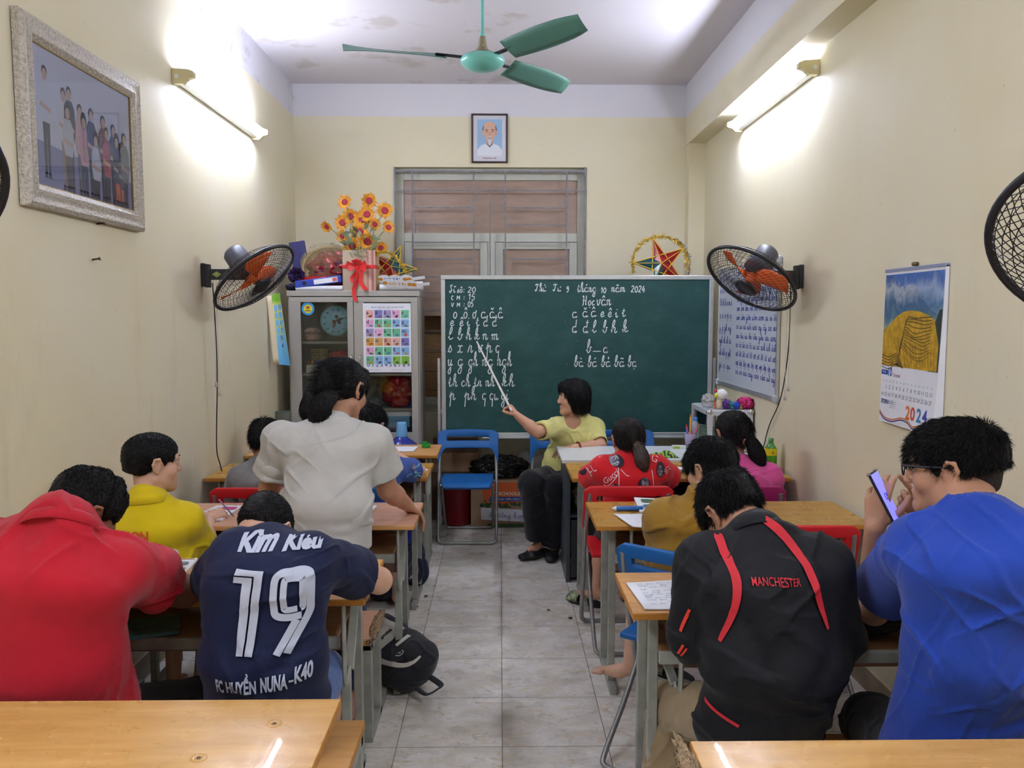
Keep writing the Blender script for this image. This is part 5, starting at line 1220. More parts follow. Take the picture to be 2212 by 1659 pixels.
STR = mat('bamboo_slats', (190, 168, 146), rough=.6); n_ = NT(STR); st_ = n_.m('FRACT', n_.m('MULTIPLY', n_.x, 120))
c_ = n_.ramp(n_.m('DIVIDE', n_.m('ADD', n_.x, 1.12), .23), [(.0, (176, 160, 140)), (.5, (190, 170, 146)), (.68, (206, 178, 140)), (.78, (176, 110, 126)), (.84, (206, 182, 140)), (.93, (160, 74, 104)), (1., (206, 178, 140))]); n_.base(n_.mix(n_.ramp(st_, [(.0, .6), (.18, 0.)]), c_, (120, 96, 78)))
m = MB(); bx0, bx1, by0, by1 = -1.12, -.888, 5.885, 6.08
for a, b in (((bx0, by0, TOPZ), (bx1, by0 + .008, TOPZ + .285)), ((bx0, by1 - .008, TOPZ), (bx1, by1, TOPZ + .285)), ((bx0, by0 + .008, TOPZ), (bx0 + .008, by1 - .008, TOPZ + .285)), ((bx1 - .008, by0 + .008, TOPZ), (bx1, by1 - .008, TOPZ + .285)), ((bx0 + .008, by0 + .008, TOPZ), (bx1 - .008, by1 - .008, TOPZ + .2))): m.b2(a, b)
m.build('bamboo_box', STR, fl, world=True)
m = MB(); m.b2((bx0 - .002, by0 - .003, TOPZ + .158), (bx1 + .002, by0 - .001, TOPZ + .182)); m.b2((bx1, by0, TOPZ + .158), (bx1 + .003, by1, TOPZ + .182)); rb = m.build('ribbon', REDR, fl, world=True)
kn = V(-1.012, by0 - .012, TOPZ + .165); m = MB(); m.ball(kn, (.014, .012, .014), 10, 8)
for a, l in ((.35, .075), (-.2, .07), (2.85, .075), (3.3, .06), (1.2, .055), (1.9, .055)):
    d = V(math.cos(a), -.25, math.sin(a)); w = V(-math.sin(a), 0, math.cos(a)) * .016; P = []
    for f in np.linspace(0, 1, 9):
        c = kn + d * l * math.sin(PI * f * .98) * (1 if f < 2 else 1) + V(0, -.03 * math.sin(PI * f), .012 * (f - .5)); P.append([c - w * (.4 + .9 * math.sin(PI * f)), c + w * (.4 + .9 * math.sin(PI * f))])
    m.grid(np.array(P))
for a, l in ((-1.66, .245), (-1.25, .17), (-1.9, .12)):
    d = V(math.cos(a), 0, math.sin(a)); w = V(-math.sin(a), .3, math.cos(a)) * .014; m.grid(np.array([[kn + d * l * f + V(.012 * math.sin(7 * f), -.012 * f - .006, 0) - w, kn + d * l * f + V(.012 * math.sin(7 * f), -.012 * f, 0) + w] for f in np.linspace(0, 1, 12)]))
m.build('bow', REDR, rb, world=True)
PET = mat('petal_orange', (222, 150, 40), rough=.6, vary=.25, vscale=30); PED = mat('flower_heart', (156, 38, 62), rough=.6); GRNL = mat('paper_leaf', (120, 130, 96), rough=.7, vary=.3, vscale=20)
def F(px, py): return V((px - 1080) / 303 + .01, 0, 1.81 + (624 - py) / 303)
g_ = np.random.default_rng(5); stem = MB(); leaf = MB()
for (px, py, r, nx, nz) in ((736, 432, .042, -.3, .3), (788, 428, .044, .3, -.2), (823, 450, .046, .25, 0), (749, 463, .044, .0, -.2), (786, 460, .044, .2, 0), (729, 476, .044, -.2, 0), (701, 488, .034, -.5, -.6), (771, 499, .050, .1, 0), (732, 508, .036, -.5, -.1), (754, 528, .048, -.1, -.3), (789, 520, .046, .3, -.3), (835, 490, .036, .6, .2), (818, 534, .036, .5, -.3), (803, 482, .035, .6, .1), (775, 470, .05, 0, .2)):
    r *= 1.3; c = F(px, py); c[1] = 5.93 + g_.uniform(0, .07) + (.06 if py < 480 else 0); n = nrm((nx, -1, nz)); u = nrm(np.cross(n, (0, 0, 1))); w = np.cross(u, n); m = MB(); K = 15
    for k in range(K):
        for lay in (0, 1):
            a = 2 * PI * (k + .5 * lay) / K + g_.uniform(-.08, .08); d = u * math.cos(a) + w * math.sin(a); s = np.cross(n, d); rr = r * g_.uniform(.9, 1.15) * (1 - .12 * lay)
            m.put([c + d * r * .28 - s * r * .10, c + d * rr * .72 - s * r * .17 + n * r * .12, c + d * rr * 1.1 + n * r * g_.uniform(.05, .35), c + d * rr * .72 + s * r * .17 + n * r * .12, c + d * r * .28 + s * r * .10], [[0, 1, 2, 3, 4]])
    k_ = m.build('sunflower', PET, fl, world=True); MB().lathe([(0, .10 * r), (.26 * r, .12 * r), (.40 * r, .16 * r), (.42 * r, .05 * r), (0, .0)], c, n, 16).build('flower_heart', PED, k_, world=True)
    stem.loft(catmull([V(-1.005 + (c[0] + 1.005) * .3, 5.98, TOPZ + .24), V(-1.005 + (c[0] + 1.005) * .6, 5.98, (c[2] + TOPZ + .3) / 2), c - n * .01], 5), .003, 6)
for k in range(26):
    a = g_.uniform(0, 2 * PI); c = V(-1.005 + .08 * math.cos(a), 5.93 + .02 * math.sin(a), TOPZ + .27 + g_.uniform(0, .16)); d = nrm((math.cos(a) * 1.2, -.4, g_.uniform(-.4, .9))); s = nrm(np.cross(d, (0, 1, .2))); l = g_.uniform(.04, .085)
    leaf.put([c, c + d * l * .5 - s * l * .22, c + d * l, c + d * l * .5 + s * l * .22], [[0, 1, 2, 3]])
for k in range(240):
    c = V(-1.0 + g_.normal(0, .03), 5.882 - g_.uniform(0, .012), TOPZ + .285 - abs(g_.normal(0, .05))); d = nrm(g_.normal(0, 1, 3)) * .018; s = V(.0012, 0, .0012); leaf.put([c - s, c + s, c + d], [[0, 1, 2]])
stem.build('stems', GRNL, fl, world=True); leaf.build('leaves', GRNL, fl, world=True)
# round tray wrapped in cellophane with foil
tr = thing('festival_tray', 'round bamboo tray of red foil wrapped in cellophane on the cabinet', 'tray', (-1.26, 6.1, TOPZ)); cc = V(-1.245, 6.09, TOPZ + .17); tn = nrm((.15, -1, .35)); tu = nrm(np.cross(tn, (0, 0, 1))); tw = np.cross(tu, tn)
m = MB(); m.loft([cc + .20 * (tu * math.cos(a) + tw * .83 * math.sin(a)) for a in np.linspace(0, 2 * PI, 41)], .012, 8, caps=False); m.build('rim', BAMB, tr, world=True)
m = MB(); m.lathe([(0, -.03), (.19, -.02)], cc - tn * .01, tn, 32); m.build('tray_base', BAMB, tr, world=True)
lump(cc + tn * .02 + V(.02, 0, -.03), (.145, .05, .10), .35, 3.5, seed=4, flat=False).build('foil', FOILR, tr, world=True)
tinsel('tinsel', [cc + V(-.10, -.06, -.05), cc + V(-.02, -.075, -.0), cc + V(.09, -.06, .04)], .026, 260, FOILP, tr, 3)
lump(cc + tn * .03 + V(-.02, 0, .0), (.19, .055, .155), .12, 4, seed=2, flat=False).build('wrap', CELLO, tr, world=True)
tag(lump((-1.30, 6.02, TOPZ + .068), (.16, .08, .032), .25, 4, seed=9).build('red_cloth', mat('red_satin', (190, 24, 30), rough=.4, vary=.3, vscale=16)), 'crumpled red satin cloth under the round tray on the cabinet', 'cloth')
pm = MB(); g2 = np.random.default_rng(2)
for k in range(130):
    d = nrm(g2.normal(0, 1, 3)); c = V(-1.475, 5.99, TOPZ + .115); s = nrm(np.cross(d, g2.normal(0, 1, 3))) * .016; pm.put([c + d * .015, c + d * .05 - s, c + d * .066, c + d * .05 + s], [[0, 1, 2, 3]])
tag(pm.build('paper_pompom', mat('purple_crepe', (58, 40, 92), rough=.7)), 'dark purple paper pompom at the left end of the cabinet top', 'pompom')
tag(lump((-1.475, 6.0, TOPZ + .028), (.07, .09, .026), .2, 3, seed=12).build('dark_pouch', mat('dark_blue_pouch', (36, 34, 70), rough=.6)), 'small dark blue pouch under the purple pompom', 'pouch')
m = MB(); m.box((-1.49, 6.2, TOPZ + .19), (.115, .03, .37), np.array(Matrix.Rotation(-.16, 3, 'Y'))); tag(m.build('upright_folder', mat('indigo_card', (62, 60, 118), rough=.6), bevel=.003), 'tall indigo folder standing in the corner behind the left wall fan', 'folder')
bd = thing('ring_binder', 'blue ring binder lying with its label spine forward on the cabinet', 'binder', (-1.3, 5.94, TOPZ + .04)); Rb = np.array(Matrix.Rotation(-.13, 3, 'Y')); BLB = mat('binder_blue', (44, 66, 168), rough=.4)
bc_ = V(-1.298, 5.985, TOPZ + .064); MB().box(bc_, (.33, .19, .050), Rb).build('cover', BLB, bd, bevel=.004, world=True)
MB().box(bc_ + Rb @ V(.055, -.0958, 0), (.17, .001, .034), Rb).build('spine_label', PAPER, bd, world=True); MB().box(bc_ + Rb @ V(.12, -.0965, .0), (.032, .001, .024), Rb).build('label_stamp', mat('stamp_red', (196, 90, 90)), bd, world=True)
m = MB(); m.lathe([(0, .0005), (.011, .0005)], bc_ + Rb @ V(-.098, -.0955, 0), (0, -1, 0), 16); m.lathe([(.011, .001), (.0145, .001)], bc_ + Rb @ V(-.098, -.0955, 0), (0, -1, 0), 16); m.build('finger_hole', BLACK, bd, world=True)
def roll(label, a, b, r, m_=PAPER):
    q = MB(); a = V(a); b = V(b); q.cyl(a, b, r, n=20, caps=False); q.cyl(b, a, r * .88, n=20, caps=False); d = nrm(b - a); q.lathe([(r * .88, 0), (r, 0)], a, d, 20); q.lathe([(r * .88, 0), (r, 0)], b, d, 20); return tag(q.build('paper_roll', m_), label, 'roll', 'paper rolls on the cabinet')
roll('long white paper roll under the ring binder', (-1.46, 5.91, TOPZ + .019), (-1.125, 5.91, TOPZ + .019), .018); roll('white paper roll nearest the flower box right side', (-.86, 5.905, TOPZ + .024), (-.565, 5.905, TOPZ + .024), .022); roll('thicker white paper roll behind the round paddle signs', (-.85, 5.985, TOPZ + .036), (-.56, 5.985, TOPZ + .036), .034)
def star(name, label, c, R, tilt, cols, thing_=True, ang0=PI / 2, tins=None):
    c = V(c); t = thing(name, label, 'lantern', c - (0, 0, R)); M_ = np.array(Matrix.Rotation(tilt, 3, 'X')); q = lambda r, a, h: c + M_ @ V(r * math.cos(a), -h, r * math.sin(a)); fr = MB()
    for k in range(5):
        a = ang0 + 2 * PI * k / 5; tip = q(R, a, 0); i0 = q(R * .40, a - PI / 5, 0); i1 = q(R * .40, a + PI / 5, 0); f = q(0, 0, R * .24); bk = q(0, 0, -R * .24)
        MB().put([tip, i0, f, i1, bk], [[0, 1, 2], [0, 2, 3], [0, 4, 1], [0, 3, 4]]).build('star_point', cols[k % len(cols)], t, world=True)
        a2 = a + 4 * PI / 5; fr.cyl(tip + M_ @ V(0, -R * .12, 0), q(R, a2, R * .12), .004, n=6); fr.cyl(tip, q(0, 0, R * .25), .003, n=6)
    fr.build('bamboo_sticks', mat('lantern_yellow_stick', (206, 168, 50), rough=.5), t, world=True)
    if tins is not None: tinsel('tinsel_ring', [c + V(R * tins * math.cos(a), .01, R * tins * math.sin(a)) for a in np.linspace(-.2, PI + .3, 15)], .028, 520, GOLDF, t); tinsel('tinsel_strand', [c + V(R * 1.12 * math.cos(a), .05, R * 1.1 * math.sin(a)) for a in np.linspace(-.3, 1.0, 9)], .02, 160, SILF, t, 8)
    return t
CRED = mat('lantern_red', (150, 24, 36), rough=.15, spec=.6); CGRN = mat('lantern_teal', (30, 84, 92), rough=.15, spec=.6)
star('star_lantern', 'red and teal star lantern with gold tinsel ring above the chalkboard', (1.185, 6.075, 2.0), .205, -.12, [CRED, CGRN, CGRN, CRED, CRED], ang0=PI / 2 + .28, tins=1.0)
star('star_lantern', 'red and teal star lantern lying behind the paper rolls on the cabinet', (-.80, 6.11, TOPZ + .165), .19, -.35, [CGRN, CRED, CRED, CRED, CGRN], ang0=PI / 2 - .35)
tag(tinsel('tinsel_garland', [(-.90, 5.92, 2.06), (-.83, 5.90, 2.075), (-.76, 5.90, 2.05), (-.70, 5.90, 1.99), (-.665, 5.90, 1.92), (-.65, 5.90, 1.875), (-.648, 5.90, 1.85)], .022, 420, GOLDF, None, 6), 'gold tinsel garland arching over the right end of the cabinet top', 'garland')
def paddle(label, c, a0, col, txt):
    c = V(c); t = thing('paddle_sign', label, 'sign', c, 'cardboard paddle signs'); q = MB(); o = []
    for px, r in ((-.11, .022), (-.06, .028), (-.01, .024), (.045, .026), (.09, .020)): o.append((px, r))
    R2 = np.array(Matrix.Rotation(a0, 3, 'Y')); up = [];  dn = []
    for i in range(25):
        x = -.13 + .24 * i / 24; h = .018 + .014 * abs(math.sin((x + .13) * 40)); up.append((x, h)); dn.append((x, -h))
    q.prism(up + dn[::-1], c, R2 @ V(1, 0, 0), R2 @ V(0, -.45, .9), .003); q.build('card', mat('sign_white', (232, 234, 238), rough=.5), t, world=True)
    lt = MB(); put2d(lt, fit(text2d(txt, bold=.02), -.09, -.012, .03, .014), c + R2 @ V(0, -.0, 0), R2 @ V(1, 0, 0), R2 @ V(0, -.45, .9), .004); lt.build('lettering', mat('sign_ink_%d' % col[0], col, rough=.5), t, world=True)
    for px in (-.115, .06, .09): 
        q = MB(); put2d(q, (np.array(oval(px, 0, .018, .013)), [list(range(14))]), c, R2 @ V(1, 0, 0), R2 @ V(0, -.45, .9), .0045); q.build('printed_face', mat('sign_orange', (206, 140, 60), rough=.5), t, world=True)
    q = MB(); e = c + R2 @ V(.11, 0, .0); q.beam(e, e + R2 @ V(.09, 0, .012), .022, .003, (0, -.9, -.45)); q.build('handle', mat('sign_white', (0, 0, 0)), t, world=True)
    return t
paddle('white cardboard paddle sign with blue lettering on the cabinet top', (-.735, 5.875, TOPZ + .082), .0, (50, 110, 180), 'CÔ TỚI,'); paddle('white cardboard paddle sign with orange lettering on the cabinet top', (-.70, 5.855, TOPZ + .048), .06, (206, 150, 60), 'CÔ TỚI')
# stickers and posters on the doors
stk = thing('round_sticker', 'round blue and yellow sticker on the left cabinet door glass', 'sticker', (kx(664), KY0 - .001, kz(667)))
for r, c, l in ((.046, (60, 150, 206), 0), (.031, (222, 206, 60), .0005)): 
    q = MB(); q.lathe([(0, 0), (r, 0)], (kx(664), KY0 + .0045 - l, kz(667)), (0, -1, 0), 32); k = q.build('disc', mat('sticker_%d' % c[0], c, rough=.4), stk, world=True)
q = MB(); put2d(q, fit(text2d('HOCVUI', bold=.02), kx(664) - .022, -.012, kx(664) + .022, -.004), (0, KY0 + .0035, kz(667)), (1, 0, 0), (0, 0, 1), .0006) if False else None
MB().b2((kx(664) - .011, KY0 + .003, kz(667) + .0), (kx(664) + .011, KY0 + .0036, kz(667) + .018)).build('emblem', mat('sticker_red', (176, 70, 60)), stk, world=True); MB().b2((kx(664) - .02, KY0 + .003, kz(667) - .016), (kx(664) + .02, KY0 + .0036, kz(667) - .010)).build('emblem_band', mat('sticker_dark', (90, 80, 40)), stk, world=True)
ap = thing('alphabet_poster', 'alphabet poster of coloured letter squares on the right cabinet door', 'poster', (-.805, KY0 - .004, 1.22)); ax0, ax1, az0, az1 = kx(785) - .006, kx(887), kz(805), kz(655); py_ = KY0 - .006
MB().b2((ax0, py_, az0), (ax1, py_ + .0015, az1)).build('sheet', PAPER, ap, world=True)
rows = ['aăâbc', 'dđeêg', 'hiklm', 'noôơp', 'qrstu', 'ưvxy~']; cc_ = [(222, 170, 160), (206, 160, 96), (226, 206, 40), (120, 176, 60), (130, 180, 220), (104, 184, 140), (222, 170, 206), (120, 120, 190), (216, 160, 130), (206, 160, 70), (226, 206, 40), (130, 190, 70), (130, 180, 220), (110, 190, 150), (160, 150, 196)]
dk = MB(); thn = MB(); ob = {}; cw_ = (ax1 - ax0 - .028) / 5; chh = .066
for r_, row in enumerate(rows):
    for c2, ch in enumerate(row):
        x = ax0 + .02 + c2 * cw_; z = az1 - .046 - (r_ + 1) * chh + .006; col = cc_[(r_ * 5 + c2 * 7 + r_ * r_) % 15]; MB().b2((x, py_ - .0008, z), (x + cw_ - .006, py_, z + chh - .008)).build('letter_square', mat('square_%d_%d_%d' % col, col, rough=.6), ap, world=True)
        if ch != '~':
            h_ = .030 if ch in 'ăâbdđêhklôt' else .022; dk = MB(); put2d(dk, fit(text2d(ch, bold=.015), x + .005, z + (.026 if ch not in 'gpqy' else .020), y1=z + .026 + h_ * .9 if True else 0), (0, py_ - .0008, 0), (1, 0, 0), (0, 0, 1), .0006); dk.build('letter', mat('poster_ink', (70, 34, 60), rough=.6), ap, world=True); write(thn, ch, (x + cw_ * .55, py_ - .0008, z + .028), (1, 0, 0), (0, 0, 1), .011, .0012)
        oc = [(96, 40, 30), (190, 60, 40), (60, 60, 60), (120, 90, 50), (200, 130, 50), (70, 120, 150), (60, 90, 40)][(r_ * 5 + c2 * 3) % 7]; q = MB(); ph_ = (r_ * 5 + c2) * 1.7; poly = [(x + cw_ * .5 + (.011 + .006 * math.sin(ph_ + 3 * a)) * math.cos(a) * 1.2, z + .013 + (.006 + .003 * math.sin(2 * a + ph_)) * math.sin(a) * 1.2) for a in np.linspace(0, 2 * PI, 17)[:-1]]
        q.put([(a, py_ - .0014, b) for a, b in poly], [list(range(16))]); q.build('picture', mat('poster_pic_%d_%d' % oc[:2], oc, rough=.6), ap, world=True)
thn.build('script_lettering', mat('poster_script', (150, 110, 110), rough=.6), ap, world=True)
q = MB(); put2d(q, fit(text2d('0 1 2 3 4 5 6 7 8 9', bold=.012), ax0 + .024, az0 + .040, ax1 - .012, az0 + .068), (0, py_, 0), (1, 0, 0), (0, 0, 1), .0006); put2d(q, fit(text2d('BẢNG CHỮ CÁI - DẤU THANH VÀ SỐ', bold=.015), ax0 + .06, az1 - .032, ax1 - .05, az1 - .020), (0, py_, 0), (1, 0, 0), (0, 0, 1), .0006); q.build('lettering', mat('poster_blue', (50, 70, 140), rough=.6), ap, world=True)
q = MB(); write(q, 'mnumnu numnu', (ax0 + .02, py_, az0 + .016), (1, 0, 0), (0, 0, 1), .004, .001, width=.10); write(q, 'nmunmun', (ax0 + .20, py_, az0 + .016), (1, 0, 0), (0, 0, 1), .004, .001, width=.10); write(q, 'nmunmunum', (ax0 + .10, py_, az1 - .040), (1, 0, 0), (0, 0, 1), .003, .001, width=.12); q.build('small_print', mat('poster_grey', (140, 140, 160), rough=.6), ap, world=True)
# inside the cabinet
ck = thing('toy_clock', 'pale blue toy clock leaning askew inside the left cabinet door', 'clock', (kx(718), 5.98, 1.44)); c = V(kx(718), 5.975, kz(693))
MB().lathe([(0, 0), (.108, 0), (.112, .006), (.112, .016), (0, .016)], c + V(0, .012, 0), (0, -1, 0), 40).build('rim', mat('clock_rim', (150, 196, 190), rough=.4), ck, world=True); MB().lathe([(0, 0), (.10, 0)], c - (0, .0045, 0), (0, -1, 0), 40).build('dial', mat('clock_dial', (150, 194, 214), rough=.5, vary=.12, vscale=20), ck, world=True)
q = MB(); rot = math.radians(75)
for k in range(12):
    a = 2 * PI * (k + 1) / 12 + rot; v2, f2 = fit(text2d(str(k + 1), bold=.02), 0, 0, y1=.018); v2 = v2 - (v2.max(0) / 2); cs, sn = math.cos(-rot), math.sin(-rot); v2 = np.column_stack([v2[:, 0] * cs - v2[:, 1] * sn, v2[:, 0] * sn + v2[:, 1] * cs]); q.put([c + V(.082 * math.sin(a) + p[0], -.006, .082 * math.cos(a) + p[1]) for p in v2], f2)
q.build('numerals', mat('clock_ink', (40, 46, 60)), ck, world=True)
for a, l, w, cl_ in ((3.45, .062, .010, (120, 66, 50)), (1.25, .078, .008, (56, 60, 60))):
    q = MB(); d = V(math.sin(a), 0, math.cos(a)); p = V(d[2], 0, -d[0]); o = c - (0, .009, 0); q.put([o - p * w * .5, o + d * l * .55 - p * w, o + d * l, o + d * l * .55 + p * w, o + p * w * .5], [[0, 1, 2, 3, 4]]); q.build('hand', mat('clock_hand_%d' % cl_[0], cl_), ck, world=True, solid=.002)
for k, (dx, dz) in enumerate(((-.012, -.006), (.02, .004), (.028, -.012), (.008, .03))): MB().lathe([(0, .004), (.012, .004), (.012, 0)], c + V(dx, -.008, dz), (0, -1, 0), 16).build('gear', mat('clock_hand_120', (0, 0, 0)), ck, world=True)
def blob(name, label, cat, c, r, col, seed=1, amp=.2, fr=3, grp=None, rough=.35, flat=True, **kw):
    return tag(lump(c, r, amp, fr, seed=seed, flat=flat).build(name, mat(name + '_%d_%d_%d' % col, col, rough=rough, vary=.25, vscale=18, **kw)), label, cat, grp)
def box(name, label, cat, lo, hi, m_, bevel=.002, grp=None): return tag(MB().b2(lo, hi).build(name, m_, bevel=bevel), label, cat, grp)
yb = 5.98
blob('packet', 'pink and cream packet stacked beside the clock in the cabinet', 'packet', (kx(666), yb, 1.437 + .028), (.05, .06, .028), (206, 160, 150), 3); blob('packet', 'upper pink packet of the stack beside the clock', 'packet', (kx(666), yb, 1.437 + .075), (.048, .055, .02), (214, 176, 160), 5)
bk = thing('wire_basket', 'tan woven basket on the middle cabinet shelf', 'basket', (kx(677), 6.08, 1.206)); q = MB()
for z in np.linspace(.02, .17, 9): q.loft([(kx(677) + sx * .058, 6.08 + sy * .05, 1.206 + z) for sx, sy in ((-1, -1), (1, -1), (1, 1), (-1, 1), (-1, -1))], .004, 5, caps=False)
for x in np.linspace(-.058, .058, 9): q.cyl((kx(677) + x, 6.03, 1.21), (kx(677) + x, 6.03, 1.38), .004, n=5)
q.b2((kx(677) - .058, 6.03, 1.206), (kx(677) + .058, 6.13, 1.214)); q.build('weave', BAMB, bk, world=True)
box('stamp_tray', 'white tray of coloured pegs on the middle cabinet shelf', 'tray', (kx(654), 5.93, 1.207), (kx(684), 5.99, 1.266), WHITE)
for k, col in enumerate(((196, 70, 50), (206, 176, 50), (60, 70, 170), (60, 90, 190))): tag(MB().lathe([(0, .03), (.008, .03), (.010, 0), (0, 0)], (kx(659 + 7 * k), 5.955, 1.2665), n=14).build('peg', mat('peg_%d_%d' % col[:2], col, rough=.4)), '%s peg standing in the white cabinet tray' % ('red', 'yellow', 'blue', 'light blue')[k], 'peg', 'pegs in the cabinet tray')
blob('plastic_bag', 'red plastic bag on the middle shelf of the left cabinet door', 'bag', (kx(728), 6.02, 1.206 + .11), (.085, .08, .045), (190, 60, 50), 7); box('paper_stack', 'stack of papers under the red plastic bag', 'papers', (kx(698), 5.95, 1.207), (kx(749), 6.12, 1.266), PAPER)
m = MB(); g2 = np.random.default_rng(4)
for k in range(50): a = V(kx(668) + g2.uniform(-.05, .05), 6.0 + g2.uniform(-.05, .08), .955 + g2.uniform(0, .08)); m.beam(a, a + V(g2.uniform(-.05, .05), g2.uniform(-.06, .06), g2.uniform(.04, .1)), .008, .003)
o = tag(m.build('craft_sticks', mat('craft_wood', (196, 164, 124), rough=.7)), 'heap of loose wooden craft sticks on a lower cabinet shelf', 'sticks'); o['kind'] = 'stuff'
CLR = mat('clear_bag_red', (176, 40, 44), rough=.15, spec=.8, vary=.3, vscale=14, alpha=.85)
tag(lump((kx(853), 6.04, .95 + .105), (.105, .10, .10), .22, 3, seed=6).build('plastic_bag', CLR), 'large shiny red plastic bag behind the right cabinet glass', 'bag'); blob('packet', 'yellow packet beside the large red bag in the cabinet', 'packet', (kx(829), 6.1, .95 + .12), (.03, .04, .115), (190, 160, 90), 8); blob('plastic_bag', 'grey clear bag at the bottom left of the right cabinet shelf', 'bag', (kx(800), 6.0, .95 + .035), (.04, .05, .034), (150, 150, 150), 9)
box('paper_stack', 'white paper stack below the large red bag', 'papers', (kx(822), 5.94, .8902), (kx(884), 6.15, .931), PAPER); bb_ = thing('exercise_box', 'dark blue exercise box with white lettering on the bottom cabinet shelf', 'box', (kx(855), 6.0, .8)); MB().b2((kx(824), 5.925, .7205), (kx(868), 6.1, .81)).build('carton', mat('box_navy', (36, 42, 92), rough=.4), bb_, bevel=.002, world=True); q = MB(); put2d(q, fit(text2d('HỌC TOÁN 2', bold=.02), kx(829), .782, kx(862), .797), (0, 5.925, 0), (1, 0, 0), (0, 0, 1), .001); put2d(q, (np.array([(kx(829), .755), (kx(842), .755), (kx(842), .759), (kx(829), .759)]), [[0, 1, 2, 3]]), (0, 5.925, 0), (1, 0, 0), (0, 0, 1), .001); q.build('lettering', mat('box_letter', (220, 224, 236)), bb_, world=True)
box('exercise_box', 'light blue exercise box on top of the dark blue one', 'box', (kx(822), 5.93, .8105), (kx(880), 6.1, .89), mat('box_light_blue', (120, 172, 206), rough=.4))
# folded poster at the left wall
fpo = thing('hanging_poster', 'curled blue and yellow letter poster hanging beside the cabinet', 'poster', (-1.55, 5.7, 1.29)); m = MB(); m2 = MB()
def fpp(x, y, l=0): return V(-1.598 + .075 * x + .062 * (1 - y) * (.6 + .4 * x) - .0 * l, 5.70 + .02 * math.sin(3 * x) - l, 1.285 + .475 * y - .03 * x * (1 - y) + .02 * x)
m.grid(np.array([[fpp(i / 8 * 1.15 - .15, j / 10) for j in range(11)] for i in range(9)])); m.build('sheet', mat('poster_back', (216, 200, 166), rough=.6), fpo, world=True, solid=.001)
PB = mat('poster_print', (90, 170, 220), rough=.4); n_ = NT(PB); n_.base(n_.ramp(n_.m('DIVIDE', n_.m('SUBTRACT', n_.z, 1.28), .48), [(.0, (90, 170, 226)), (.3, (120, 190, 220)), (.5, (190, 206, 120)), (.85, (226, 220, 130)), (.93, (120, 180, 50))]))
m2.grid(np.array([[fpp(.22 + i / 8 * .78, j / 10, .0016) for j in range(11)] for i in range(9)])); pq = m2.build('print', PB, fpo, world=True)
m = MB(); t2 = MB()
for k in range(6):
    for c2 in range(2): x0 = .3 + .36 * c2; y0 = .24 + .105 * k; m.put([fpp(x0, y0, .0026), fpp(x0 + .28, y0, .0026), fpp(x0 + .28, y0 + .085, .0026), fpp(x0, y0 + .085, .0026)], [[0, 1, 2, 3]])
for s, x0, y0 in (('6', .55, .25), ('0', .52, .36), ('t', .66, .47), ('ô', .66, .57), ('l', .7, .68), ('u', .68, .78)):
    v2, f2 = fit(text2d(s), 0, 0, y1=.055); t2.put([fpp(x0 + a * 5, y0 + b, .0034) for a, b in v2], f2)
m.build('letter_square', mat('poster_square', (120, 184, 224), rough=.5), pq, world=True); t2.build('lettering', mat('poster_ink2', (36, 50, 110), rough=.5), pq, world=True)

# ------------------------------------------------------------------ under and beside the chalkboard
bu = thing('bucket', 'dark red plastic bucket under the empty blue chair', 'bucket', (-.345, 6.33, 0)); PBK = mat('bucket_red', (136, 22, 34), rough=.4, vary=.15, vscale=20)
m = MB(); m.lathe([(0, .002), (.105, .002), (.112, .012), (.135, .27), (.14, .275), (.146, .30), (.146, .312), (.138, .312), (.133, .29), (.108, .02), (0, .02)], (-.345, 6.30, 0), n=36); m.build('body', PBK, bu, world=True)
m = MB(); m.loft(catmull([(-.2, 6.25, .29), (-.185, 6.23, .24), (-.175, 6.22, .19), (-.178, 6.22, .14)], 5), .007, 6); m.build('handle', mat('bucket_handle', (120, 112, 104), rough=.5), bu, world=True)
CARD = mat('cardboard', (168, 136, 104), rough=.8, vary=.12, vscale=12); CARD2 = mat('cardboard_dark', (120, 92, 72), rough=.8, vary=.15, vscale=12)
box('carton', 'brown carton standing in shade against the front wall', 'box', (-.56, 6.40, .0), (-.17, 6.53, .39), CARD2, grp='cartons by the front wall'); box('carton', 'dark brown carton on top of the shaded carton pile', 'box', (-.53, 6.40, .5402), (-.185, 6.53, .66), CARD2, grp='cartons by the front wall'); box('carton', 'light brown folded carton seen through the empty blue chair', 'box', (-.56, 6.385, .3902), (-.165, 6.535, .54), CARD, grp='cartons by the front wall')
cx = thing('printed_carton', 'large printed cardboard box with orange panel under the chalkboard', 'box', (.03, 6.32, 0)); MB().b2((-.225, 6.16, 0), (.30, 6.46, .37)).build('carton', CARD, cx, bevel=.004, world=True)
def face(col, poly, l, nm='print'): q = MB(); q.put([(a, 6.16 - l, b) for a, b in poly], [list(range(len(poly)))]); return q.build(nm, mat('carton_%d_%d_%d' % col, col, rough=.6), cx, world=True)
face((206, 96, 40), [(-.12, .18), (.29, .18), (.29, .352), (-.11, .352), (-.14, .30)], .001); face((44, 76, 150), [(-.09, .205), (.29, .205), (.29, .240), (-.08, .240)], .0016)
g2 = np.random.default_rng(8); leafm = MB()
for k in range(60): a = g2.uniform(-.15, .28); b = .165 + abs(g2.normal(0, .016)); r = g2.uniform(.010, .020); th = g2.uniform(0, 6); leafm.put([(a + r * math.cos(th + d), 6.158 - .0001 * k, b + r * math.sin(th + d) * .8) for d in (0, 1.2, 2.4, 3.6)], [[0, 1, 2, 3]])
leafm.build('print', mat('carton_leaf', (40, 84, 44), rough=.6, vary=.5, vscale=60), cx, world=True); face((222, 222, 226), [(-.145, .065), (.27, .04), (.275, .135), (-.15, .160)], .0105, 'paper_label'); face((60, 84, 50), [(-.10, .0), (.30, .0), (.30, .028), (-.10, .032)], .001)
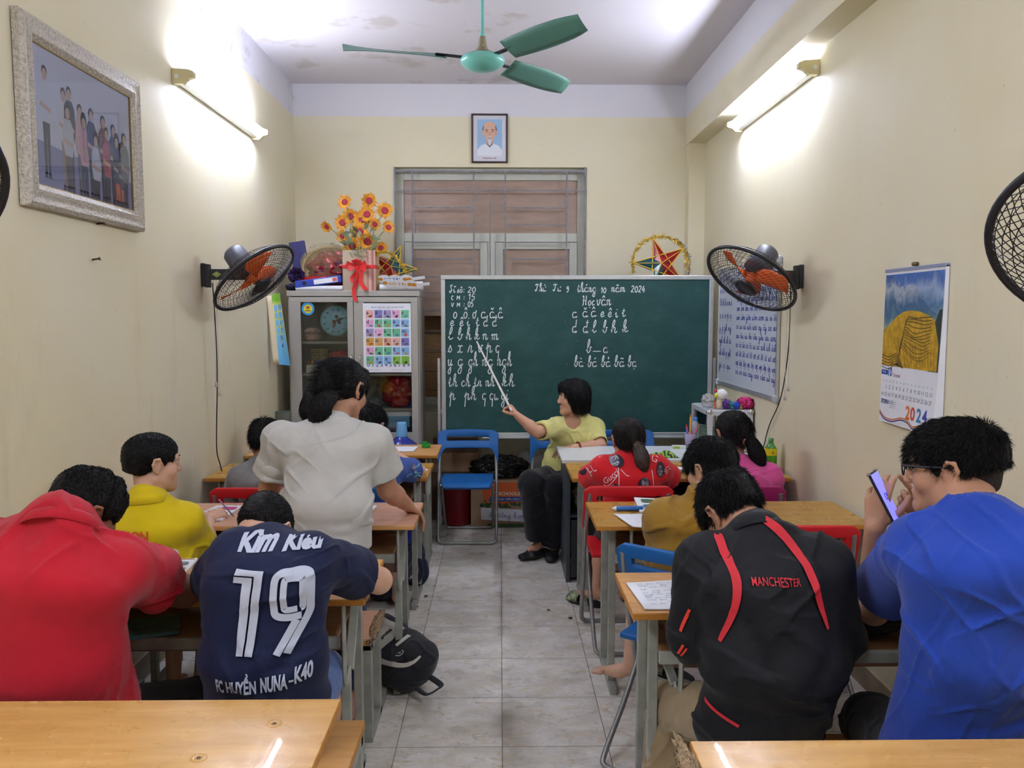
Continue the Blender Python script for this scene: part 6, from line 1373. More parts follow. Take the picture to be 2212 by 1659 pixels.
q = MB(); put2d(q, fit(text2d('FIT SCHOOLS', bold=.03), -.07, .252, .15, .278), (0, 6.16, 0), (1, 0, 0), (0, 0, 1), .0024); put2d(q, fit(text2d('TRƯỜNG TIỂU HỌC DN', bold=.02), -.07, .213, .19, .233), (0, 6.16, 0), (1, 0, 0), (0, 0, 1), .0024); q.build('lettering', mat('carton_letter', (226, 214, 190), rough=.6), cx, world=True)
q = MB(); write(q, 'đò tổng hợp', (-.09, 6.149, .088), (1, 0, -.06), (0, 0, 1), .020, .003, width=.27, lift=.001); q.build('handwriting', INKB, cx, world=True)
BAGB = mat('black_bin_bag', (18, 18, 20), rough=.25, spec=.6); m = lump((-.01, 6.30, .37 + .078), (.19, .12, .075), .22, 2.6, seed=15, n=72, m=48); tag(m.build('bin_bag', BAGB), 'knotted black bin bag lying on the printed cardboard box', 'bag')
CLB = mat('clear_bag', (196, 192, 186), rough=.15, alpha=.45, spec=.7); tag(lump((.24, 6.40, .37 + .085), (.10, .06, .09), .2, 3, seed=17).build('clear_bag', CLB), 'clear plastic bag behind the black bin bag', 'bag')
cbg = thing('carrier_bag', 'clear plastic carrier bag inside the teacher table side', 'bag', (.62, 4.95, .43)); lump((.60, 5.0, .415 + .10), (.12, .10, .10), .25, 3, seed=21).build('film', CLB, cbg, world=True); lump((.60, 5.0, .415 + .045), (.07, .06, .04), .25, 4, seed=22).build('contents', mat('bag_contents', (170, 110, 90), rough=.6, vary=.5, vscale=60), cbg, world=True)
jug = thing('water_jug', 'large blue water jug with a light blue cap by the cabinet', 'jug', (-.70, 5.72, 0)); JB = mat('jug_blue', (34, 48, 140), rough=.15, spec=.7, alpha=.93); jc = (-.693, 5.72, 0)
m = MB(); m.lathe([(0, .002), (.12, .002), (.13, .02), (.13, .17), (.124, .18), (.13, .19), (.13, .36), (.124, .37), (.13, .38), (.13, .60), (.127, .66), (.105, .72), (.06, .755), (.035, .775), (.032, .80), (0, .80)], jc, n=40); m.build('bottle', JB, jug, world=True); m = MB(); m.lathe([(.040, .775), (.040, .80), (.034, .865), (.032, .875), (0, .875)], jc, n=28); m.build('cap', mat('jug_cap', (110, 170, 214), rough=.3), jug, world=True)
roll('rolled grey green mat standing beside the cabinet', (-1.495, 5.62, .0), (-1.495, 5.62, .965), .055, mat('mat_green', (92, 100, 88), rough=.7))

# ------------------------------------------------------------------ ceiling hook bits, desk things
DZ = .7505
def at_(x, y): return (x, y, DZ)
def notebook(label, pts, lines=8, ink=INKV, curl=.05, grp=None, hand='hoc van lop em cung mua', seed=1, dz=0, ruled=True, text=True):
    t = thing('notebook', label, 'notebook', (pts[0][0], pts[0][1], DZ), grp); q = MB(); P = [(x, y, DZ + .0035 + dz) for x, y in pts]; sheet(q, P, 12, 8, .002, curl, .003, seed); q.build('page', PAPER, t, world=True)
    if text:
        a, b, c, d = [V(p) for p in P]; q = MB(); random.seed(seed); words = ['mua', 'hoc', 'nha', 'em', 'cung', 'lop', 'van', 'ban', 'trang', 'gio', 'me']
        for k in range(lines):
            f = .12 + .8 * k / lines; l = a + (d - a) * f; r = b + (c - b) * f; u = nrm(r - l); L = np.linalg.norm(r - l); v = nrm(a - d); x = L * .12
            while x < L * .86:
                w = random.choice(words); wl = len(w) * L * .018 + .01; z = .003 + curl * 0
                if random.random() < .82: write(q, w, l + u * x + V(0, 0, z), u, v, L * .011, .0011, width=wl, lift=.0006)
                x += wl + L * .05
        q.build('handwriting', ink, t, world=True)
    return t
notebook('open notebook full of dark handwriting by the black jacket left elbow', [(.411, 2.600), (.66, 2.645), (.63, 2.365), (.43, 2.362)], 12, INKK, .02, seed=3)
notebook('open notebook with violet writing nearest the aisle on the ochre desk', [(.50, 3.52), (.72, 3.54), (.70, 3.30), (.545, 3.30)], 8, INKV, .03, seed=4)
notebook('open notebook under the elbow of the blue shirt man', [(1.02, 2.60), (1.31, 2.56), (1.26, 2.36), (.95, 2.36)], 7, INKV, .03, seed=5)
notebook('curled open notebook overhanging the desk edge between black jacket and blue shirt', [(.90, 2.42), (1.14, 2.44), (1.18, 2.35), (.90, 2.345)], 3, INKV, .0, seed=6)
notebook('white notebook page beside the dark blue shirt left arm', [(-1.07, 2.672), (-.87, 2.672), (-.865, 2.475), (-.98, 2.472)], 4, LINEC, .0, seed=7, text=False)
notebook('white notebook under the arm of the red polo man', [(-1.36, 2.66), (-1.09, 2.66), (-1.09, 2.48), (-1.36, 2.48)], 6, INKV, .0, seed=8)
notebook('sheet of paper under the elbow of the blue patterned shirt', [(-.56, 4.60), (-.41, 4.60), (-.43, 4.47), (-.58, 4.47)], 4, INKV, .0, seed=9)
notebook('white papers beside the green block on the tan desk', [(-.80, 5.40), (-.545, 5.40), (-.56, 5.21), (-.82, 5.21)], 5, INKV, .0, seed=10)
notebook('small white paper in front of the red printed shirt', [(.99, 4.66), (1.07, 4.61), (1.05, 4.54), (.98, 4.57)], 2, INKV, .0, seed=12, text=False)
def picture_book(label, pts, blocks, band=None, dz=0, name='picture_book'):
    t = thing(name, label, 'book', (pts[0][0], pts[0][1], DZ)); P = [V(x, y, DZ + .008 + dz) for x, y in pts]; q = MB(); sheet(q, P, 10, 6, .0015, 0, .0075); q.build('pages', PAPER, t, world=True); a, b, c, d = P
    S = lambda x, y, l: (a * (1 - x) + b * x) * (1 - y) + (d * (1 - x) + c * x) * y + V(0, 0, .0022 + l)
    for i, (x0, y0, x1, y1, col) in enumerate(blocks):
        q = MB(); n = 14; pts2 = [(x0 + (x1 - x0) * (.5 + .5 * math.copysign(abs(math.cos(w)) ** .5, math.cos(w))), y0 + (y1 - y0) * (.5 + .5 * math.copysign(abs(math.sin(w)) ** .5, math.sin(w)))) for w in np.linspace(0, 2 * PI, n + 1)[:-1]]
        q.put([S(x, y, .0002 * (i % 3)) for x, y in pts2[::-1]], [list(range(n))]); q.build('illustration', mat('illus_%d_%d_%d' % col, col, rough=.5, vary=.45, vscale=70), t, world=True)
    q = MB()
    for k in range(3): l = V(S(.1, .14 + .05 * k, 0)); write(q, 'nha em mua hoc', l, nrm(b - a), nrm(a - d), np.linalg.norm(b - a) * .01, .0009, width=np.linalg.norm(b - a) * .5)
    q.build('lettering', INKK, t, world=True); return t
picture_book('open illustrated textbook before the red polo man', [(-1.36, 2.885), (-1.085, 2.885), (-1.065, 2.695), (-1.36, 2.695)], [(.02, .01, .98, .10, (214, 160, 60)), (.42, .26, .66, .46, (176, 150, 80)), (.70, .26, .95, .46, (110, 120, 120)), (.40, .55, .98, .98, (150, 160, 110)), (.46, .62, .7, .82, (206, 140, 90)), (.72, .7, .95, .9, (80, 130, 70))])
picture_book('workbook with a pink picture beside the yellow shirt boy pen hand', [(-1.30, 3.70), (-1.178, 3.695), (-1.19, 3.44), (-1.33, 3.44)], [(.35, .12, .95, .34, (206, 60, 130)), (.4, .55, .85, .72, (90, 120, 80)), (.1, .5, .35, .8, (120, 150, 190))], name='workbook')
picture_book('workbook lying under the right side of the standing woman', [(-.70, 3.69), (-.565, 3.69), (-.58, 3.46), (-.73, 3.46)], [(.35, .12, .95, .34, (196, 60, 90)), (.4, .55, .85, .72, (90, 120, 150))], name='workbook')
picture_book('open booklet with green pictures on the ochre desk', [(.64, 3.84), (.86, 3.905), (.80, 3.62), (.62, 3.56)][:1] + [(.85, 3.775), (.80, 3.60), (.62, 3.56)], [(.12, .12, .55, .42, (76, 110, 76)), (.62, .12, .98, .38, (90, 130, 170)), (.12, .55, .55, .86, (90, 130, 150)), (.62, .55, .98, .86, (100, 140, 90))], name='booklet')
def stick(name, label, cat, a, b, r, col, tip=None, cap=None, grp=None):
    t = thing(name, label, cat, a, grp); a, b = V(a), V(b); d = nrm(b - a); L = np.linalg.norm(b - a); MB().lathe([(0, 0), (r * .9, 0), (r, .002), (r, L - .02), (0, L - .02)], a, d, 14).build('barrel', mat('barrel_%d_%d_%d' % col, col, rough=.35), t, world=True)
    MB().lathe([(r, L - .02), (r * .55, L - .008), (.0015, L), (0, L)], a, d, 14).build('tip', mat('barrel_%d_%d_%d' % (tip or col), tip or col, rough=.4), t, world=True); return t
stick('marker_pen', 'thick blue marker with a white tip on the ochre desk', 'marker', (.64, 3.60, DZ + .012), (.50, 3.60, DZ + .011), .0115, (44, 104, 176), (222, 224, 226))
GRB = mat('green_block', (30, 140, 50), rough=.35); tag(MB().box((-.49, 5.37, DZ + .014), (.055, .03, .027)).box((-.50, 5.375, DZ + .0345), (.03, .025, .013)).build('toy_block', GRB, bevel=.002), 'bright green toy block on the tan desk corner', 'block')
m = MB(); P = np.zeros((24, 18, 3)); 
for i in range(24):
    for j in range(18):
        u = i / 23; v = j / 17; P[i, j] = (.93 + .15 * u, 4.87 + .13 * v, .7665 + .035 * (abs(math.sin(5.5 * u + 2 * v)) * math.sin(PI * v) ** .6 * math.sin(PI * u) ** .5))
m.grid(P); ZEB = mat('green_striped_cloth', (120, 160, 60), rough=.8); n_ = NT(ZEB); n_.base(n_.ramp(n_.m('FRACT', n_.m('ADD', n_.m('MULTIPLY', n_.x, 38), n_.m('MULTIPLY', n_.noise(14), 3))), [(.45, (130, 170, 60)), (.55, (34, 50, 26))])); tag(m.build('striped_cloth', ZEB, solid=.002), 'crumpled green and black striped cloth on the white table', 'cloth')
er = thing('eraser_box', 'small green and white eraser box on the white table', 'box', (1.15, 5.22, .766)); MB().b2((1.115, 5.20, .7655), (1.20, 5.245, .785)).build('sleeve', mat('eraser_white', (214, 220, 206), rough=.4), er, bevel=.002, world=True); MB().b2((1.118, 5.1994, .768), (1.158, 5.2, .783)).build('label', mat('eraser_green', (150, 180, 60)), er, world=True)
cu = thing('pen_cup', 'clear plastic cup of pens on the white table', 'cup', (1.235, 5.24, .766)); m = MB(); m.lathe([(0, .001), (.03, .001), (.038, .095), (.0375, .095), (.0295, .003), (0, .003)], (1.235, 5.24, .766), n=24); m.build('wall', mat('cup_clear', (196, 190, 214), rough=.1, alpha=.45), cu, world=True)
for lb, col, a, b, r in (('tall orange pencil in the pen cup', (214, 140, 40), (1.232, 5.245, .77), (1.236, 5.25, .985), .0045), ('red ruler pen leaning right in the pen cup', (206, 60, 60), (1.225, 5.225, .77), (1.285, 5.22, .925), .0045), ('blue pen at the left of the pen cup', (60, 70, 160), (1.24, 5.24, .77), (1.2, 5.235, .905), .004), ('purple pen in the pen cup', (110, 50, 130), (1.24, 5.255, .77), (1.255, 5.265, .915), .0045), ('red pen at the left of the pen cup', (190, 50, 50), (1.238, 5.25, .77), (1.212, 5.26, .92), .004)): stick('pen' if 'pencil' not in lb else 'pencil', lb, 'pen', a, b, r, col, grp='pens in the cup')
def bottle(name, label, c, prof, m_, capm, z0, bands=()):
    t = thing(name, label, 'bottle', c); MB().lathe(prof, c, n=28).build('body', m_, t, world=True); h = prof[-1][1]; MB().lathe([(.0145, h - .012), (.0145, h + .008), (0, h + .008)], c, n=18).build('cap', capm, t, world=True)
    for r, a, b, mm in bands: MB().lathe([(r, a), (r, b)], c, n=28).build('label_band', mm, t, world=True)
    return t
CLRB = mat('clear_bottle', (206, 214, 224), rough=.05, alpha=.4, spec=.7); CAPB = mat('cap_blue', (44, 120, 200), rough=.35)
bprof = [(0, .001), (.026, .001), (.03, .006), (.03, .05), (.028, .054), (.03, .058), (.03, .12), (.028, .14), (.018, .165), (.0125, .172), (.0125, .188)]
bottle('water_bottle', 'clear water bottle with a blue cap behind the pen cup', (1.275, 5.275, .766), bprof, CLRB, CAPB, .766); bottle('water_bottle', 'clear water bottle with a blue cap behind the small grey shirt boy', (-1.39, 5.2, .7505), [(r * 1.1, h * .96) for r, h in bprof], CLRB, CAPB, .75)
sodg = mat('soda_green', (70, 150, 60), rough=.08, alpha=.85, spec=.7); YL = mat('soda_label_yellow', (226, 214, 30), rough=.4); so = (1.53, 4.55, .7505)
bottle('soda_bottle', 'green soda bottle with a yellow label by the right wall', so, [(0, .001), (.028, .001), (.033, .008), (.032, .05), (.0335, .06), (.034, .10), (.031, .125), (.019, .148), (.0125, .16), (.0125, .175)], sodg, mat('soda_cap', (60, 130, 60), rough=.4), .75, [(.0348, .088, .128, YL), (.0345, .03, .087, mat('soda_label_green', (70, 160, 40), rough=.4))])
q = MB()
for a in (-2.2, -1.57, -.95): q.lathe([(.004, 0), (.007, 0)], V(so) + V(.0355 * math.cos(a), .0355 * math.sin(a), .105 if a == -1.57 else .060), (math.cos(a), math.sin(a), 0), 12)
q.build('label_mark', mat('soda_mark', (150, 60, 40)), [o for o in C.objects if o.name.startswith('soda_bottle')][0], world=True)
rb_ = bottle('red_bottle', 'clear bottle of red drink behind the standing woman right arm', (-.62, 4.02 + .37, .7505), [(0, .001), (.03, .001), (.034, .006), (.034, .085), (.034, .11)], mat('red_drink', (206, 40, 40), rough=.1, alpha=.8), mat('red_cap', (190, 40, 40)), .75)
ms = thing('mesh_tray', 'green mesh pen tray standing upright beside the glass cupboard', 'tray', (1.30, 5.0, .766)); q = MB(); GM = mat('mesh_green', (86, 116, 96), rough=.4, alpha=.9); o = V(1.235, 5.06, .775); uu = V(.175, -.04, -.03); vv = V(.02, .03, .165)
for k in range(12): q.cyl(o + uu * k / 11, o + uu * k / 11 + vv, .0022, n=5); 
for k in range(11): q.cyl(o + vv * k / 10, o + vv * k / 10 + uu, .0022, n=5)
q.build('mesh', GM, ms, world=True); q = MB(); q.loft([o, o + uu, o + uu + vv, o + vv, o], .005, 8, caps=False); q.build('rim', GM, ms, world=True); q = MB(); n2 = nrm(np.cross(uu, vv)); q.put([o - n2 * .006, o + uu - n2 * .006, o + uu + vv - n2 * .006, o + vv - n2 * .006], [[0, 1, 2, 3]]); q.build('back', mat('mesh_back', (110, 130, 116), rough=.5, alpha=.7), ms, world=True)
box('black_tablet', 'black slate board standing behind the green mesh tray', 'board', (1.28, 5.045, .766), (1.295, 5.055, .95), BLACK) if False else None
# toys on the glass cupboard
ty = thing('toy_bird', 'white toy bird with red crest on the glass cupboard', 'toy', (1.385, 5.12, 1.036)); tw_ = mat('toy_white', (226, 226, 222), rough=.5); c = V(1.385, 5.12, 1.036)
m = lump(c + V(.015, 0, .09), (.036, .03, .034), .05, 2, flat=False); m.build('body', tw_, ty, world=True); m = MB(); m.lathe([(0, 0), (.02, 0), (.022, .03), (.014, .06), (0, .065)], c, n=16); m.build('base', mat('toy_cream', (216, 196, 166), rough=.6), ty, world=True)
MB().ball(c + V(-.022, -.012, .085), (.013, .012, .016), 12, 8).build('beak', mat('toy_yellow', (214, 200, 40), rough=.5), ty, world=True); MB().ball(c + V(-.024, -.005, .115), (.010, .01, .010), 12, 8).build('crest', mat('toy_red', (190, 40, 44), rough=.5), ty, world=True); MB().ball(c + V(.03, -.01, .105), (.012, .012, .014), 10, 8).build('wing_mark', mat('toy_dark', (40, 60, 50)), ty, world=True); MB().b2(c + V(-.03, -.006, 0), c + V(-.022, .006, .05)).build('foot', mat('toy_orange', (206, 100, 40)), ty, world=True)
tag(lump((1.335, 5.2, 1.0365 + .04), (.035, .05, .04), .2, 3, seed=31).build('clear_bag', CLB), 'clear bag of pink toys at the left on the glass cupboard', 'bag')
for lb, c, r, col, sd in (('purple foil toy on the glass cupboard', (1.432, 5.11, 1.062), (.022, .025, .026), (90, 50, 140), 1), ('teal foil toy on the glass cupboard', (1.456, 5.10, 1.058), (.016, .02, .022), (40, 140, 130), 2), ('blue foil toy on the glass cupboard', (1.486, 5.10, 1.056), (.022, .02, .020), (40, 70, 190), 3), ('tiny yellow toy on the glass cupboard', (1.517, 5.10, 1.051), (.010, .01, .015), (210, 190, 50), 4)): blob('foil_toy', lb, 'toy', c, r, col, sd, .3, 4, 'small foil toys')
blob('magenta_bow', 'crumpled magenta foil bow at the right end of the glass cupboard', 'bow', (1.552, 5.12, 1.0365 + .032), (.045, .03, .032), (190, 24, 100), 5, .35, 4, rough=.25)
blob('plush', 'cream stuffed thing behind the cupboard glass', 'toy', (1.50, 5.3, .845), (.05, .06, .07), (190, 180, 140), 6, .1); box('packet', 'yellow green packet inside the glass cupboard', 'packet', (1.53, 5.12, .785), (1.555, 5.16, .85), mat('packet_lime', (170, 176, 60), rough=.5)); box('packet', 'blue and orange packet inside the glass cupboard left side', 'packet', (1.36, 5.3, .785), (1.43, 5.36, .87), mat('packet_blue', (90, 96, 160), rough=.5))

# ------------------------------------------------------------------ on the floor, in the shelves
def soft(name, prims, h, m_, parent, amp=.004, fr=9, subs=(), planes=()):
    lo = np.min([p[1] for p in prims], 0) - .04; hi = np.max([p[2] for p in prims], 0) + .04; v = Vol(lo, hi, h); v.u(prims, .03)
    if subs: v.sub(list(subs), .008)
    for p, n in planes: v.plane(p, n)
    p, t, q = v.mesh(); n = vnormals(p, t, q); p = cloth_bumps(p, n, amp, fr, len(name)); p[:, 2] = np.maximum(p[:, 2], .001)
    return link(name, mesh_np(name, p, [t, q] if len(t) else [q], True), m_, parent, True)
JT = {
 'red': dict(hd=(-1.153, 2.240, 1.087), nk=(-1.135, 2.090, 1.075), ch=(-1.168, 2.070, 0.952), ws=(-1.207, 2.090, 0.734), pl=(-1.200, 2.180, 0.500), shL=(-1.344, 2.120, 0.992), shR=(-1.020, 2.140, 0.961), elL=(-1.500, 2.380, 0.790), wrL=(-1.459, 2.580, 0.790), elR=(-0.964, 2.440, 0.790), wrR=(-1.202, 2.600, 0.790), hpL=(-1.290, 2.200, 0.500), knL=(-1.330, 2.620, 0.500), anL=(-1.330, 2.580, 0.080), hpR=(-1.100, 2.200, 0.500), knR=(-0.974, 2.560, 0.383), anR=(-0.930, 2.550, 0.080)),
 'yel': dict(hd=(-1.313, 3.060, 1.067), nk=(-1.317, 3.020, 0.940), ch=(-1.314, 3.020, 0.834), ws=(-1.318, 3.050, 0.692), pl=(-1.280, 3.100, 0.500), shL=(-1.425, 3.040, 0.865), shR=(-1.194, 3.070, 0.847), elL=(-1.507, 3.200, 0.647), wrL=(-1.332, 3.440, 0.767), elR=(-1.185, 3.250, 0.668), wrR=(-1.240, 3.440, 0.759), hpL=(-1.350, 3.120, 0.500), knL=(-1.400, 3.460, 0.480), anL=(-1.400, 3.400, 0.070), hpR=(-1.210, 3.120, 0.500), knR=(-1.240, 3.460, 0.480), anR=(-1.270, 3.360, 0.070)),
 'nav': dict(hd=(-0.716, 2.420, 0.982), nk=(-0.657, 2.270, 0.964), ch=(-0.634, 2.170, 0.910), ws=(-0.642, 2.150, 0.705), pl=(-0.640, 2.200, 0.500), shL=(-0.726, 2.200, 0.965), shR=(-0.523, 2.220, 0.962), elL=(-0.881, 2.460, 0.790), wrL=(-0.739, 2.660, 0.790), elR=(-0.380, 2.500, 0.800), wrR=(-0.606, 2.680, 0.790), hpL=(-0.720, 2.200, 0.500), knL=(-0.740, 2.580, 0.490), anL=(-0.740, 2.550, 0.080), hpR=(-0.570, 2.200, 0.500), knR=(-0.570, 2.600, 0.480), anR=(-0.560, 2.620, 0.080)),
 'gry': dict(hd=(-0.666, 3.470, 1.302), nk=(-0.689, 3.380, 1.183), ch=(-0.702, 3.300, 1.055), ws=(-0.694, 3.220, 0.864), pl=(-0.698, 3.220, 0.675), shL=(-0.893, 3.320, 1.110), shR=(-0.522, 3.320, 1.109), elL=(-0.970, 3.400, 0.895), wrL=(-0.983, 3.550, 0.785), elR=(-0.476, 3.420, 0.889), wrR=(-0.406, 3.550, 0.790), hpL=(-0.777, 3.240, 0.631), knL=(-0.780, 3.310, 0.400), anL=(-0.780, 3.310, 0.060), hpR=(-0.628, 3.240, 0.630), knR=(-0.630, 3.310, 0.400), anR=(-0.630, 3.310, 0.060)),
 'gb': dict(hd=(-1.206, 4.200, 0.973), nk=(-1.212, 4.160, 0.871), ch=(-1.201, 4.130, 0.769), ws=(-1.200, 4.120, 0.615), pl=(-1.190, 4.160, 0.520), shL=(-1.329, 4.150, 0.801), shR=(-1.088, 4.150, 0.800), elL=(-1.437, 4.300, 0.647), wrL=(-1.388, 4.500, 0.785), elR=(-1.086, 4.300, 0.658), wrR=(-1.215, 4.520, 0.785), hpL=(-1.260, 4.180, 0.510), knL=(-1.280, 4.500, 0.480), anL=(-1.280, 4.480, 0.070), hpR=(-1.120, 4.180, 0.510), knR=(-1.100, 4.500, 0.480), anR=(-1.100, 4.480, 0.070)),
 'bb': dict(hd=(-0.689, 4.270, 1.034), nk=(-0.666, 4.200, 0.891), ch=(-0.660, 4.150, 0.775), ws=(-0.664, 4.120, 0.613), pl=(-0.680, 4.150, 0.520), shL=(-0.775, 4.200, 0.833), shR=(-0.552, 4.220, 0.822), elL=(-0.846, 4.400, 0.673), wrL=(-0.777, 4.600, 0.785), elR=(-0.448, 4.460, 0.768), wrR=(-0.580, 4.500, 0.854), hpL=(-0.750, 4.180, 0.510), knL=(-0.760, 4.500, 0.480), anL=(-0.760, 4.480, 0.070), hpR=(-0.600, 4.180, 0.510), knR=(-0.580, 4.500, 0.480), anR=(-0.580, 4.480, 0.070)),
 'hg': dict(hd=(-1.097, 4.950, 1.102), nk=(-1.088, 4.900, 0.961), ch=(-1.086, 4.880, 0.852), ws=(-1.089, 4.880, 0.711), pl=(-1.100, 4.920, 0.520), shL=(-1.201, 4.900, 0.905), shR=(-0.964, 4.900, 0.905), elL=(-1.257, 5.000, 0.746), wrL=(-1.217, 5.200, 0.786), elR=(-0.944, 5.000, 0.746), wrR=(-1.069, 5.200, 0.786), hpL=(-1.170, 4.940, 0.510), knL=(-1.180, 5.200, 0.480), anL=(-1.180, 5.200, 0.070), hpR=(-1.030, 4.940, 0.510), knR=(-1.020, 5.200, 0.480), anR=(-1.020, 5.200, 0.070)),
 'tea': dict(hd=(0.498, 5.470, 1.069), nk=(0.535, 5.520, 0.931), ch=(0.504, 5.520, 0.794), ws=(0.460, 5.540, 0.614), pl=(0.440, 5.600, 0.520), shR=(0.381, 5.430, 0.880), shL=(0.645, 5.540, 0.854), elR=(0.238, 5.220, 0.876), wrR=(0.110, 5.240, 0.979), elL=(0.668, 5.380, 0.758), wrL=(0.484, 5.290, 0.761), hpR=(0.380, 5.570, 0.520), knR=(0.204, 5.260, 0.529), anR=(0.272, 5.380, 0.115), hpL=(0.500, 5.570, 0.520), knL=(0.365, 5.240, 0.500), anL=(0.361, 5.400, 0.071)),
 'guc': dict(hd=(0.666, 4.200, 0.973), nk=(0.668, 4.160, 0.895), ch=(0.664, 4.130, 0.787), ws=(0.665, 4.120, 0.633), pl=(0.650, 4.160, 0.520), shL=(0.531, 4.150, 0.837), shR=(0.806, 4.150, 0.836), elL=(0.461, 4.320, 0.737), wrL=(0.619, 4.500, 0.785), elR=(0.925, 4.320, 0.740), wrR=(0.866, 4.500, 0.785), hpL=(0.580, 4.180, 0.510), knL=(0.562, 4.420, 0.352), anL=(0.524, 4.300, 0.144), hpR=(0.720, 4.180, 0.510), knR=(0.740, 4.500, 0.480), anR=(0.700, 4.500, 0.070)),
 'pnk': dict(hd=(1.232, 4.270, 0.993), nk=(1.237, 4.200, 0.850), ch=(1.244, 4.150, 0.757), ws=(1.239, 4.120, 0.606), pl=(1.200, 4.150, 0.520), shL=(1.095, 4.180, 0.788), shR=(1.397, 4.180, 0.787), elL=(1.067, 4.300, 0.626), wrL=(1.243, 4.500, 0.785), elR=(1.488, 4.350, 0.625), wrR=(1.467, 4.550, 0.785), hpL=(1.130, 4.180, 0.510), knL=(1.130, 4.500, 0.480), anL=(1.130, 4.480, 0.070), hpR=(1.270, 4.180, 0.510), knR=(1.300, 4.500, 0.480), anR=(1.300, 4.480, 0.070)),
 'mus': dict(hd=(0.820, 3.120, 1.027), nk=(0.791, 3.060, 0.927), ch=(0.754, 3.030, 0.806), ws=(0.737, 3.020, 0.656), pl=(0.730, 3.020, 0.510), shL=(0.640, 3.080, 0.838), shR=(0.936, 3.050, 0.836), elL=(0.640, 3.200, 0.656), wrL=(0.780, 3.460, 0.785), elR=(1.041, 3.200, 0.645), wrR=(0.961, 3.460, 0.785), hpL=(0.650, 3.060, 0.510), knL=(0.600, 3.380, 0.520), anL=(0.549, 3.330, 0.164), hpR=(0.810, 3.050, 0.510), knR=(0.950, 3.380, 0.480), anR=(0.930, 3.300, 0.070)),
 'jac': dict(hd=(0.692, 2.380, 1.041), nk=(0.708, 2.200, 1.011), ch=(0.716, 2.100, 0.907), ws=(0.720, 2.070, 0.718), pl=(0.710, 2.150, 0.500), shL=(0.575, 2.200, 0.937), shR=(0.862, 2.120, 0.961), elL=(0.534, 2.200, 0.735), wrL=(0.689, 2.400, 0.610), elR=(0.902, 2.120, 0.759), wrR=(0.923, 2.400, 0.616), hpL=(0.630, 2.200, 0.500), knL=(0.560, 2.540, 0.358), anL=(0.538, 2.450, 0.146), hpR=(0.800, 2.200, 0.500), knR=(0.830, 2.580, 0.480), anR=(0.850, 2.500, 0.080)),
 'blu': dict(hd=(1.135, 2.000, 1.241), nk=(1.125, 1.880, 1.151), ch=(1.112, 1.830, 1.042), ws=(1.125, 1.850, 0.845), pl=(1.130, 1.950, 0.500), shL=(1.017, 1.930, 1.068), shR=(1.258, 1.780, 1.105), elL=(1.114, 2.360, 0.749), wrL=(1.044, 2.220, 1.037), elR=(1.377, 2.100, 0.917), wrR=(1.256, 2.340, 1.032), hpL=(1.050, 1.980, 0.500), knL=(1.082, 2.320, 0.436), anL=(1.030, 2.280, 0.080), hpR=(1.220, 1.980, 0.500), knR=(1.300, 2.350, 0.480), anR=(1.300, 2.300, 0.080)),
}
TAIL4 = [(-0.679, 3.400, 1.305), (-0.697, 3.345, 1.293), (-0.720, 3.310, 1.268), (-0.734, 3.310, 1.231), (-0.752, 3.320, 1.191)]
PA = dict(navy=[[0.0011728, -3.08e-05, -1.2288348], [-6.6e-06, -0.0012118, 2.4794152]], jac=[[0.0011492, 3.11e-05, -1.2874949], [-6.8e-06, -0.0011782, 2.4640048]], guc=[[0.0023228, 2.8e-05, -2.5395706], [-6.6e-06, -0.0023475, 3.2461793]], bb=[[0.0023155, -2.7e-05, -2.4749962], [-6.7e-06, -0.0023499, 3.2447314]], yel=[[0.0016698, -6.23e-05, -1.7410696], [-6.5e-06, -0.0017118, 2.8111365]], blu=[[0.0010382, 4.7e-05, -1.1941828], [-6.2e-06, -0.0010613, 2.3840104]])
# ------------------------------------------------------------------ the class
def cloth(name, c, rough=.85, vary=.07, bump=.25, bs=420, sheen=.15, **k): return mat(name, c, rough=rough, vary=vary, vscale=11, bump=bump, bscale=bs, spec=.2, sheen=sheen, **k)
SK_L = skin('light', (206, 164, 138)); SK_M = skin('medium', (188, 140, 112)); SK_D = skin('dark', (128, 88, 62)); SK_T = skin('teacher', (196, 148, 120))
BLACKC = cloth('black_trouser_cloth', (24, 24, 28)); JEANS = cloth('navy_denim', (38, 46, 78), bs=600); DENIM = cloth('light_denim', (84, 106, 150), bs=600); KHAKI = cloth('khaki_cotton', (150, 130, 98))
BUZZ = dict(style='buzz', th=.007, n=9000, len=.009, wd=.0013, stiff=.8, jit=.5, rough=.0015, lock=(60, 60, 60))
# 1 man in red polo
P1 = person('person in a red polo shirt bent over the desk by the left wall', JT['red'], SK_D,
    dict(mat=cloth('red_pique', (178, 28, 44)), sleeve=.56, ease=.016, flare=.020, collar=.032, neck=.035, hem=.46, amp=.014, fr=5, rot=.7,
         folds=[((-1.35, 2.0, .62), (-1.02, 2.03, .70), .02, .012), ((-1.3, 2.0, .57), (-.98, 2.05, .55), .022, .014), ((-1.08, 2.02, .98), (-.96, 2.1, .8), .02, -.012)]),
    dict(mat=BLACKC, len='long'), dict(style='short', th=.014, n=15000, len=.026, wd=.0014, stiff=.85, jit=.35, comb=(0, .2, .6), nape=-.055, rough=.006, droop=-.1),
    look=(-42, 34, 4), s=1.06, hs=.93, build=dict(hip=(.205, .16), waist=(.205, .155), chest=(.205, .135), sh=.078), h=.005, neck_r=.060, arm=1.08, wide=1.04,
    hands=dict(R=dict(fd=(-.6, .7, -.15), curl=(45, 50, 55, 60)), L=dict(fd=(.3, .9, 0))))
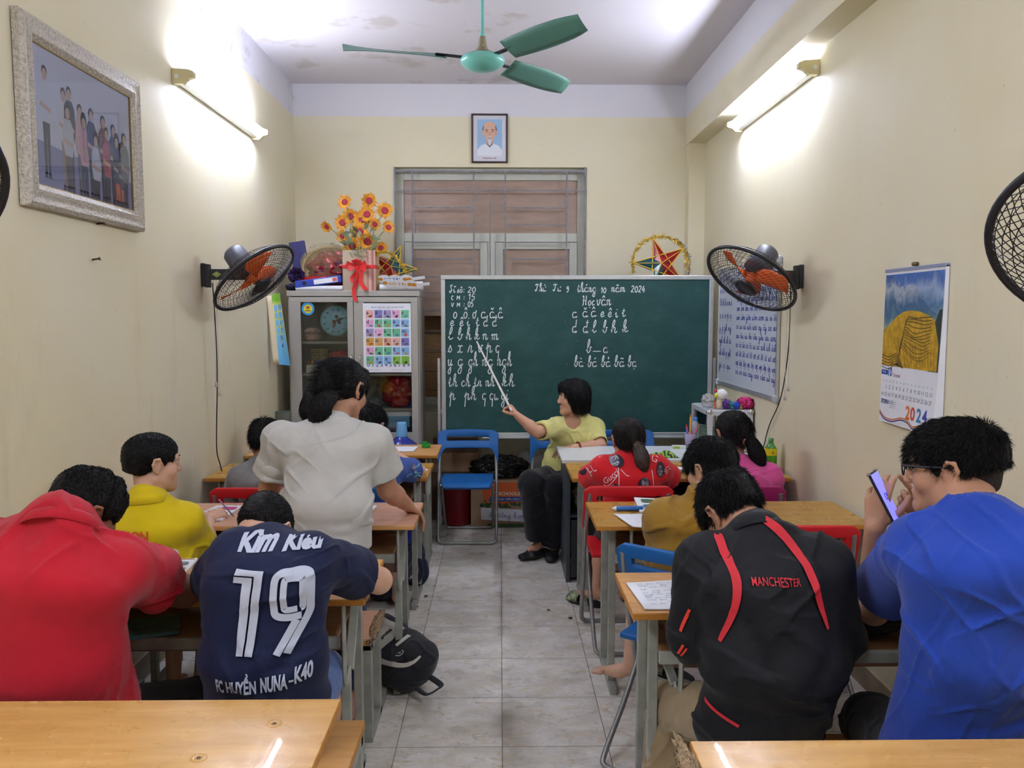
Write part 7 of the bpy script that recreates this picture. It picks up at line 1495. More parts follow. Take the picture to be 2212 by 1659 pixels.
# 2 boy in yellow polo
P2 = person('person in a yellow polo shirt with cropped hair holding a pen', JT['yel'], SK_L,
    dict(mat=cloth('yellow_pique', (222, 196, 26)), sleeve=.72, ease=.014, flare=.014, collar=.034, hem=.5, amp=.010, fr=7),
    dict(mat=BLACKC, len='short', frac=.8), dict(BUZZ, nape=-.052), look=(-50, 4, 0), s=.86, hs=.94, build=dict(hip=(.145, .11), waist=(.135, .105), chest=(.148, .105), sh=.058), h=.0045, neck_r=.05, eyes=True,
    hands=dict(R=dict(fd=(.5, .75, .25), back=(.3, -.2, .9), thumb=-1, curl=(50, 55, 60, 60)), L=dict(fd=(.85, .5, .05), curl=(35, 40, 45, 50))))
# 3 boy in the dark blue football shirt
P3 = person('person in a dark blue football shirt with number 19 resting the head low', JT['nav'], SK_L,
    dict(mat=cloth('navy_jersey', (20, 27, 56), rough=.7, sheen=.05), sleeve=.66, ease=.016, flare=.022, hem=.40, amp=.008, fr=5, rot=-.6, neck=-.006,
         folds=[((-.74, 2.05, .95), (-.58, 2.05, .93), .02, .008), ((-.5, 2.07, .78), (-.62, 2.02, .68), .025, .012), ((-.8, 2.06, .56), (-.5, 2.05, .60), .02, .01)]),
    dict(mat=DENIM, len='short', frac=.9), dict(BUZZ, nape=-.055), look=(-18, 62, 0), s=.95, hs=.90, build=dict(hip=(.175, .125), waist=(.160, .115), chest=(.158, .112), sh=.056), neck_r=.054,
    hands=dict(R=dict(fd=(-.9, .3, 0)), L=dict(fd=(.8, .5, 0))))
# 4 woman standing in grey T-shirt
P4 = person('person standing in a light grey T-shirt with a ponytail leaning on the rosy desk', JT['gry'], SK_M,
    dict(mat=cloth('light_grey_cotton', (194, 193, 186)), sleeve=.62, ease=.016, flare=.028, hem=.70, amp=.008, fr=6, rot=.6, neck=.006,
         folds=[((-.58, 3.28, 1.06), (-.86, 3.12, .92), .02, .012), ((-.86, 3.1, .84), (-.56, 3.1, .82), .02, .012), ((-.86, 3.1, .79), (-.56, 3.1, .77), .02, .012), ((-.62, 3.2, 1.0), (-.8, 3.12, .86), .02, .01)]),
    dict(mat=JEANS, len='long', name='jeans'), dict(style='tail', th=.021, n=6000, len=.05, wd=.0012, stiff=.10, jit=.22, rough=.006, comb=(-.4, -.9, -.3), nape=-.05),
    look=(-30, 22, -4), s=.94, hs=1.04, build=dict(hip=(.182, .145), waist=(.176, .142), chest=(.172, .118), sh=.066), neck_r=.048, h=.0045, arm=1.08,
    hands=dict(R=dict(fd=(.55, .45, -.55), back=(.4, .3, .85), thumb=-1, curl=(25, 28, 30, 30)), L=dict(fd=(0, 1, 0), back=(0, 0, 1))), feet=dict(L=(0, -1, 0), R=(.3, -1, 0)))
GOLD = mat('hair_tie_gold', (190, 160, 96), rough=.6)
ponytail(P4, TAIL4, .040, GOLD)
# 5 small boy in grey
P5 = person('person in a dull grey T-shirt seated on the red chair near the left wall', JT['gb'], SK_M, dict(mat=cloth('dull_grey_cotton', (140, 140, 142)), sleeve=.7, ease=.012, flare=.016, hem=.52, neck=.014),
    dict(mat=BLACKC, len='short'), dict(style='short', th=.012, n=6000, len=.026, wd=.0016, stiff=.25, jit=.3, radial=(0, -.07, .10), nape=-.06), look=(-12, 20, 0), s=.8, hs=.95, build=dict(hip=(.135, .10), waist=(.122, .095), chest=(.130, .095), sh=.052), h=.006, neck_r=.046)
# 6 boy in blue dolphin shirt
BLUEP = mat('blue_print_cotton', (58, 82, 150), rough=.8)
P6 = person('person in a blue patterned shirt with elbow on the ochre desk', JT['bb'], SK_L, dict(mat=BLUEP, sleeve=.7, ease=.013, flare=.018, hem=.52, neck=.014),
    dict(mat=BLACKC, len='short'), dict(style='short', th=.012, n=6000, len=.026, wd=.0016, stiff=.3, jit=.3, radial=(0, -.07, .10), nape=-.06, mat=HAIRM), look=(-25, 10, 0), s=.82, hs=.97, build=dict(hip=(.135, .10), waist=(.122, .095), chest=(.130, .095), sh=.052), h=.006, neck_r=.046,
    hands=dict(R=dict(fd=(-.6, .2, .8), back=(.2, -.9, .3), thumb=-1, curl=(30, 40, 50, 55))))
# 7 girl at the desk by the cabinet
P7 = person('person with long black hair seated at the desk before the cabinet', JT['hg'], SK_M, dict(mat=cloth('dark_grey_cotton', (70, 70, 76)), sleeve=.7, hem=.52),
    dict(mat=BLACKC, len='short'), dict(style='tail', th=.014, n=2500, len=.03, wd=.0016, stiff=.1, jit=.2), look=(0, 12, 0), s=.84, hs=.95, build=dict(hip=(.13, .10), waist=(.12, .095), chest=(.13, .095), sh=.052), h=.007, neck_r=.045)
L7 = P7['L']; ponytail(P7, [L7(-.0, -.09, .04), L7(-.035, -.125, .02), L7(-.055, -.13, -.06), L7(-.05, -.12, -.12)], .034, None, n=700)
# 8 teacher
P8 = person('person in a pale yellow top pointing a stick at the chalkboard', JT['tea'], SK_T,
    dict(mat=cloth('pale_yellow_knit', (212, 206, 130)), sleeve=.84, ease=.010, flare=.009, hem=.50, amp=.006, fr=6, neck=.006, neckw=.014, scoop=((JT['tea']['nk'][0] - .05, JT['tea']['nk'][1] - .09, JT['tea']['nk'][2] - .015), (.055, .055, .05)), extra=[]),
    dict(mat=BLACKC, len='long', cuff=.085, lift=.045, ease=.03, knee=.062, amp=.005), dict(style='bob', th=.017, n=7000, len=.045, wd=.0014, stiff=.06, jit=.14, comb=(0, -.1, -1), rough=.004),
    look=(98, 2, 0), s=.92, hs=.98, build=dict(hip=(.165, .135), waist=(.155, .125), chest=(.158, .115), sh=.060), neck_r=.047, h=.0045, eyes=True,
    hands=dict(R=dict(fd=(-.55, .25, .75), back=(.75, -.35, .55), thumb=-1, curl=(75, 85, 88, 88), tb=(.9, .5)), L=dict(fd=(-1, -.05, -.12), back=(0, -.15, 1), thumb=1, curl=(22, 24, 26, 30))),
    feet=dict(R=(-.85, -.5, 0), L=(-.25, -1, 0)), shoes=True)
SHOE = mat('black_loafer', (26, 26, 28), rough=.55, bump=.2, bscale=200)
def shoe(root, an, fd, s=1.0, m=None, name='shoe'):
    y = nrm(fd); x = V(y[1], -y[0], 0); b = V(an[0], an[1], 0); v = Vol(b - .2, b + (.2, .2, .16), .005)
    v.u([etube(b - y * .04 * s + (0, 0, .035 * s), b + y * .08 * s + (0, 0, .032 * s), .036 * s, .030 * s, .043 * s, .030 * s, x), etube(b + y * .08 * s + (0, 0, .03 * s), b + y * .155 * s + (0, 0, .026 * s), .043 * s, .028 * s, .032 * s, .020 * s, x)], .02)
    v.plane((0, 0, .002), (0, 0, -1)); v.sub([rc(b - y * .02 * s + (0, 0, .075 * s), b + y * .055 * s + (0, 0, .085 * s), .036 * s, .03 * s)], .008)
    p, t, q = v.mesh(); return link(name, mesh_np(name, p, [t, q] if len(t) else [q], True), m, root, True)
for a, fd in (('R', (-.85, -.5, 0)), ('L', (-.25, -1, 0))): shoe(P8['root'], P8['J']['an' + a], fd, 1.0, SHOE)
m = MB(); J8 = P8['J']; f = nrm(J8['wrL'] - J8['elL']); c = J8['wrL'] - f * .03; x = nrm(np.cross(f, (0, 0, 1))); z = np.cross(x, f)
m.loft([c + .034 * (x * math.cos(a) + z * math.sin(a)) for a in np.linspace(0, 2 * PI, 29)], .0055, 8, caps=False); m.build('bangle', mat('bangle_amber', (120, 40, 20), rough=.2), P8['root'], world=True)
# 9 girl in red print shirt
REDP = cloth('red_print_cotton', (206, 32, 40))
P9 = person('person in a red printed shirt with a brown ponytail on the red chair', JT['guc'], SK_M, dict(mat=REDP, sleeve=.74, ease=.016, flare=.022, hem=.50, neck=.012),
    dict(mat=BLACKC, len='short', frac=.95), dict(style='tail', th=.013, n=4000, len=.04, wd=.0013, stiff=.1, jit=.2, mat=HAIRB, comb=(.1, -.6, -.8)), look=(6, 8, 0), s=.84, hs=.96, build=dict(hip=(.14, .105), waist=(.128, .098), chest=(.14, .1), sh=.055), h=.0055, neck_r=.045,
    feet=dict(L=(-.5, .8, 0)))
L9 = P9['L']; TAILB = mat('brown_hair', (62, 44, 34), rough=.45, vary=.5, vscale=40); ponytail(P9, [L9(.01, -.088, -.015), L9(.02, -.125, -.03), L9(.035, -.14, -.085), L9(.045, -.135, -.14)], .032, HAIRB, TAILB)
# 10 girl in pink
P10 = person('person in a pink long sleeved top with a black side ponytail by the right wall', JT['pnk'], SK_M, dict(mat=cloth('pink_jersey', (214, 84, 150)), sleeve=1.8, ease=.012, hem=.52, neck=.014),
    dict(mat=BLACKC, len='long'), dict(style='tail', th=.014, n=4500, len=.045, wd=.0013, stiff=.08, jit=.18, comb=(.4, -.5, -.8)), look=(12, 6, 0), s=.88, hs=1.0, build=dict(hip=(.15, .11), waist=(.145, .105), chest=(.158, .108), sh=.060), h=.006, neck_r=.047)
L10 = P10['L']; ponytail(P10, [L10(.025, -.085, -.02), L10(.045, -.112, -.035), L10(.068, -.12, -.09), L10(.088, -.12, -.15)], .036, mat('pink_hair_tie', (226, 150, 140), rough=.7), n=2200)
# 11 boy in mustard
P11 = person('person in a mustard sweater turned sideways on the blue chair', JT['mus'], SK_L, dict(mat=cloth('mustard_knit', (150, 112, 34), bump=.4), sleeve=1.85, ease=.018, hem=.47, neck=.02, amp=.011, fr=6, collar=.03,
         folds=[((.60, 2.93, .9), (.56, 2.98, .72), .014, -.014)]),
    dict(mat=cloth('navy_shorts', (30, 30, 52)), len='short', frac=.9), dict(style='short', th=.017, n=12000, len=.020, wd=.0014, stiff=.22, jit=.35, radial=(.01, -.06, .11), nape=-.07, rough=.008, fringe=-.02), look=(38, 14, 0), s=.92, hs=.95, build=dict(hip=(.165, .125), waist=(.158, .122), chest=(.165, .118), sh=.065), neck_r=.052,
    feet=dict(L=(-1, .1, .08)))
# 12 boy in black jacket
P12 = person('person in a black track jacket with red stripes bent over the right desk', JT['jac'], SK_M, dict(mat=cloth('black_track_cloth', (20, 21, 25), rough=.6, sheen=.03), name='jacket', sleeve=1.85, ease=.020, k=1.0, hem=.45, neck=.02, amp=.010, fr=4.5, rot=-.8, collar=.05,
         folds=[((.60, 1.98, .88), (.70, 1.92, .66), .03, .016), ((.88, 1.96, .84), (.74, 1.92, .64), .03, .014), ((.56, 2.02, .62), (.80, 1.92, .58), .03, .014)]),
    dict(mat=KHAKI, len='long', cuff=.07, knee=.066, ease=.02, amp=.010), dict(style='short', th=.017, n=14000, len=.021, wd=.0014, stiff=.25, jit=.35, radial=(.0, -.06, .11), nape=-.045, rough=.007), look=(26, 48, -4), s=.98, hs=.94, build=dict(hip=(.18, .13), waist=(.175, .13), chest=(.175, .12), sh=.068), neck_r=.054, shoes=True)
# 13 man in blue T-shirt with phone
P13 = person('person in a royal blue T-shirt and black glasses looking at a phone', JT['blu'], SK_M, dict(mat=cloth('royal_blue_cotton', (34, 66, 160)), sleeve=.60, ease=.018, flare=.030, hem=.43, neck=.004, amp=.0075, fr=6.5, rot=.55,
         folds=[((1.02, 1.82, .85), (1.3, 1.74, .80), .02, .010), ((1.02, 1.8, .68), (1.28, 1.74, .72), .02, .010)]),
    dict(mat=BLACKC, len='short', frac=.93, knee=.07, name='shorts'), dict(style='up', th=.015, n=14000, len=.019, wd=.0013, stiff=.15, jit=.28, radial=(.02, -.07, .10), nape=-.012, rough=.006, fade=-.068, side=.0, fringe=-.04), look=(52, 6, 0), s=1.02, hs=1.0, build=dict(hip=(.175, .135), waist=(.158, .125), chest=(.168, .125), sh=.068), neck_r=.058, eyes=True,
    hands=dict(L=dict(fd=(.10, .1, 1), back=(-.55, -.75, .1), thumb=1, curl=(28, 32, 36, 42), tb=(.25, .1)), R=dict(fd=(-.65, .0, .62), back=(.25, .9, .25), thumb=-1, curl=(8, 40, 45, 50))))
# ------------------------------------------------------------------ prints on the clothes, held things, floor things
class Plane:
    """a vertical working plane across a garment back: picture-free linear map of sheet units to metres"""
    def __init__(s, ax, az, Y): s.ax, s.az, s.Y = ax, az, Y
    def __call__(s, x, y): return (s.ax[0] * x + s.ax[1] * y + s.ax[2], s.az[0] * x + s.az[1] * y + s.az[2])
def lay(P, shapes, pl, name, m_, parent, toward=(0, 1, 0), lift=.007, step=.010):
    for v, f in shapes:
        mb = MB(); drape(mb, (np.array([pl(*q) for q in v]), f), (0, pl.Y, 0), (1, 0, 0), (0, 0, 1), toward, P['bvh'], lift, step)
        if mb.f: mb.build(name, m_, parent or P['shirt'], world=True)
def band(pts, ws, n=8):
    Q = np.array(catmull([V(*p, 0) for p in pts], n))[:, :2]; w = np.interp(np.linspace(0, 1, len(Q)), np.linspace(0, 1, len(ws)), ws)[:, None]; t = np.gradient(Q, axis=0); t /= np.linalg.norm(t, axis=1, keepdims=True); k = np.column_stack([-t[:, 1], t[:, 0]]) * w / 2
    v = np.stack([Q + k, Q - k], 1).reshape(-1, 2); return v, [[2 * i, 2 * i + 1, 2 * i + 3, 2 * i + 2] for i in range(len(Q) - 1)]
def word(s, x0, x1, base, top, bold=.03, shear=0, skew=0):
    v, f = fit(text2d(s, bold=bold, shear=shear), x0, 0, x1, base - top); return np.column_stack([v[:, 0], base - v[:, 1] - skew * (v[:, 0] - x0)]), [q[::-1] for q in f]
def poly(*p): return np.array(p, float), [list(range(len(p)))]
SILVERP = mat('print_silver_white', (178, 184, 200), rough=.55); REDS = mat('stripe_red', (186, 34, 46), rough=.7); ORS = mat('stripe_orange', (206, 56, 36), rough=.7)
pn = Plane(PA['navy'][0], PA['navy'][1], 2.03); K = lambda v, f: (v / 2.381 + (430, 1120), f)
lay(P3, [K(*poly((172, 277), (314, 289), (273, 708), (232, 708), (268, 313), (163, 307))), K(*poly((160, 315), (258, 320), (222, 708), (186, 708), (204, 350), (156, 347))),
         K(*band([(500, 533), (440, 535), (385, 520), (370, 480), (371, 350), (392, 312), (440, 304), (500, 308), (534, 330), (541, 370), (541, 480), (530, 535), (480, 632), (440, 710)], [36], 6)),
         K(*band([(480, 495), (430, 495), (417, 470), (418, 360), (432, 337), (495, 338), (507, 360), (506, 480), (495, 497)], [32], 5)), K(*band([(478, 552), (430, 640), (392, 710)], [38], 6))], pn, 'shirt_number', SILVERP, None)
lay(P3, [K(*word('Kìm', 142, 325, 220, 150, .05)), K(*word('Kieu', 370, 565, 228, 162, .05)), K(*poly((478, 178), (492, 164), (500, 164), (512, 180), (503, 182), (495, 174), (487, 182))), K(*poly((480, 158), (490, 154), (500, 162), (494, 165))), K(*word('FC', 78, 122, 908, 828, .04)), K(*word('HUYỀN', 138, 296, 904, 792, .04, skew=.03)), K(*word('NUNA', 318, 452, 896, 812, .04, skew=.06)), K(*word('-', 458, 480, 850, 838, .03)), K(*word('K40', 484, 565, 868, 778, .04, skew=.16))], pn, 'shirt_lettering', SILVERP, None)
pj = Plane(PA['jac'][0], PA['jac'][1], 1.95); K = lambda v, f: (v / 2.517 + (1400, 1000), f)
lay(P12, [K(*band([(562, 402), (520, 455), (512, 560), (518, 700), (492, 860), (428, 1022)], [40, 56, 50, 44, 34, 14])), K(*band([(752, 402), (830, 455), (890, 540), (930, 660), (968, 790), (1008, 925)], [34, 56, 52, 46, 36, 14]))], pj, 'back_stripe', REDS, None)
lay(P12, [K(*word('MANCHESTER', 602, 856, 700, 658, .004, skew=.05))], pj, 'jacket_lettering', REDS, None)
K0 = K
lay(P12, [K(*band([(322, 1366), (400, 1440), (530, 1500)], [20])), ], pj, 'hem_piping', REDS, None)
K = lambda v, f: ((K0(v, f)[0] - (1080, 680)) * 1.10 + (1080, 680), f)
lay(P12, [K(*band([(212, 770), (180, 860), (168, 900)], [12])), K(*band([(205, 800), (172, 890)], [10])), K(*band([(178, 965), (158, 1030)], [12])), K(*band([(195, 980), (172, 1040)], [10]))], pj, 'sleeve_stripe', ORS, None)
pg = Plane(PA['guc'][0], PA['guc'][1], 4.03); K = lambda v, f: (v / 5.29 + (1240, 970), f); LION = mat('lion_print', (70, 66, 84), rough=.8, vary=.8, vscale=90, col2=(190, 190, 200)); DKP = mat('print_dark', (36, 30, 44), rough=.8); WHP = mat('print_white', (232, 214, 214), rough=.8)
def disc(x, y, rx, ry, n=16): return np.array([(x + rx * math.cos(2 * PI * k / n), y + ry * math.sin(2 * PI * k / n)) for k in range(n)]), [list(range(n))]
lay(P9, [K(*disc(520, 160, 66, 64)), K(*disc(480, 450, 62, 50)), K(*disc(800, 400, 74, 76)), K(*disc(1008, 250, 52, 86)), K(*disc(125, 310, 50, 66))], pg, 'dark_print', DKP, None, lift=.006)
lay(P9, [K(*disc(480, 150, 60, 62)), K(*disc(470, 445, 50, 40)), K(*disc(810, 390, 50, 66)), K(*disc(1005, 265, 40, 60))], pg, 'lion_print', LION, None, lift=.006)
def rot2(vf, c, a): v, f = vf; v = v - c; cs, sn = math.cos(a), math.sin(a); return np.column_stack([v[:, 0] * cs - v[:, 1] * sn, v[:, 0] * sn + v[:, 1] * cs]) + c, f
lay(P9, [K(*rot2(word('Gucci', 330, 540, 350, 290, .0, .3), np.array([435, 330]), -.72)), K(*rot2(word('GG', 120, 200, 190, 130, -.01, .3), np.array([160, 160]), -.7)), K(*rot2(word('CC', 160, 260, 300, 190, -.01, .2), np.array([210, 240]), -.5)), K(*rot2(word('G', 920, 985, 170, 100, -.01, .2), np.array([950, 140]), .4)), K(*rot2(word('GG', 1060, 1120, 300, 220, -.01), np.array([1090, 260]), .9)),
         K(*band([(300, 132), (420, 82)], [8], 3)), K(*band([(515, 225), (512, 425)], [9], 3)), K(*band([(902, 250), (918, 460)], [8], 3)), K(*band([(165, 250), (225, 352)], [8], 3)), K(*band([(350, 430), (400, 430), (500, 300)], [8], 4)), K(*band([(540, 240), (600, 300), (630, 300)], [7], 4))], pg, 'white_print', WHP, None, lift=.006)
pb = Plane(PA['bb'][0], PA['bb'][1], 4.05); shp = []; g2 = np.random.default_rng(12)
for k in range(26):
    x, y, a, r = g2.uniform(752, 905), g2.uniform(990, 1062), g2.uniform(0, 6), g2.uniform(4.5, 7.5); shp.append(rot2(band([(x - r, y + r * .4), (x - r * .2, y - r * .35), (x + r * .7, y - r * .1), (x + r * 1.2, y + r * .5)], [.6, r * .55, r * .5, r * .8, .5], 4), np.array([x, y]), a))
lay(P6, shp[:17], pb, 'dolphin_print', mat('print_teal', (110, 170, 190), rough=.8), None, lift=.004); lay(P6, shp[17:], pb, 'brown_print', mat('print_brown', (150, 110, 96), rough=.8), None, lift=.004)
py2 = Plane(PA['yel'][0], PA['yel'][1], 2.93); lay(P2, [word('CON', 274, 326, 1165, 1143, .03, skew=-.02)], py2, 'shirt_lettering', mat('print_orange_red', (206, 84, 30), rough=.8), None); lay(P2, [word('TOEIC CAM', 274, 312, 1174, 1169, .0)] if False else [band([(276, 1172), (310, 1174)], [2.5], 3)], py2, 'small_print', mat('print_orange', (214, 130, 30), rough=.8), None)
pu = Plane(PA['blu'][0], PA['blu'][1], 1.75); lay(P13, [poly((1988, 1510), (2000, 1516), (2006, 1534), (1994, 1530))], pu, 'hem_tag', mat('tag_light_blue', (120, 180, 206), rough=.6), None)
# glasses
L = P13['L']; m = MB(); R13 = P13['R']
for sg in (-1, 1):
    m.loft([L(sg * .033 + .024 * math.cos(a) * (1 + .08 * math.cos(2 * a)), .113 - .10 * (abs(sg * .033 + .024 * math.cos(a)) ** 2) / .06, .010 + .018 * math.sin(a)) for a in np.linspace(0, 2 * PI, 25)], .0021, 6, caps=False)
    m.loft(catmull([L(sg * .058, .108, .020), L(sg * .074, .098, .022), L(sg * .084, .05, .020), L(sg * .084, .0, .018), L(sg * .082, -.014, .004)], 4), .0024, 6, flat=1.5)
m.loft([L(-.010, .118, .014), L(0, .121, .018), L(.010, .118, .014)], .002, 6); m.build('glasses', BLACK, P13['root'], world=True)
# phone in the left hand
ph = thing('smartphone', 'smartphone with a glowing blue violet screen held by the blue shirt man', 'phone', (1.057, 2.2, 1.06)); u = nrm((.62, .78, .03)); l = nrm(V(-.37, .28, .87) - u * (u @ V(-.37, .28, .87))); n = np.cross(u, l); n = n if n[1] < 0 else -n; c = V(1.06, 2.205, 1.128); Mx = np.array([u, l, n]).T
MB().box(c, (.072, .148, .008), Mx).build('body', BLACK, ph, bevel=.003, world=True); MB().box(c + n * .0044, (.066, .138, .0008), Mx).build('screen', mat('phone_screen', (90, 90, 230), rough=.2, emit=(92, 92, 236), estr=1.0), ph, world=True)
m = MB()
for a, b in ((-1, -1), (-1, 1), (1, -1), (1, 1)): m.box(c + u * a * .0345 + l * b * .0725, (.008, .009, .0115), Mx)
m.build('bumper', mat('bumper_clear', (150, 140, 130), rough=.2, alpha=.8), ph, bevel=.003, world=True); m = MB(); m.loft([c + n * .0052 + u * (.008 * a) + l * (.008 * b) for a, b in ((-1, -1), (1, -1), (1, 1), (-1, 1), (-1, -1))], .0012, 5); m.build('screen_icon', mat('icon_blue', (30, 40, 150), rough=.4), ph, world=True)
# pointer stick of the teacher, pen of the yellow shirt boy
hc_ = P8['wrR'] + nrm((-.55, .25, .75)) * .082 + V(-.006, -.012, .0); tip = V(-.167, 5.90, 1.435); d = nrm(tip - hc_); st = thing('pointer_stick', 'long thin white pointer stick held by the teacher against the letters', 'stick', hc_ - d * .06)
MB().cyl(hc_ - d * .06, tip, .0075, .0055, n=12).build('rod', mat('stick_white', (214, 204, 196), rough=.5), st, world=True); MB().cyl(hc_ + d * .22, hc_ + d * .226, .0079, n=12).build('tape_ring', mat('stick_band', (170, 140, 120)), st, world=True)
a = P2['wrR'] + V(.045, .05, .03); stick('pen', 'clear violet pen held by the yellow shirt boy', 'pen', a + V(-.02, -.0, .045), a + V(.035, .03, -.04), .0032, (150, 150, 176), (60, 60, 120))
# backpack on the aisle floor
BKB = cloth('backpack_black', (30, 31, 36), rough=.7); BKW = cloth('backpack_cream', (196, 192, 178), rough=.75); bp = thing('backpack', 'black and cream backpack lying on the aisle floor', 'backpack', (-.45, 3.7, 0)); a = V(-.60, 3.70, .125); b = V(-.375, 3.43, .115); nn = nrm((.12, -.72, .68)); rt = np.cross(nrm(b - a), nn)
prims = [etube(a, b, .135, .105, .13, .095, rt)]; lo = np.min([p[1] for p in prims], 0) - .05; hi = np.max([p[2] for p in prims], 0) + .05; v = Vol(lo, hi, .005); v.u(prims, .02); v.plane((0, 0, .002), (0, 0, -1)); v, t, q = v.mesh(); nv = vnormals(v, t, q); v = cloth_bumps(v, nv, .006, 9, 4); v[:, 2] = np.maximum(v[:, 2], .001); F = ([t] if len(t) else []) + [q]
body = link('body', mesh_np('body', v, F, True), BKB, bp, True); bv = BVHTree.FromPolygons([tuple(p) for p in v], [tuple(f) for X in F for f in X]); ax = nrm(b - a); rr = -rt; o = (a + b) / 2 + nn * .02
def bdec(name, shapes, m_, lift=.003): q = MB(); [drape(q, s, o, ax, rr, -nn, bv, lift, .02) for s in shapes]; return q.build(name, m_, body, world=True)
bdec('cream_panel', [poly((-.24, -.10), (-.02, -.115), (-.005, .0), (-.02, .115), (-.24, .10))], BKW); bdec('pocket_slit', [poly((.03, -.01), (.05, -.01), (.055, .09), (.03, .085))], BKW)
bdec('piping', [band([(-.05, -.118), (.06, -.112), (.14, -.085), (.185, -.03), (.19, .03)], [.022, .024, .024, .018, .01])], BKW, .005); v2, f2 = fit(text2d('sunday', bold=.03), 0, 0, .115, .034); bdec('lettering', [(np.column_stack([v2[:, 1] - .085, .055 - v2[:, 0]]), [q[:] for q in f2])], BLACK, .006)
bdec('emblem', [band([(.085, -.055), (.105, -.045), (.108, -.02), (.09, -.012)], [.006], 4), band([(.088, -.04), (.095, -.025)], [.006], 3)], BKW, .005); m = MB(); e = b + ax * .085 + (0, 0, -.045); m.loft(catmull([e + rt * .05 - ax * .01, e + ax * .06 + rt * .05, e + ax * .10 + rt * .01 + (0, 0, .015), e + ax * .08 - rt * .035, e - rt * .04 - ax * .01], 6), .013, 8, flat=.3); m.build('carry_handle', BKB, bp, world=True)
kc = thing('keychain', 'brown plush keychain hanging from the backpack zip', 'keychain', (-.55, 3.36, 0)); lump((-.575, 3.38, .045), (.035, .035, .043), .08, 3, n=24, m=16).build('plush', mat('plush_brown', (150, 104, 56), rough=.95, bump=.6, bscale=200), kc, world=True); m = MB(); m.loft([V(-.525 + .014 * math.cos(a_), 3.36, .115 + .014 * math.sin(a_)) for a_ in np.linspace(0, 2 * PI, 21)], .0022, 6, caps=False); m.loft(catmull([(-.525, 3.36, .10), (-.54, 3.365, .085), (-.558, 3.375, .075)], 4), .002, 5); m.build('ring', CHROME, kc, world=True)
nb_ = thing('backpack', 'dark navy backpack with loose straps under the rosy desk aisle end', 'backpack', (-.58, 4.5, 0)); soft('body', [etube((-.70, 4.55, .11), (-.60, 4.95, .12), .13, .10, .11, .09, (1, 0, 0)), ell((-.60, 4.75, .2), (.09, .14, .07))], .007, cloth('bag_navy', (24, 26, 44)), nb_, .012, 7)
m = MB()
for k, (x, y, z) in enumerate(((-.50, 4.9, .19), (-.47, 4.82, .11), (-.49, 4.72, .15))): m.loft(catmull([(x - .08, y + .05, z + .02), (x, y + .02, z + .05), (x + .03, y - .05, z - .02), (x - .01, y - .09, z - .07), (x - .07, y - .06, z - .06)], 5), .016, 8, flat=.35)
m.build('strap', cloth('bag_navy', (0, 0, 0)), nb_, world=True); hb = thing('cloth_bag', 'black bag with red patches hanging under the tan desk by the dark blue shirt boy', 'bag', (-.60, 2.72, .08)); soft('body', [etube((-.60, 2.72, .16), (-.60, 2.74, .46), .05, .10, .03, .07, (1, 0, 0))], .006, mat('bag_black_red', (30, 24, 28), rough=.8, vary=.9, vscale=9, col2=(120, 28, 40)), hb, .01, 8); m = MB(); m.loft(catmull([(-.60, 2.68, .5), (-.595, 2.7, .57), (-.60, 2.76, .572), (-.60, 2.79, .5)], 5), .006, 6); m.build('strap', BLACK, hb, world=True)
def slipper(label, x, y, ang, sm, tm, W=.048, L=.24):
    t = thing('sandal', label, 'sandal', (x, y, 0), 'loose sandals'); d = V(math.cos(ang), math.sin(ang), 0); p = V(-d[1], d[0], 0); c = V(x, y, 0); out_ = [(L / 2 * math.cos(a), W * math.sin(a) * (1 + .18 * math.cos(a))) for a in np.linspace(0, 2 * PI, 29)[:-1]]
    q = MB(); q.prism(out_, c + (0, 0, .002), d, p, .022); q.build('sole', sm, t, bevel=.004, world=True); G = np.array([[c + d * (L * .12 + .075 * (i / 6 - .2)) + p * W * 1.12 * math.cos(PI * j / 12) + V(0, 0, .014 + .052 * math.sin(PI * j / 12) * (1 - .25 * i / 6)) for j in range(13)] for i in range(7)]); q = MB(); q.grid(G); q.build('strap', tm, t, world=True, solid=.004)
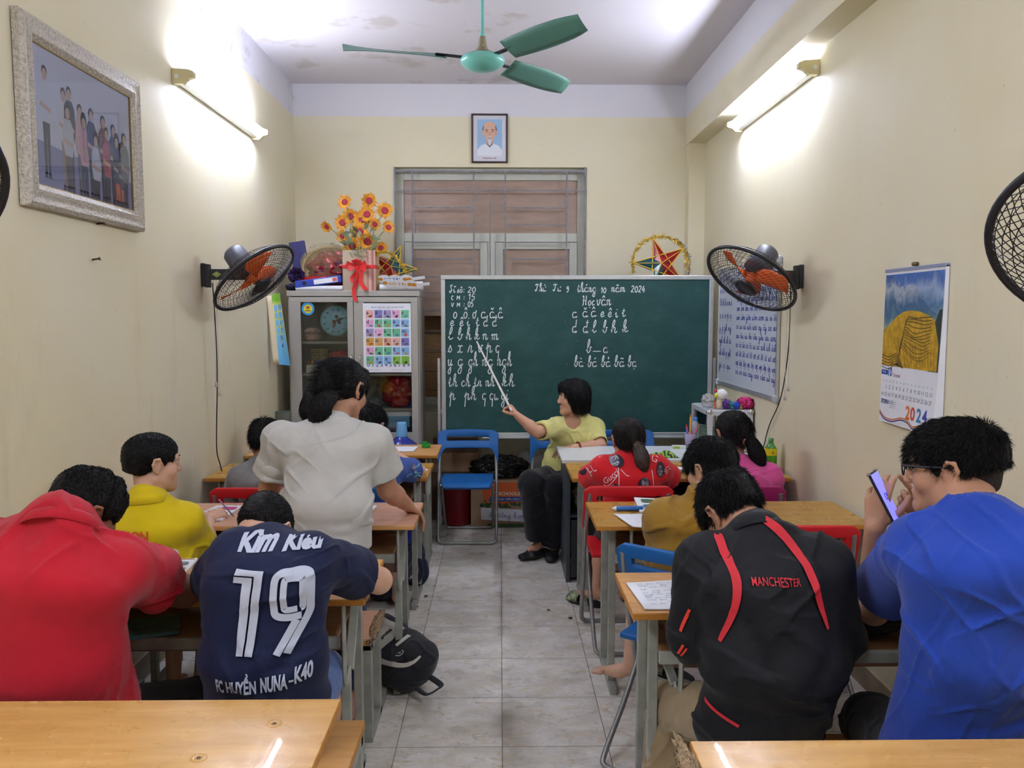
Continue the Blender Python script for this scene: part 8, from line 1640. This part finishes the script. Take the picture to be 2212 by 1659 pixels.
SOLE = mat('sandal_sole_black', (34, 34, 38), rough=.7); slipper('black sandal with a silver patterned strap under the ochre desk', .775, 3.56, 2.3, SOLE, mat('strap_silver', (150, 146, 130), rough=.35, metal=.4, vary=.6, vscale=70)); slipper('pale green patterned sandal under the red chair at the aisle', .475, 4.50, 2.4, SOLE, mat('strap_green', (176, 184, 140), rough=.6, vary=.7, vscale=60, col2=(60, 66, 50)))
for a_, fd_ in (('L', (-.3, 1, 0)),): shoe(P12['root'], P12['J']['an' + a_], fd_, 1.0, mat('shoe_blue', (40, 50, 160), rough=.5))
g2 = np.random.default_rng(3)
for k, (x, y) in enumerate(((.265, 4.39), (.375, 4.27), (.47, 3.98), (-.43, 4.62), (-.47, 4.45))):
    pts_ = [(x + .012 * math.cos(w) * g2.uniform(.5, 1.2), y + .012 * math.sin(w) * g2.uniform(.6, 1.5), .003 + .004 * g2.random()) for w in np.linspace(0, 2 * PI, 8)[:-1]]; tag(MB().put(pts_, [list(range(7))]).build('leaf_scrap', mat('dry_leaf', (92, 62, 40), rough=.9), solid=.0015), 'tiny brown dry scrap lying on the aisle tiles', 'scrap', 'dry scraps on the aisle floor')
tag(MB().box((-1.15, 2.585, .611 + .007), (.21, .16, .012), np.array(Matrix.Rotation(.35, 3, 'Z'))).build('exercise_book', mat('book_teal', (84, 140, 146), rough=.5, vary=.3, vscale=20), bevel=.002), 'teal exercise book lying in the shelf under the red polo arm', 'book'); tag(lump((1.13, 2.55, .611 + .055), (.16, .11, .053), .12, 3, seed=13).build('pencil_bag', mat('bag_dark', (26, 22, 28), rough=.7)), 'dark bag stuffed in the desk shelf between black jacket and blue shirt', 'bag')
er2 = MB(); er2.ball((-1.18, 2.90, .7505 + .018), (.022, .02, .018), 12, 8); tag(er2.build('glue_tape', mat('tape_white', (214, 216, 226), rough=.4)), 'small white tape roller at the textbook top edge', 'tape')

for x_, y_, z_, lb in ((-1.61, 3.28, 1.845, 'small dark nail in the left wall below the framed photo'), (-1.61, 3.33, 1.99, 'thin nail in the left wall at the framed photo bottom edge')): tag(MB().cyl((x_, y_, z_), (x_ + .03, y_, z_ + .004), .0035, n=8).cyl((x_ + .028, y_, z_ + .003), (x_ + .031, y_, z_ + .004), .007, n=10).build('wall_nail', SCREW), lb, 'nail')
